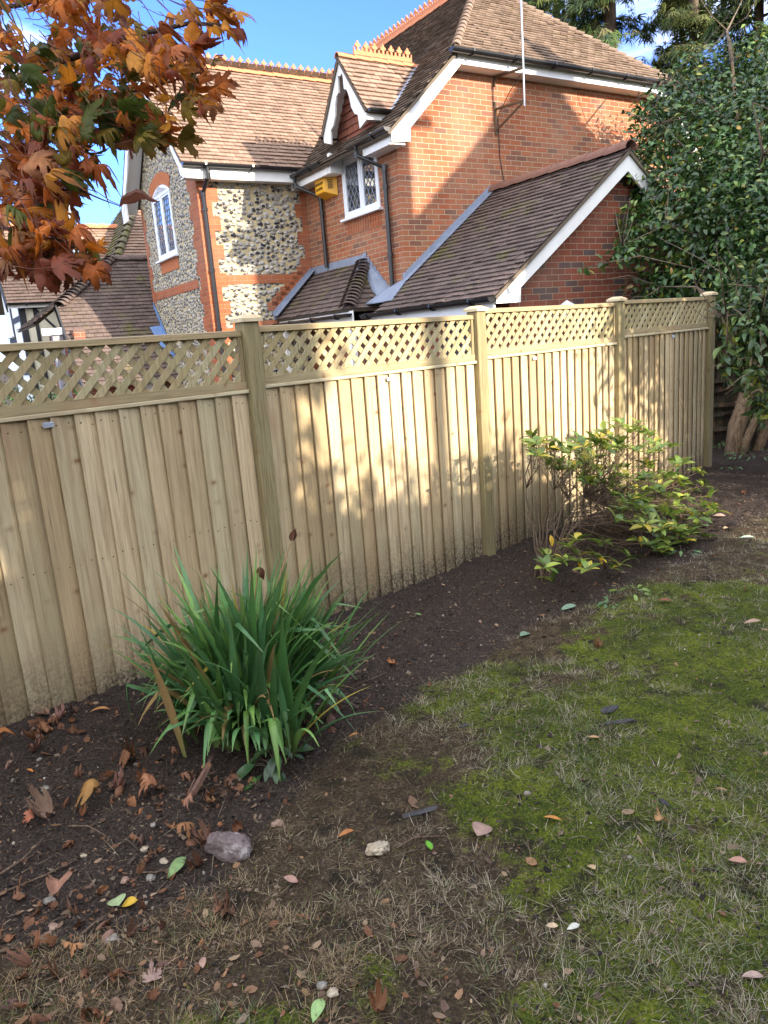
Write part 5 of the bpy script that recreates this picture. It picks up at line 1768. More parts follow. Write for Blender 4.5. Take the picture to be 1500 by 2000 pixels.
# leaves hang outward to the right and down, faces turned partly to the light
tang = np.stack([RNG.normal(.75, .5, N), RNG.normal(-.1, .55, N), RNG.normal(-.30, .42, N)], 1)
nrm = np.stack([RNG.normal(.05, .5, N), RNG.normal(-.50, .45, N), RNG.normal(.50, .5, N)], 1)
curl = np.where(RNG.random(N) < .4, RNG.normal(1.5, .3, N), RNG.normal(.75, .35, N))
green = RNG.random(N) < GRN * .7
k = MV.shape[0]
rr = np.sqrt((MV[:, 0]) ** 2 + (MV[:, 1] - .25) ** 2)
Cg = np.array([(.050, .075, .012), (.085, .105, .016), (.17, .15, .022), (.26, .18, .028)])
Co = np.array([(.66, .24, .022), (.60, .17, .018), (.50, .14, .03), (.58, .25, .03), (.38, .10, .022), (.26, .065, .03), (.38, .16, .06)])
ci = np.where(green[:, None], Cg[RNG.integers(0, 4, N)], Co[RNG.integers(0, 7, N)])
edgec = np.where(green[:, None], np.where((RNG.random(N) < .6)[:, None], np.array([[.24, .10, .02]]), np.array([[.06, .075, .012]])), np.array([[.16, .045, .018]]))
cols = np.zeros((N, k, 4)); cols[..., 3] = 1
wgt = (np.clip((rr[None] - .22) / .38, 0, 1) * RNG.uniform(.25, .9, (N, 1)))[..., None]
cols[..., :3] = ci[:, None, :] * (1 - wgt) + edgec[:, None, :] * wgt
vein = np.exp(-(MV[:, 0] / .035) ** 2)[None, :, None] * .35
cols[..., :3] = cols[..., :3] * (1 - vein * .3) * (1 + RNG.normal(0, .12, (N, 1, 1)))
LV = curled_maple(N, curl)
LV[..., 1] -= .05
me = instance_mesh('foliage', LV, [MQ, MT3], pos, frames(nrm, tang), size, np.clip(cols, 0, 1))
me.polygons.foreach_set('use_smooth', [True] * len(me.polygons))
link('foliage', me, mat_leaf('maple_leaf', None, .50, .45, .35, attr=True, var=.6), MPL)
# leaf stalks, part of the same wood
d = mpl_wood
Rm = frames(nrm, tang)
for i in range(N):
    if PX[i] < -60 or PY[i] < -60: continue
    a = pos[i]; q = -Rm[i][:, 1]
    L = RNG.uniform(.05, .10)
    d.tube([a, a + q * L * .5 + np.array([0, 0, .01]), a + q * L * .9 + np.array([-.01, 0, .03])], .0011, .0014, n=4, cap=False, mi=1)
P = [at_depth(*q) - mb_loc for q in ((160, 366, 1.9), (190, 375, 1.89), (215, 392, 1.87), (236, 402, 1.85))]
d.tube(P, .0013, .0012, n=5, mi=1)
d.build('branches', [mat_bark('maple_bark', (.035, .025, .022), (.085, .06, .05)), mat_plain('red_stalk', (.14, .05, .03), .6, .3)], MPL, smooth=True)
# the one shrivelled leaf out on its stalk
wv, wq = oval_leaf(7, .34, .75, -.15)
wv = wv * np.array([1, 1, 1.0]) + np.stack([.05 * np.sin(wv[:, 1] * 9), 0 * wv[:, 0], .04 * np.sin(wv[:, 1] * 12)], 1)
me = instance_mesh('withered_leaf', wv, [wq], np.array([at_depth(232, 403, 1.85)]) - mb_loc, frames(np.array([[-.15, -.45, .9]]), np.array([[1.0, .1, .10]])), np.array([.095]), np.array([[.15, .055, .035, 1]]))
link('withered_leaf', me, bpy.data.materials['maple_leaf'], MPL)


# ------------------------------------------------------------------ IRIS CLUMP
IC = fw(1.60 * EYE + 0, 2.98, 0)
IC = np.array([-0.69, 3.18, 0])
IC[2] = gz(IC[0], IC[1])
IR = empty('spiky_clump', IC, 0)
tag(IR, 'big clump of long green sword-shaped leaves growing against the fence', 'plant')
LVv, LQ, LC = [], [], []
def strap(root, az, lean0, bend, L, W, colr, kink=None, twist=0.0):
    """arching V-folded strap leaf."""
    n = 11
    p = np.array(root, float); a = lean0
    dh = np.array([math.cos(az), math.sin(az), 0]); sd_ = np.array([-math.sin(az), math.cos(az), 0])
    b = len(LVv)
    for i in range(n + 1):
        s = i / n
        w = W * (0.62 + .38 * min(1, s * 3)) * (1 - max(0, (s - .45) / .55) ** 1.7) * .5
        w = max(w, .0012)
        d_ = dh * math.sin(a) + np.array([0, 0, 1]) * math.cos(a)
        nrm_ = np.cross(sd_, d_)
        tw = twist * s
        sd2 = sd_ * math.cos(tw) + nrm_ * math.sin(tw); nr2 = np.cross(sd2, d_)
        f = w * .35
        LVv.extend([p - sd2 * w + nr2 * f * .0, p + nr2 * (-f), p + sd2 * w])
        tip = max(0, (s - .8) / .2)
        c = np.array(colr) * (1 - .45 * max(0, .25 - s) / .25 * 0) 
        base = np.array([.16, .22, .06])
        c = c * min(1, s * 3.2 + .25) + base * (1 - min(1, s * 3.2 + .25))
        c = c * (1 - tip * .25) + np.array([.22, .17, .07]) * tip * .25
        LC.extend([(*c, 1), (*(c * 1.18), 1), (*c, 1)])
        st = L / n
        p = p + d_ * st
        a += bend / n * (0.5 + 1.0 * s)
        if kink and abs(s - kink[0]) < .5 / n: a += kink[1]
    lat = abs(p[0] * ED[0] + p[1] * ED[1])
    if lat > .50 + .06 * math.sin(b):
        del LVv[b:]; del LC[b:]
        return
    for i in range(n):
        q = b + i * 3
        LQ.extend([(q, q + 1, q + 4, q + 3), (q + 1, q + 2, q + 5, q + 4)])
pal = [(.032, .085, .024), (.042, .105, .028), (.060, .128, .032), (.036, .092, .036), (.080, .150, .036), (.050, .112, .042)]
rs = random.Random(5)
nf = 84
for fi in range(nf):
    # fans spread along the fence direction
    ex, ey = rs.gauss(0, .145), rs.gauss(0, .10)
    rx = ED[0] * ex + EN[0] * ey; ry = ED[1] * ex + EN[1] * ey
    fan_az = rs.uniform(0, 2 * math.pi)
    outw = math.atan2(ry, rx); dist_ = math.hypot(rx, ry)
    olean = min(.62, dist_ * 2.3)
    for li in range(rs.randint(6, 10)):
        k_ = (li / 8 - .5)
        dx = math.cos(outw) * math.sin(olean) + math.cos(fan_az) * k_ * .70 + ED[0] * .04
        dy = math.sin(outw) * math.sin(olean) + math.sin(fan_az) * k_ * .70 + ED[1] * .04
        az = math.atan2(dy, dx) + rs.gauss(0, .22)
        lean = min(.85, math.hypot(dx, dy)) * rs.uniform(.45, 1.05)
        L = rs.gauss(.66, .10) * (1 - .15 * abs(k_))
        br = rs.random()
        bend = rs.uniform(.15, .75) + .9 * lean * (br < .6)
        kink = (rs.uniform(.38, .75), rs.uniform(.9, 1.9)) if br < .17 else None
        c = rs.choice(pal); f = rs.uniform(1.3, 2.5)
        c = tuple(v * f for v in c)
        q = rs.random()
        if q < .025: c = (.34, .27, .05)
        elif q < .06: c = (.26, .17, .07)
        strap((rx + rs.gauss(0, .012), ry + rs.gauss(0, .012), rs.uniform(-.02, .01)), az, lean, bend, max(.3, L), rs.uniform(.028, .043), c, kink, rs.gauss(0, .6))
# low outer leaves flopping on the soil, mostly towards us
for li in range(170):
    az = rs.uniform(-math.pi, math.pi) if li > 80 else rs.gauss(-math.pi / 2 + .1, .8)
    r0 = rs.uniform(.05, .20)
    c = rs.choice(pal); f = rs.uniform(1.7, 3.0)
    c = tuple(v * f for v in c)
    if rs.random() < .13: c = (.30, .19, .08)
    strap((math.cos(az) * r0 * 1.2, math.sin(az) * r0 * .8, .0), az + rs.gauss(0, .25), rs.uniform(.25, .8), rs.uniform(.6, 1.4), rs.uniform(.30, .56), rs.uniform(.026, .042), c, (rs.uniform(.4, .65), rs.uniform(.6, 1.7)) if rs.random() < .5 else None, rs.gauss(0, .4))
LVv = np.array(LVv)
gzz = ground_z(LVv[:, 0] + IC[0], LVv[:, 1] + IC[1]) - IC[2]
LVv[:, 2] = np.maximum(LVv[:, 2], gzz + .006 + .02 * RNG.random(len(LVv)) * 0)
# keep the leaves on our side of the fence
tt, nn = fence_tn(LVv[:, 0] + IC[0], LVv[:, 1] + IC[1])
ov = np.maximum(0, nn - (FENCE_N - .05))
LVv[:, 0] -= EN[0] * ov; LVv[:, 1] -= EN[1] * ov
me = np_mesh('leaves', LVv, [np.array(LQ)], np.array(LC))
me.polygons.foreach_set('use_smooth', [True] * len(me.polygons))
link('leaves', me, mat_leaf('strap_leaf', None, .42, .20, .5, attr=True, var=.25), IR)
d = MB()
for (px, py, dep) in ((568, 1062, 3.55), (505, 1112, 3.35)):
    tip = at_depth(px, py, dep) - IC
    d.tube([np.array([tip[0] * .5, tip[1] * .5, 0]), tip * .6 + np.array([0, 0, .1]), tip], .004, .003, n=6)
d.build('dry_stalk', mat_plain('straw_stalk', (.28, .18, .09), .8, .2), IR)
for (px, py, dep, dr) in ((568, 1056, 3.55, (.5, 0, 1)), (505, 1108, 3.35, (.3, 0, -1))):
    tip = at_depth(px, py, dep) - IC
    N = 5
    tv, tq = oval_leaf(5, .34, .4, -.25)
    a = np.linspace(0, 6.28, N, endpoint=False)
    dv = np.array(dr) / np.linalg.norm(dr)
    s1 = np.cross(dv, (0, 1, 0)); s1 /= np.linalg.norm(s1); s2 = np.cross(dv, s1)
    rad = np.cos(a)[:, None] * s1 + np.sin(a)[:, None] * s2
    me = instance_mesh('seed_head', tv, [tq], np.tile(tip, (N, 1)) + rad * .008, frames(rad, dv + rad * .22), np.full(N, .062), np.tile(np.array([[.12, .05, .03, 1]]), (N, 1)))
    link('seed_head', me, bpy.data.materials['leaf_scrap'], IR)

# ------------------------------------------------------------------ LEANING SHRUB
SB = np.array([1.04, 4.93, 0]); SB[2] = gz(SB[0], SB[1])
SH = empty('leaning_shrub', SB, 0)
tag(SH, 'sparse evergreen shrub with leaf rosettes on bare stems leaning right beside the fence', 'shrub')
rs = random.Random(21)
def in_poly(x, y, P):
    c = False
    for (x0, y0), (x1, y1) in zip(P, P[1:] + P[:1]):
        if (y0 > y) != (y1 > y) and x < (x1 - x0) * (y - y0) / (y1 - y0) + x0: c = not c
    return c
PA = [(1030, 845), (1110, 862), (1150, 850), (1240, 818), (1300, 850), (1335, 895), (1392, 930), (1398, 1000), (1372, 1060), (1300, 1060), (1240, 1010), (1180, 960), (1110, 935), (1040, 880)]
PB = [(1180, 945), (1300, 930), (1395, 960), (1370, 1075), (1290, 1090), (1200, 1050)]
PC = [(1060, 1080), (1150, 1040), (1250, 1060), (1300, 1090), (1250, 1120), (1120, 1150), (1040, 1120)]
tips = []
def place(px, py, nmin=2.55, nmax=3.5):
    """a tip seen at that pixel, at a fence distance in the shrub's depth, clear of the ground."""
    r = ray(px, py)
    for _ in range(40):
        n = rs.uniform(nmin, nmax)
        s = n / (r @ EN)
        p = np.array([0, 0, EYE]) + r * s
        if .03 < p[2] - .0 < 1.5:
            return p
    return None
for poly, cnt in ((PA, 140), (PB, 46), (PC, 16)):
    xs = [p[0] for p in poly]; ys = [p[1] for p in poly]
    k = 0
    while k < cnt:
        x, y = rs.uniform(min(xs), max(xs)), rs.uniform(min(ys), max(ys))
        if not in_poly(x, y, poly): continue
        nm = (2.5, 2.95) if poly is PC else ((2.5, 3.15) if y > 960 else (2.8, 3.5))
        p = place(x, y, *nm)
        k += 1
        if p is not None: tips.append(p - SB)
for px, py in ((1040, 850), (1062, 862), (1100, 880), (1225, 1158), (1250, 1150), (1190, 1172), (1180, 840), (1310, 870)):
    p = place(px, py, 2.4 if py > 1140 else 2.9, 2.5 if py > 1140 else 3.2)
    if p is not None: tips.append(p - SB)
mains = []
for k in range(19):
    f = k / 18
    e = np.array([ED[0] * (.15 + 1.15 * f) + EN[0] * rs.uniform(-.25, .5), ED[1] * (.15 + 1.15 * f) + EN[1] * rs.uniform(-.25, .5), rs.uniform(.15, .95) * (1 - .35 * f)])
    mains.append(e)
d = MB()
mpaths = []
for e in mains:
    st = np.array([rs.gauss(0, .035), rs.gauss(0, .035), -.03])
    P = []
    for i in range(8):
        s = i / 7
        P.append(st + (e - st) * s * .62 + np.array([0, 0, .10 * math.sin(s * 2.2)]) + np.array([rs.gauss(0, .012), rs.gauss(0, .012), rs.gauss(0, .012)]) * s)
    mpaths.append(P)
    d.tube(P, .0080, .0042, n=5)
for tpt in tips:
    best = min(((np.linalg.norm(tpt - q) + .25 * abs(j - 5) * .1, mi, j) for mi, P in enumerate(mpaths) for j, q in enumerate(P) if j >= 2), key=lambda a: a[0])
    q = mpaths[best[1]][best[2]]
    mid = q + (tpt - q) * .55 + np.array([rs.gauss(0, .03), rs.gauss(0, .03), -.05 * np.linalg.norm(tpt - q)])
    m2 = q + (tpt - q) * .28 + np.array([rs.gauss(0, .02), rs.gauss(0, .02), -.035 * np.linalg.norm(tpt - q)])
    d.tube([q, m2, mid, tpt], .0040, .0019, n=4)
    for _ in range(4):        # bare side twigs
        s = rs.uniform(.2, .9); a = mid + (tpt - mid) * s
        b_ = a + np.array([rs.gauss(.04, .06), rs.gauss(.03, .06), rs.gauss(.05, .05)])
        d.tube([a, (a + b_) / 2 + np.array([0, 0, -.01]), b_], .0022, .001, n=3)
d.build('stems', mat_bark('shrub_bark', (.075, .052, .038), (.19, .14, .10), 14), SH, smooth=True)
tv, tq = oval_leaf(5, .40, .10, -.22)
pos, nr, tg_, sz, cl = [], [], [], [], []
for tpt in tips:
    n = rs.randint(5, 9)
    axis_ = np.array([rs.gauss(.25, .3), rs.gauss(.1, .3), 1.0]); axis_ /= np.linalg.norm(axis_)
    s1 = np.cross(axis_, (0.3, 1, .1)); s1 /= np.linalg.norm(s1); s2 = np.cross(axis_, s1)
    for i in range(n):
        a = i * 2.4 + rs.gauss(0, .3)
        rad = math.cos(a) * s1 + math.sin(a) * s2
        el = rs.uniform(.1, 1.0)
        t_ = rad + axis_ * el
        pos.append(tpt - axis_ * rs.uniform(0, .02)); tg_.append(t_); nr.append(axis_ - rad * el * .8 + np.array([0, -.1, .1]))
        sz.append(rs.gauss(.098, .018))
        r = rs.random()
        c = (.045, .075, .014) if r < .25 else (.085, .13, .022) if r < .62 else (.14, .18, .03) if r < .90 else (.24, .21, .035) if r < .965 else (.38, .28, .03)
        f = rs.uniform(1.5, 2.3)
        cl.append((*[v * f for v in c], 1))
for px, py in ((1172, 1082), (1250, 1047), (1130, 1090), (1075, 1045)):     # yellow leaves inside
    p = place(px, py, 2.6, 2.8) - SB
    pos.append(p); tg_.append((.1, 0, -1)); nr.append((.1, -1, .3)); sz.append(.075); cl.append((.62, .40, .03, 1))
me = instance_mesh('foliage', tv, [tq], np.array(pos), frames(np.array(nr, float), np.array(tg_, float)), np.array(sz).clip(.04, .125), np.array(cl))
me.polygons.foreach_set('use_smooth', [True] * len(me.polygons))
link('foliage', me, mat_leaf('rosette_leaf', None, .33, .25, .5, attr=True, var=.25), SH)
bv = np.array(tips)
me = instance_mesh('buds', iv * np.array([.5, .5, 1.0]), [itf], bv + np.array([0, 0, .008]), frames(np.tile(np.array([[.2, .1, 1.]]), (len(bv), 1))), np.full(len(bv), .014))
link('buds', me, mat_plain('red_bud', (.16, .06, .035), .6, .3), SH)['kind'] = 'stuff'


def leaf_cloud(name, parent, centres, radii, count, size, cols, mat, template=None, up=.5, out=.6, hang=0.0, squash=(1, 1, 1)):
    """leaves through the volume of several lumps, thicker towards the outside of each."""
    tv, tq = template or oval_leaf(3, .45, .10, -.2)
    centres = np.asarray(centres, float); radii = np.asarray(radii, float)
    pr = radii ** 2; pr = pr / pr.sum()
    k = RNG.choice(len(centres), count, p=pr)
    dv = RNG.normal(size=(count, 3)); dv /= np.linalg.norm(dv, axis=1, keepdims=True)
    r = RNG.random(count) ** .45
    lump = 1 + .30 * np.sin(dv[:, 0] * 5 + k) * np.sin(dv[:, 1] * 4 + 2 * k) + .2 * np.sin(dv[:, 2] * 7 + k)
    pos = centres[k] + dv * (radii[k] * r * lump)[:, None] * np.array(squash)
    nrm = dv * out + np.array([0, 0, up]) + RNG.normal(0, .45, (count, 3))
    tang = dv * .7 + np.array([0, 0, -hang]) + RNG.normal(0, .6, (count, 3))
    s = np.abs(RNG.normal(size, size * .22, count)).clip(size * .4, size * 1.7)
    me = instance_mesh(name, tv, [tq], pos, frames(nrm, tang), s, cols(count, k))
    return link(name, me, mat, parent)


mat_ev = mat_leaf('evergreen_leaf', None, .34, .14, .5, attr=True, var=.2)
mat_ha = mat_leaf('hedge_leaf', None, .5, .15, .35, attr=True, var=.2)

# ------------------------------------------------------------------ EVERGREEN TREE ON THE RIGHT
def pal_cols(stops, p=None, jit=.18):
    st = np.array(stops, float)
    def f(n, k):
        i = RNG.choice(len(st), n, p=p)
        c = st[i] * (1 + RNG.normal(0, jit, (n, 1)))
        if k is not None:
            c = c * (.55 + .9 * ((k * 0.618) % 1.0))[:, None]
        return np.concatenate([np.clip(c, 0.003, 1), np.ones((n, 1))], 1)
    return f
TB = ground_at(1432, 893)
ET = empty('evergreen_tree', TB, 0)
tag(ET, 'dense glossy dark green evergreen tree with leaning trunk, filling the right side', 'tree')
def rel(px, py, dep): return at_depth(px, py, dep) - TB
d = MB()
tr_d = TB @ FW if False else (np.array([TB[0], TB[1], TB[2] - EYE]) @ FW)
trunk = [np.array([0, 0, -.15]), rel(1440, 830, tr_d), rel(1462, 760, tr_d), rel(1488, 690, tr_d + .05), rel(1500, 560, tr_d + .3), rel(1470, 400, tr_d + .9), rel(1440, 250, tr_d + 1.4), rel(1430, 120, tr_d + 1.6)]
d.tube(trunk, .115, .018, n=9)
d.tube([np.array([.06, -.05, -.1]), rel(1462, 850, tr_d - .1), rel(1480, 810, tr_d - .15), rel(1505, 770, tr_d - .2), rel(1540, 690, tr_d - .2)], .055, .03, n=8)
d.tube([np.array([.25, .0, -.1]), rel(1490, 850, tr_d), rel(1515, 800, tr_d), rel(1530, 600, tr_d)], .07, .04, n=8)
d.build('trunk', mat_bark('evergreen_bark', (.085, .055, .035), (.26, .18, .11)), ET, smooth=True)
d = MB()
brs = [((1500, 560, tr_d + .3), (1400, 470, 9.2), (1300, 440, 9.2), (1215, 480, 9.0)), ((1470, 400, tr_d + .9), (1380, 330, 9.8), (1290, 240, 9.9)), ((1440, 250, tr_d + 1.4), (1350, 180, 10.5), (1310, 150, 10.6)),
       ((1488, 690, tr_d), (1420, 640, 8.4), (1360, 560, 8.6), (1290, 560, 9.0)), ((1430, 120, tr_d + 1.6), (1420, 60, 11), (1450, 0, 11.4)), ((1500, 560, tr_d + .3), (1450, 560, 7.6), (1420, 620, 7.2)), ((1470, 400, tr_d + .9), (1490, 300, 8.6), (1470, 200, 8.4)),
       ((1505, 560, 9), (1250, 500, 9.0), (1130, 525, 8.9))]
for p in brs:
    P = [rel(*q) for q in p]
    d.tube(P, .03 if p[0][0] != 1505 else .012, .004, n=6)
for k in range(70):
    p = brs[rs.randrange(len(brs) - 1)]; q = p[rs.randrange(1, len(p))]
    a = rel(*q); b_ = a + np.array([rs.gauss(0, .35), rs.gauss(0, .35), rs.gauss(.1, .3)])
    d.tube([a, (a + b_) / 2 + np.array([0, 0, rs.gauss(0, .06)]), b_], .009, .003, n=4)
d.build('branches', mat_bark('evergreen_twig', (.08, .06, .045), (.20, .155, .11)), ET, smooth=True)
lumps = [  # px, py, depth, radius (m)
    (1330, 215, 10.6, .55), (1400, 190, 11.0, .6), (1475, 190, 11.0, .6), (1345, 175, 10.8, .42), (1300, 225, 10.6, .38), (1410, 140, 11.3, .5), (1470, 120, 11.3, .5), (1265, 265, 10.3, .25), (1262, 215, 10.5, .24), (1250, 305, 10.2, .24), (1243, 370, 10.0, .24), (1243, 435, 9.8, .24), (1225, 480, 9.4, .20), (1262, 560, 9.6, .26), (1345, 130, 11.2, .35), (1300, 280, 10.2, .50), (1380, 280, 10.2, .70), (1460, 270, 10.0, .75), (1540, 250, 10.5, .9),
    (1275, 350, 9.9, .40), (1340, 360, 9.6, .6), (1420, 370, 9.4, .7), (1490, 370, 9.4, .7), (1560, 380, 9.8, .9), (1268, 430, 9.6, .36), (1320, 450, 9.4, .55), (1400, 460, 9.1, .6), (1480, 470, 9.0, .7),
    (1250, 482, 9.3, .26), (1215, 495, 9.1, .16), (1300, 540, 9.4, .36), (1355, 545, 9.3, .40), (1430, 560, 8.8, .5), (1500, 570, 8.6, .6), (1570, 600, 9.0, .9), (1290, 590, 9.6, .22),
    (1180, 515, 8.95, .07), (1140, 524, 8.95, .06), (1440, 640, 9.6, .5), (1500, 660, 9.8, .6), (1500, 780, 10.2, .6), (1400, 620, 10, .35), (1330, 600, 10.2, .35)]
cen = [rel(a, b_, c) for a, b_, c, _ in lumps]; rad = [q[3] for q in lumps]
ev = pal_cols([(.020, .055, .014), (.036, .088, .020), (.066, .13, .026), (.125, .185, .036), (.24, .25, .04), (.28, .17, .03)], [.28, .32, .22, .13, .035, .015])
leaf_cloud('foliage', ET, cen, rad, 31000, .085, ev, mat_ev, hang=.2)

# nearer evergreen, larger leaves, at the right edge
NB = fw(8.95, 3.1, 0.05); NB = ground_at(1560, 905); 
NE = empty('large_leaved_shrub', NB, 0)
tag(NE, 'large-leaved evergreen shrub at the right edge, drooping yellowish green leaves below the dense tree', 'shrub')
d = MB()
def rel2(px, py, dep): return at_depth(px, py, dep) - NB
for p in ([(1555, 905, 7.6), (1540, 800, 7.5), (1500, 700, 7.4), (1450, 600, 7.3)], [(1560, 905, 7.6), (1530, 760, 7.3), (1480, 640, 7.1), (1430, 600, 7.0)], [(1555, 905, 7.5), (1520, 800, 7.2), (1470, 740, 7.1)], [(1530, 760, 7.3), (1480, 560, 7.2), (1420, 555, 7.2)], [(1500, 700, 7.4), (1440, 690, 7.2), (1410, 620, 7.2)]):
    d.tube([rel2(*q) for q in p], .03, .005, n=6)
for k in range(60):
    a = rel2(rs.uniform(1410, 1520), rs.uniform(570, 790), rs.uniform(6.9, 7.5)); b_ = a + np.array([rs.gauss(.05, .12), rs.gauss(0, .12), rs.gauss(.1, .16)])
    d.tube([a, (a + b_) / 2 + np.array([0, 0, .03]), b_], .006, .002, n=4)
d.build('stems', bpy.data.materials['evergreen_twig'], NE, smooth=True)
l2 = [(1440, 600, 7.2, .16), (1475, 580, 7.2, .22), (1510, 600, 7.2, .3), (1450, 660, 7.2, .2), (1490, 670, 7.1, .25), (1540, 660, 7.2, .35), (1440, 720, 7.2, .16), (1480, 740, 7.1, .2), (1530, 740, 7.2, .3), (1500, 790, 7.2, .16), (1415, 600, 7.3, .10), (1420, 700, 7.3, .08), (1500, 540, 7.3, .25), (1560, 800, 7.2, .3), (1460, 630, 7.1, .2)]
leaf_cloud('foliage', NE, [rel2(a, b_, c) for a, b_, c, _ in l2], [q[3] for q in l2], 1500, .105, pal_cols([(.035, .075, .025), (.055, .10, .03), (.09, .14, .03), (.17, .19, .03), (.06, .10, .055)], [.3, .3, .2, .08, .12]), mat_ev, hang=.7, template=oval_leaf(5, .38, .10, -.25))

# small ground plants at the tree's foot and by the clump
def small_plant(px, py, label, n, size, cols, spread=.08, h=.08, name='seedling', cat='plant'):
    b_ = ground_at(px, py)
    E_ = empty(name, b_, 0)
    tag(E_, label, cat)
    tv, tq = oval_leaf(5, .42, .12, -.25)
    a = RNG.uniform(0, 6.3, n); r = spread * np.sqrt(RNG.random(n)); z = h * (1 - .6 * (r / spread)) * RNG.uniform(.4, 1.1, n)
    pos = np.stack([np.cos(a) * r, np.sin(a) * r, z], 1)
    tang = np.stack([np.cos(a), np.sin(a), RNG.normal(-.1, .4, n)], 1); nrm = np.stack([np.cos(a) * .4, np.sin(a) * .4 - .3, np.ones(n)], 1) + RNG.normal(0, .25, (n, 3))
    me = instance_mesh('foliage', tv, [tq], pos, frames(nrm, tang), np.abs(RNG.normal(size, size * .2, n)), cols(n, None))
    link('foliage', me, mat_ev, E_)
    d = MB()
    for p in pos[:14]:
        d.tube([np.array([p[0] * .2, p[1] * .2, -.01]), p * .6 + np.array([0, 0, .01]), p], .0022, .0012, n=4)
    d.build('stems', bpy.data.materials['evergreen_twig'], E_)
gcol_ = pal_cols([(.05, .12, .035), (.08, .16, .04), (.04, .09, .03)])
small_plant(540, 1490, 'low leafy green plant at the near foot of the spiky clump', 22, .075, pal_cols([(.025, .06, .022), (.04, .085, .03)]), .10, .14)
small_plant(505, 1520, 'tiny round-leaved sprig just in front of the leafy plant by the clump', 5, .05, gcol_, .03, .03)
small_plant(1405, 880, 'bright green sprout in dark soil left of the leaning trunk', 14, .07, pal_cols([(.10, .20, .05), (.07, .14, .04)]), .09, .12)
small_plant(1430, 925, 'small light green sprout in dark soil below the leaning trunk', 10, .06, gcol_, .08, .06)
small_plant(1330, 1075, 'small bright green shoots under the right end of the leaning shrub', 20, .05, gcol_, .12, .07)
small_plant(1232, 1160, 'little light green shoots at the lawn edge in front of the leaning shrub', 12, .055, pal_cols([(.13, .20, .03), (.09, .16, .03)]), .09, .06)
small_plant(1190, 1178, 'darker green shoots at the lawn edge, left of the lighter ones', 9, .045, gcol_, .05, .05)
small_plant(1475, 900, 'patch of dark ivy leaves on the ground right of the leaning trunk', 40, .06, pal_cols([(.03, .07, .02), (.06, .11, .03)]), .35, .10, 'ivy_patch')

# ------------------------------------------------------------------ CONIFERS BEHIND THE HOUSE
def spray_template():
    V, Q = [], []
    rr = random.Random(3)
    for k in range(10):
        a = rr.uniform(-1.5, 1.5); L = rr.uniform(.35, 1.0); w = .040
        x0, z0 = rr.uniform(-.15, .15), rr.uniform(-.1, .1)
        dx, dy = math.sin(a), math.cos(a)
        b = len(V)
        V += [(x0 - dy * w, dx * w, z0), (x0 + dy * w, -dx * w, z0), (x0 + dx * L * .6 + dy * w, dy * L * .6 - dx * w, z0 - .10), (x0 + dx * L * .6 - dy * w, dy * L * .6 + dx * w, z0 - .10), (x0 + dx * L, dy * L, z0 - .34)]
        Q.append((b, b + 1, b + 2, b + 3)); V.append((x0 + dx * L, dy * L, z0 - .34))
        Q.append((b + 3, b + 2, b + 4, b + 5))
    return np.array(V), np.array(Q)
SPT = spray_template()
mat_cn = mat_leaf('conifer_needles', None, .6, .12, .25, attr=True, var=.3)
mat_cb = mat_bark('conifer_bark', (.05, .035, .025), (.15, .11, .08), 2.5)
def conifer(base, H_, rmax, label, seed, trunk_r=.4, zmin=3, dens=1.0, cols=None, tone=1.0):
    rr = random.Random(seed)
    E_ = empty('conifer_tree', base, 0)
    tag(E_, label, 'tree', 'tall conifers behind the brick house')
    d = MB(); d.tube([(0, 0, -.5), (rr.gauss(0, .15), rr.gauss(0, .15), H_ * .4), (rr.gauss(0, .2), 0, H_ * .75), (0, 0, H_)], trunk_r, .06, n=9)
    d.build('trunk', mat_cb, E_, smooth=True)
    br = MB(); P, TA, NR = [], [], []
    nb = int(78 * dens)
    for k in range(nb):
        z0 = zmin + (H_ - zmin) * (k + rr.random()) / nb
        f = 1 - (z0 - zmin) / (H_ - zmin)
        L = rmax * (.35 + .65 * f) * rr.uniform(.55, 1.15)
        a = rr.uniform(0, 6.3)
        dh = np.array([math.cos(a), math.sin(a), 0])
        pts = []
        for i in range(6):
            s = i / 5
            pts.append(np.array([0, 0, z0]) + dh * L * s + np.array([0, 0, L * (.22 * s - .42 * s * s)]) + np.array([rr.gauss(0, .08), rr.gauss(0, .08), rr.gauss(0, .06)]) * s)
        br.tube(pts, .07 * (.4 + f), .012, n=5)
        for i in range(int(120 * (L / rmax) + 24)):
            s = rr.uniform(.22, 1.0)
            j = min(4, int(s * 5)); q = pts[j] + (pts[j + 1] - pts[j]) * (s * 5 - j)
            sd_ = np.array([-dh[1], dh[0], 0]) * rr.gauss(0, .9)
            P.append(q + sd_ * .4 + np.array([0, 0, rr.gauss(-.12, .16)])); TA.append(dh * .5 + sd_ + np.array([0, 0, -.75])); NR.append(np.array([dh[0] * .5, dh[1] * .5, .8]) + np.array([rr.gauss(0, .3), rr.gauss(0, .3), 0]))
    br.build('branches', mat_cb, E_, smooth=True)
    N = len(P)
    me = instance_mesh('foliage', SPT[0], [SPT[1]], np.array(P), frames(np.array(NR), np.array(TA)), np.abs(RNG.normal(.44, .13, N)), (cols or pal_cols([(.055 * tone, .095 * tone, .03), (.085 * tone, .13 * tone, .035), (.13 * tone, .155 * tone, .045), (.035 * tone, .065 * tone, .045), (.16 * tone, .14 * tone, .07)], [.3, .3, .2, .12, .08]))(N, None))
    link('foliage', me, mat_cn, E_)
c1 = at_depth(1188, 100, 30); c2 = at_depth(1345, 60, 34); c3 = at_depth(1490, 40, 27); c4 = at_depth(1090, 20, 37); c5 = at_depth(1265, 200, 44); c6 = at_depth(1420, 220, 40)
conifer((c1[0], c1[1], 0), 24, 3.3, 'drooping conifer with a thick pale trunk showing, right of the half-hipped roof', 1, .42)
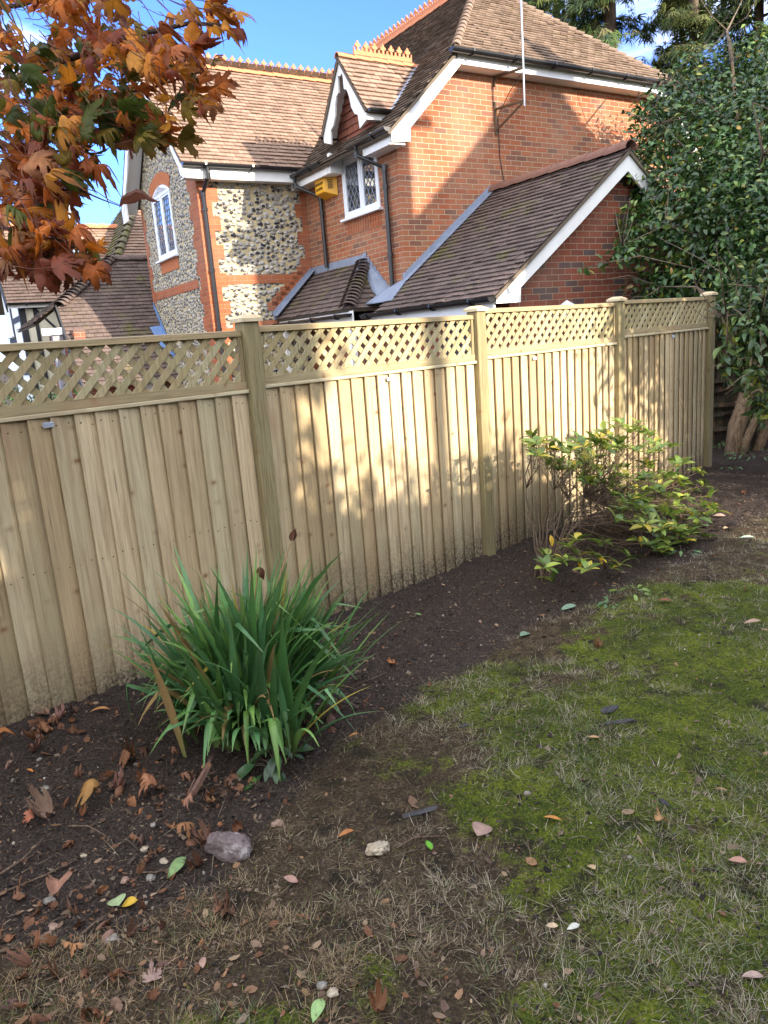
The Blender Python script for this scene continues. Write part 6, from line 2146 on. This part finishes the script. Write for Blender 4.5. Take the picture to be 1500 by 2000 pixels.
conifer((c2[0], c2[1], 0), 26, 2.7, 'tall shaggy conifer right of the blue gap in the trees', 2, .35, cols=pal_cols([(.10, .12, .03), (.07, .10, .03), (.14, .15, .05)]))
conifer((c3[0], c3[1], 0), 19, 2.4, 'conifer at the top right corner, behind the glossy evergreen', 3, .3)
conifer((c4[0], c4[1], 0), 25, 4.3, 'leftmost conifer, its boughs showing just above the half-hipped roof', 4, .35)
conifer((c5[0], c5[1], 0), 12.8, 4.6, 'low bushy conifer in the gap between the two tall ones', 5, .3, zmin=1.0, dens=.8)
conifer((c6[0], c6[1], 0), 14.0, 4.6, 'broad low conifer behind the top of the glossy evergreen', 6, .3, zmin=1.0, dens=.8)

# ------------------------------------------------------------------ NEIGHBOUR'S GARDEN, SEEN THROUGH THE TRELLIS
def bush(loc, r, n, label, cols, size=.07, name='garden_shrub', group='garden shrubs behind the trellis', squash=(1, 1, .8)):
    E_ = empty(name, (loc[0], loc[1], 0), 0)
    tag(E_, label, 'shrub', group)
    d = MB()
    for k in range(9):
        a = rs.uniform(0, 6.3); d.tube([(rs.gauss(0, .05), rs.gauss(0, .05), -.1), (math.cos(a) * r * .3, math.sin(a) * r * .3, r * .6), (math.cos(a) * r * .6, math.sin(a) * r * .6, r * 1.2)], .02, .006, n=5)
    d.build('stems', bpy.data.materials['evergreen_twig'], E_)
    c_ = [(rs.gauss(0, .35) * r, rs.gauss(0, .35) * r, r * rs.uniform(.35, 1.3)) for _ in range(9)]
    leaf_cloud('foliage', E_, c_, [r * rs.uniform(.4, .65) for _ in c_], n, size, cols, mat_ha, squash=squash)
gsh = pal_cols([(.03, .07, .02), (.05, .10, .025), (.08, .14, .03), (.02, .045, .015)])
bush(hw(-5.6, 2.2), 1.0, 2600, 'green leafy shrub showing above the trellis by the cream rendered house', gsh)
bush(hw(-6.45, -2.9), .85, 3200, 'dark leafy shrub close behind the extreme left end of the trellis', pal_cols([(.02, .05, .015), (.04, .08, .02)]))
bush(hw(-4.9, .2), .85, 2200, 'dark green shrub behind the left end of the left trellis', pal_cols([(.02, .05, .015), (.035, .07, .02)]))
bush(hw(-3.2, -1.6), .75, 1900, 'dark shrub behind the trellis between the grainy and scuffed posts', pal_cols([(.02, .05, .015), (.05, .09, .03)]))
bush(hw(-2.1, -2.7), .62, 1600, 'pink-flecked shrub behind the trellis in front of the porch', pal_cols([(.03, .07, .02), (.06, .11, .03), (.45, .12, .22)], [.5, .4, .1]))
bush(hw(-4.2, 8.2), .9, 1600, 'bright green shrub below the cream wall with dark timbers', pal_cols([(.06, .14, .03), (.10, .20, .04)]))

# ------------------------------------------------------------------ UNSEEN HEDGE AND TREES ADDED TO SHADE THE LAWN AND FENCE
HG = empty('unseen_shade_hedge', hw(-3.0, -12.6), H_ROT)
tag(HG, 'unseen tall hedge behind the viewer, added to shade the lawn and the lower fence', 'hedge')
d = MB()
for k in range(16):
    x = -7.5 + k * .8
    d.tube([(x, rs.gauss(0, .1), -.1), (x + rs.gauss(0, .15), rs.gauss(0, .1), 1.6), (x + rs.gauss(0, .25), 0, 3.0)], .05, .015, n=6)
d.build('stems', bpy.data.materials['evergreen_bark'], HG)
cc_, rr_ = [], []
for k in range(64):
    x = rs.uniform(-7.8, 3.6)
    cc_.append((x, rs.gauss(0, .16), rs.uniform(.3, 3.05))); rr_.append(.62)
for x in np.arange(-7.8, 3.7, .35):
    cc_.append((x, 0, (3.32 if x > -.35 or x < -.95 else 3.0) + rs.gauss(0, .05))); rr_.append(.48)  # top of the added hedge dips to let a sun patch through
leaf_cloud('foliage', HG, cc_, rr_, 26000, .10, pal_cols([(.03, .06, .02), (.05, .09, .025)]), mat_ha, squash=(1, .9, .8))
core = MB(); core.box(-8.0, 3.75, -.28, .28, 0, 3.2); core.build('inner_growth', mat_plain('dark_hedge_growth', (.02, .03, .012), .95, .1), HG)

def shade_tree(loc, label, lumps, n, size, trunk, cols, name='unseen_shade_tree', r=.12):
    E_ = empty(name, (loc[0], loc[1], 0), H_ROT)
    tag(E_, label, 'tree')
    d = MB()
    d.tube(trunk, r, r * .4, n=8)
    for c_ in lumps:
        d.tube([np.array(trunk[-2]) * .5 + np.array(trunk[-1]) * .5, (np.array(trunk[-1]) + np.array(c_[:3])) / 2, c_[:3]], r * .3, .01, n=5)
    d.build('trunk', bpy.data.materials['evergreen_bark'], E_, smooth=True)
    leaf_cloud('foliage', E_, [c_[:3] for c_ in lumps], [c_[3] for c_ in lumps], n, size, cols, mat_ha)
lt = pal_cols([(.04, .08, .02), (.07, .11, .03), (.12, .12, .03)])
# unseen tree added to shade the left bay, with a gap for a sun patch
lm = [(x + rs.gauss(0, .1), rs.gauss(0, .25), z + rs.gauss(0, .08), .50) for x in np.arange(-.75, 2.05, .40) for z in (4.1, 4.6, 5.1, 5.5) if not (abs(x - .32) < .36 and abs(z - 4.38) < .5)]
shade_tree(hw(-3.3, -14.5), 'unseen spreading tree behind the hedge, added to shade the left end of the fence', lm, 15000, .15, [(0, 0, -.2), (.1, 0, 2), (0, .1, 3.8)], lt)
shade_tree(hw(2.15, -20.5), 'unseen slender tree far behind the hedge, added for the shade strip of its trunk', [(0, 0, 9.9, .5), (.5, 0, 10.6, .5), (-.4, 0, 10.8, .5)], 700, .13, [(0, 0, -.2), (.05, 0, 3), (0, 0, 9.4)], lt, r=.15)  # trunk added to throw a soft strip of shade on the fence
# unseen trees added at right to dapple the last bay, shrub and far lawn
shade_tree(fw(9.2, 1.0), 'leafy evergreen out of view right of the lawn, added to dapple the last fence bay', [(0, 0, 2.2, .8), (.3, -.6, 2.9, .8), (-.5, -.4, 3.2, .7), (.8, .3, 3.0, .9), (0, .4, 3.6, .7), (-.3, -1.0, 2.2, .6), (.6, -1.2, 3.6, .8), (1.2, -.6, 2.2, .8), (-.1, -.6, 1.4, .55), (-1.7, -1.5, 3.1, .36), (-1.2, -1.5, 3.2, .42), (-.6, -1.5, 3.2, .45), (-1.0, -1.5, 2.65, .34), (-.3, -1.5, 2.6, .45), (.1, -1.5, 2.9, .45), (0, -1.5, 2.1, .42), (.3, -1.5, 1.6, .5)], 11500, .12, [(0, 0, -.2), (.1, .1, 1.2), (.2, 0, 2.4)], lt)
shade_tree(fw(8.3, -2.2), 'rounded leafy tree out of view, added to dapple the right of the lawn', [(0, 0, 3.2, .9), (1.0, -.4, 3.6, .9), (-.9, .2, 3.5, .8), (.3, .9, 4.1, .9), (-.3, -1.0, 4.3, .8), (1.4, .6, 3.1, .8), (0, 0, 2.2, .8), (1.2, -.9, 2.5, .8)], 5200, .12, [(0, 0, -.2), (.1, .1, 1.4), (.2, 0, 2.6)], lt)


# ------------------------------------------------------------------ FALLEN LEAVES, STONES AND STICKS ONE CAN POINT TO
mat_fl = mat_leaf('fallen_leaf', None, .6, .15, .3, attr=True, var=.4)
def fallen(px, py, kind, size, col, label, rot=None, curl=.5, cat='leaf', flat=1.0):
    p = ground_at(px, py)
    r = random.Random(int(px * 7 + py))
    rz = r.uniform(0, 6.28) if rot is None else rot
    if kind == 'maple':
        v = curled_maple(1, np.array([curl]))[0]; fs = [MQ, MT3]
        v = v - np.array([0, .4, 0])
        v[:, 2] *= -1 if r.random() < .6 else 1
    else:
        w = {'oval': .45, 'round': .85, 'long': .3}[kind]
        v, q = oval_leaf(7, w, .10 * (1 + curl), -.3 * curl); fs = [q]
        v = v - np.array([0, .5, 0])
    v = v * size
    tilt = r.gauss(0, .22), r.gauss(0, .22)
    Mr = np.array(Matrix.Rotation(tilt[0], 3, 'X') @ Matrix.Rotation(tilt[1], 3, 'Y'))
    v = v @ Mr.T
    v[:, 2] -= v[:, 2].min()
    n = len(v)
    rr_ = np.hypot(v[:, 0], v[:, 1]) / (size * .5)
    c = np.array(col)[None] * (1.1 - .35 * np.clip(rr_, 0, 1))[:, None] * (1 + RNG.normal(0, .08, (n, 1)))
    me = np_mesh('fallen_leaf', v, fs, np.concatenate([np.clip(c, 0, 1), np.ones((n, 1))], 1))
    me.polygons.foreach_set('use_smooth', [True] * len(me.polygons))
    o = link('fallen_leaf', me, mat_fl, None, (p[0], p[1], p[2] + .008), rz)
    if kind != 'maple' and size > .045:
        d = MB(); d.tube([(0, -.5 * size, .006), (.004, -.7 * size, .010), (-.003, -.95 * size, .004)], .0011, .0009, n=4)
        d.build('stalk', bpy.data.materials['red_stalk'], o)
    tag(o, label, cat, 'fallen leaves')
    return o
ORG, BRN, PNK, GRN_, YEL, TAN, DRK = (.38, .15, .05), (.18, .078, .038), (.36, .24, .19), (.18, .28, .11), (.62, .40, .05), (.42, .25, .11), (.11, .05, .03)
fallen(940, 1618, 'round', .085, PNK, 'large pale pinkish round leaf lying on the mossy lawn', 2.7, .2)
fallen(1080, 1604, 'oval', .062, (.55, .24, .06), 'smooth orange oval leaf right of the large pale pinkish one', 1.3, .3)
fallen(838, 1652, 'oval', .050, (.12, .34, .03), 'small bright green leaf between the tan stone and the pinkish leaf', .3, .2)
fallen(675, 1628, 'long', .060, ORG, 'orange-brown curled leaf just left above the tan stone', 1.8, .9)
fallen(345, 1693, 'oval', .085, GRN_, 'pale green pointed leaf on dark soil left of the big grey rock', 2.5, .7)
fallen(228, 1756, 'round', .070, (.36, .46, .24), 'pale green lobed leaf touching a yellow scrap, near the left bottom', .5, .3)
fallen(252, 1758, 'round', .050, YEL, 'small yellow leaf beside the pale green lobed one', 1.9, .3)
fallen(178, 1560, 'maple', .135, (.36, .19, .06), 'folded tan maple leaf with a long red stalk on dark soil', .9, 1.2)
fallen(80, 1585, 'maple', .15, (.22, .14, .10), 'long withered grey-brown leaf at the left edge of the soil', 1.9, 1.5)
fallen(125, 1752, 'maple', .13, (.30, .15, .10), 'shrivelled pinkish brown maple leaf standing on edge near the left bottom', .1, 1.5)
fallen(290, 1545, 'maple', .115, (.34, .15, .08), 'orange-brown crumpled maple leaf in front of the spiky clump', 2.1, 1.1)
fallen(255, 1485, 'maple', .125, BRN, 'dark brown maple leaf under the left side of the clump', 4.0, 1.2)
fallen(235, 1525, 'maple', .095, (.24, .12, .09), 'dusky curled maple leaf left of the crumpled orange-brown one', 5.0, 1.4)
fallen(455, 1547, 'maple', .105, DRK, 'very dark curled leaf between clump and small brown stone', 1.0, 1.4)
fallen(410, 1562, 'maple', .085, (.26, .13, .06), 'brown cupped leaf right of the hanging green blade tip', 2.0, 1.3)
fallen(368, 1575, 'maple', .07, (.36, .18, .12), 'small rosy folded leaf under the longest drooping blade', 3.0, 1.3)
fallen(365, 1625, 'maple', .10, (.30, .14, .06), 'rusty maple leaf behind the big grey rock', 3.9, 1.1)
fallen(395, 1640, 'maple', .11, DRK, 'dark maple leaf tucked against the big grey rock', 1.1, 1.2)
fallen(196, 1393, 'long', .10, (.45, .22, .08), 'long orange leaf leaning at the foot of the fence boards', 1.7, .8)
fallen(118, 1415, 'maple', .11, (.24, .12, .10), 'dusky maple leaf at the foot of the left fence panel', .6, 1.2)
fallen(90, 1440, 'maple', .11, (.30, .14, .07), 'curled russet maple leaf on soil just below the fence foot', 2.9, 1.3)
fallen(75, 1465, 'maple', .12, (.22, .11, .08), 'big brown maple leaf on soil near the left edge, below the fence', 5.2, 1.3)
fallen(15, 1460, 'maple', .09, ORG, 'orange maple leaf at the very left edge below the fence', .4, 1.0)
fallen(57, 1500, 'long', .05, (.55, .22, .06), 'small bright orange leaf alone on the dark soil, left', 1.0, .5)
fallen(55, 1598, 'maple', .06, (.40, .14, .08), 'small red-orange leaf lying over the long withered one', 2.2, .9)
fallen(765, 1294, 'maple', .07, ORG, 'orange leaf on dark soil right of the clump', .7, .9)
fallen(690, 1440, 'long', .05, (.52, .24, .08), 'small orange leaf on the soil edge right of the low green plant', 1.5, .5)
fallen(520, 1435, 'maple', .08, BRN, 'brown leaf caught under the front blades of the clump', 1.5, 1.2)
fallen(568, 1720, 'oval', .052, (.34, .20, .16), 'dull pink oval leaf on thin grass below the rocks', 1.2, .5)
fallen(298, 1915, 'maple', .07, (.36, .24, .20), 'pale dusty pink leaf near the bottom left', .3, .8)
fallen(145, 1850, 'maple', .065, (.42, .20, .08), 'rust-orange leaf in dry litter near the bottom left', 3.6, .8)
fallen(398, 1890, 'oval', .045, (.40, .25, .19), 'small beige pointed leaf in dry grass near the bottom', .2, .5)
fallen(622, 1985, 'oval', .075, (.30, .46, .18), 'pale green leaf at the bottom edge of the view', 2.9, .4)
fallen(735, 1980, 'maple', .08, BRN, 'dark brown leaf at the bottom edge, right of the pale green one', 1.2, 1.2)
fallen(1440, 1690, 'oval', .055, (.40, .22, .16), 'pinkish tan leaf on moss near the right edge', 1.1, .5)
fallen(1470, 1915, 'oval', .055, (.42, .30, .25), 'pale pink leaf on dark moss in the bottom right corner', 1.5, .4)
fallen(1155, 1700, 'round', .032, (.50, .36, .20), 'tiny buff leaf in the middle of the mossy lawn', .5, .3)
fallen(1078, 1812, 'oval', .036, (.52, .38, .24), 'tiny tan leaf left of the whitish scrap on the lower lawn', 1.4, .3)
fallen(1120, 1818, 'oval', .042, (.55, .55, .48), 'whitish leaf scrap on the lower mossy lawn', 1.9, .3)
fallen(1290, 1605, 'maple', .06, (.38, .22, .10), 'tan curled leaf on moss, right half of the lawn', .4, 1.0)
fallen(1405, 1545, 'long', .06, (.45, .26, .12), 'tan narrow leaf in grey grass near the right edge', .8, .5)
fallen(1160, 1455, 'long', .05, (.45, .27, .14), 'beige sliver of leaf on the upper mossy lawn', 1.6, .4)
fallen(1110, 1182, 'oval', .11, (.20, .30, .22), 'broad blue-green leaf on soil at the foot of the leaning shrub', 1.8, .3)
fallen(1025, 1235, 'oval', .10, (.16, .24, .17), 'dark blue-green leaf at the corner of soil and lawn', 2.4, .3)
fallen(815, 1197, 'oval', .06, (.14, .26, .10), 'green leaf alone on bare soil by the middle of the fence', .8, .3)
fallen(1165, 1268, 'maple', .07, BRN, 'brown leaf on the lawn below the leaning shrub', .8, 1.0)
fallen(1300, 1178, 'oval', .08, BRN, 'brown oval leaf at the far lawn edge, right', 1.5, .6)
fallen(1470, 1218, 'oval', .09, (.36, .24, .17), 'tan leaf on the lawn at the right edge, level with the shrub foot', 1.4, .5)
fallen(1460, 1055, 'oval', .12, (.40, .52, .38), 'pale green leaf on dark soil near the right edge', 1.5, .3)
fallen(1405, 1010, 'oval', .10, (.42, .28, .22), 'pinkish leaf on dark soil right of the shrub', 1.2, .4)
fallen(1420, 1035, 'oval', .10, (.46, .32, .20), 'tan leaf on dark soil right of the shrub, nearer than the pinkish one', 2.2, .5)
fallen(1375, 1028, 'oval', .09, (.16, .30, .16), 'green leaf on dark soil touching the shrub\u2019s right end', .5, .3)

def stone_mesh(name, seed, sx, sy, sz, sub=3, rough=.16, facets=9):
    bm = bmesh.new(); bmesh.ops.create_icosphere(bm, subdivisions=sub, radius=.5)
    r = random.Random(seed)
    pl = []
    for _ in range(facets):
        n = Vector((r.gauss(0, 1), r.gauss(0, 1), r.gauss(0, 1))).normalized(); pl.append((n, r.uniform(.30, .46)))
    for v in bm.verts:
        p = v.co.copy()
        for n, dd in pl:
            k = p.dot(n) - dd
            if k > 0: p -= n * k * .92
        p *= 1 + rough * mnoise.noise(p * 5 + Vector((seed, 0, 0))) + .06 * mnoise.noise(p * 15)
        v.co = Vector((p.x * sx, p.y * sy, p.z * sz))
    me = bpy.data.meshes.new(name); bm.to_mesh(me); bm.free()
    return me
def mat_stone(name, a, b, c=None):
    t = T(name); o = t.obj()
    n1 = t.noise(o, 18, 5, .65); n2 = t.noise(o, 90, 4, .7)
    col = t.ramp(n1, [(.35, a), (.55, b), (.68, c or b)])
    col = t.mix(.5, col, t.ramp(n2, [(.3, (.5, .5, .5)), (.7, (1.3, 1.3, 1.3))]), 'MULTIPLY')
    return t.done(col, .6, t.bump(t.math('ADD', n1, t.math('MULTIPLY', n2, .5)), .7, .006), .35)
M_rock = mat_stone('grey_purple_rock', (.085, .06, .06), (.16, .125, .12), (.34, .31, .30))
M_tan = mat_stone('tan_stone', (.26, .20, .13), (.42, .36, .27), (.16, .12, .08))
M_pale = mat_stone('pale_pebble', (.14, .125, .105), (.25, .23, .20))
M_pink = mat_stone('brown_pebble', (.20, .12, .09), (.30, .20, .15))
def stone(px, py, s, mat, label, seed, name='stone', sub=3, rz=0.0, cat='stone'):
    p = ground_at(px, py)
    me = stone_mesh(name, seed, *s, sub=sub)
    o = link(name, me, mat, None, (p[0], p[1], p[2] + s[2] * .28), rz)
    tag(o, label, cat, 'stones on the soil and lawn')
stone(447, 1652, (.178, .115, .105), M_rock, 'large angular grey-purple rock on the soil edge below the clump', 3, 'rock', 4, -.35, 'rock')
stone(738, 1658, (.085, .062, .055), M_tan, 'blocky tan stone on the lawn edge, right of the large grey rock', 8, 'stone', 4, .5)
stone(540, 1602, (.050, .036, .032), M_pink, 'small angular brown stone behind the large rock', 4)
stone(292, 1702, (.034, .030, .024), M_pale, 'round grey pebble left of the pale green pointed leaf', 5, 'pebble')
stone(220, 1827, (.050, .034, .030), M_pale, 'whitish broken flint near the bottom left', 6)
stone(88, 1535, (.036, .030, .022), M_pale, 'flat grey pebble on soil beyond the folded tan leaf', 7, 'pebble')
stone(75, 1475, (.026, .022, .018), M_pale, 'light grey pebble near the left fence foot', 9, 'pebble')
stone(300, 1612, (.026, .02, .018), M_pale, 'white chip of stone on dark soil left of the rock', 10, 'pebble')
stone(280, 1645, (.034, .026, .022), M_tan, 'yellowish pebble on soil, upper of the group left of the rock', 11, 'pebble')
stone(316, 1662, (.034, .026, .022), M_tan, 'tan pebble on soil, nearest the rock', 12, 'pebble')
stone(242, 1712, (.030, .030, .02), M_pink, 'pinkish pebble on soil left of the round grey one', 13, 'pebble')
stone(100, 1800, (.036, .028, .02), M_pink, 'rosy pebble in litter near the bottom left', 14, 'pebble')
stone(92, 1742, (.042, .03, .022), M_pale, 'pale pebble beside the shrivelled leaf standing on edge', 15, 'pebble')
stone(630, 1935, (.030, .024, .02), M_pale, 'white pebble at the bottom edge of the lawn', 16, 'pebble')
stone(652, 1950, (.034, .030, .02), M_tan, 'tan chip next to the white pebble at the bottom edge', 17, 'pebble')
stone(160, 1655, (.026, .02, .018), M_tan, 'small buff stone in dark soil at the left', 18, 'pebble')

M_stick = mat_bark('dry_stick', (.09, .06, .045), (.24, .17, .12), 20)
def stick(pts, r, label):
    P = [ground_at(*q) for q in pts]
    b_ = P[0]
    d = MB(); d.tube([p - b_ + np.array([0, 0, r + .004 + .012 * (0 < i < len(P) - 1)]) for i, p in enumerate(P)], r, r * .5, n=6)
    if len(P) > 2:
        k = P[1] - b_; d.tube([k + (0, 0, r + .012), k + np.array([.035, .02, r + .02])], r * .6, r * .3, n=5)
    o = d.build('twig', M_stick, None, b_, 0, smooth=True)
    tag(o, label, 'twig', 'dry twigs on the soil')
stick([(0, 1700), (40, 1668), (84, 1632)], .006, 'straight pale twig at the left edge, below the withered leaf')
stick([(132, 1602), (170, 1602), (206, 1625)], .004, 'curved brown twig on soil below the folded tan leaf')
stick([(10, 1725), (80, 1700), (150, 1670)], .004, 'thin dark twig slanting across the soil near the left edge')
stick([(185, 1940), (215, 1915), (262, 1898)], .004, 'bent pale twig in dry grass near the bottom')
stick([(264, 1695), (300, 1692), (345, 1684)], .0035, 'thin brown twig leading to the pale green pointed leaf')
stick([(160, 1820), (185, 1800), (230, 1760)], .0045, 'dark twig running to the pale green lobed leaf')
stick([(0, 1862), (35, 1847)], .006, 'short pale stick at the left edge near the bottom')
stick([(700, 1330), (730, 1325), (756, 1312)], .003, 'thin twig on bare soil right of the clump')
stick([(775, 1655), (810, 1640), (870, 1632)], .004, 'forked grey twig between the tan stone and the pinkish leaf')
stick([(175, 1892), (190, 1850)], .004, 'short upright-looking straw stick in litter, bottom left')
M_bark2 = mat_stone('dark_slate_bark', (.02, .02, .022), (.045, .045, .05))
for px, py, sx, sy, rz, lab in ((1190, 1388, .10, .05, .5, 'dark bark lump on the brightest moss'), (1215, 1415, .16, .02, .1, 'long thin dark bark strip just below the bark lump'), (1297, 1572, .05, .02, 2.0, 'small dark bark chip on moss at the right'), (820, 1580, .16, .035, .35, 'flat dark strip sunk in moss above the pinkish leaf'), (905, 1415, .05, .02, .3, 'small dark chip at the upper lawn edge')):
    p = ground_at(px, py)
    o = link('bark_piece', stone_mesh('bark_piece', int(px), sx, sy, .022), M_bark2, None, (p[0], p[1], p[2] + .004), rz)
    tag(o, lab, 'bark', 'dark bark pieces on the lawn')
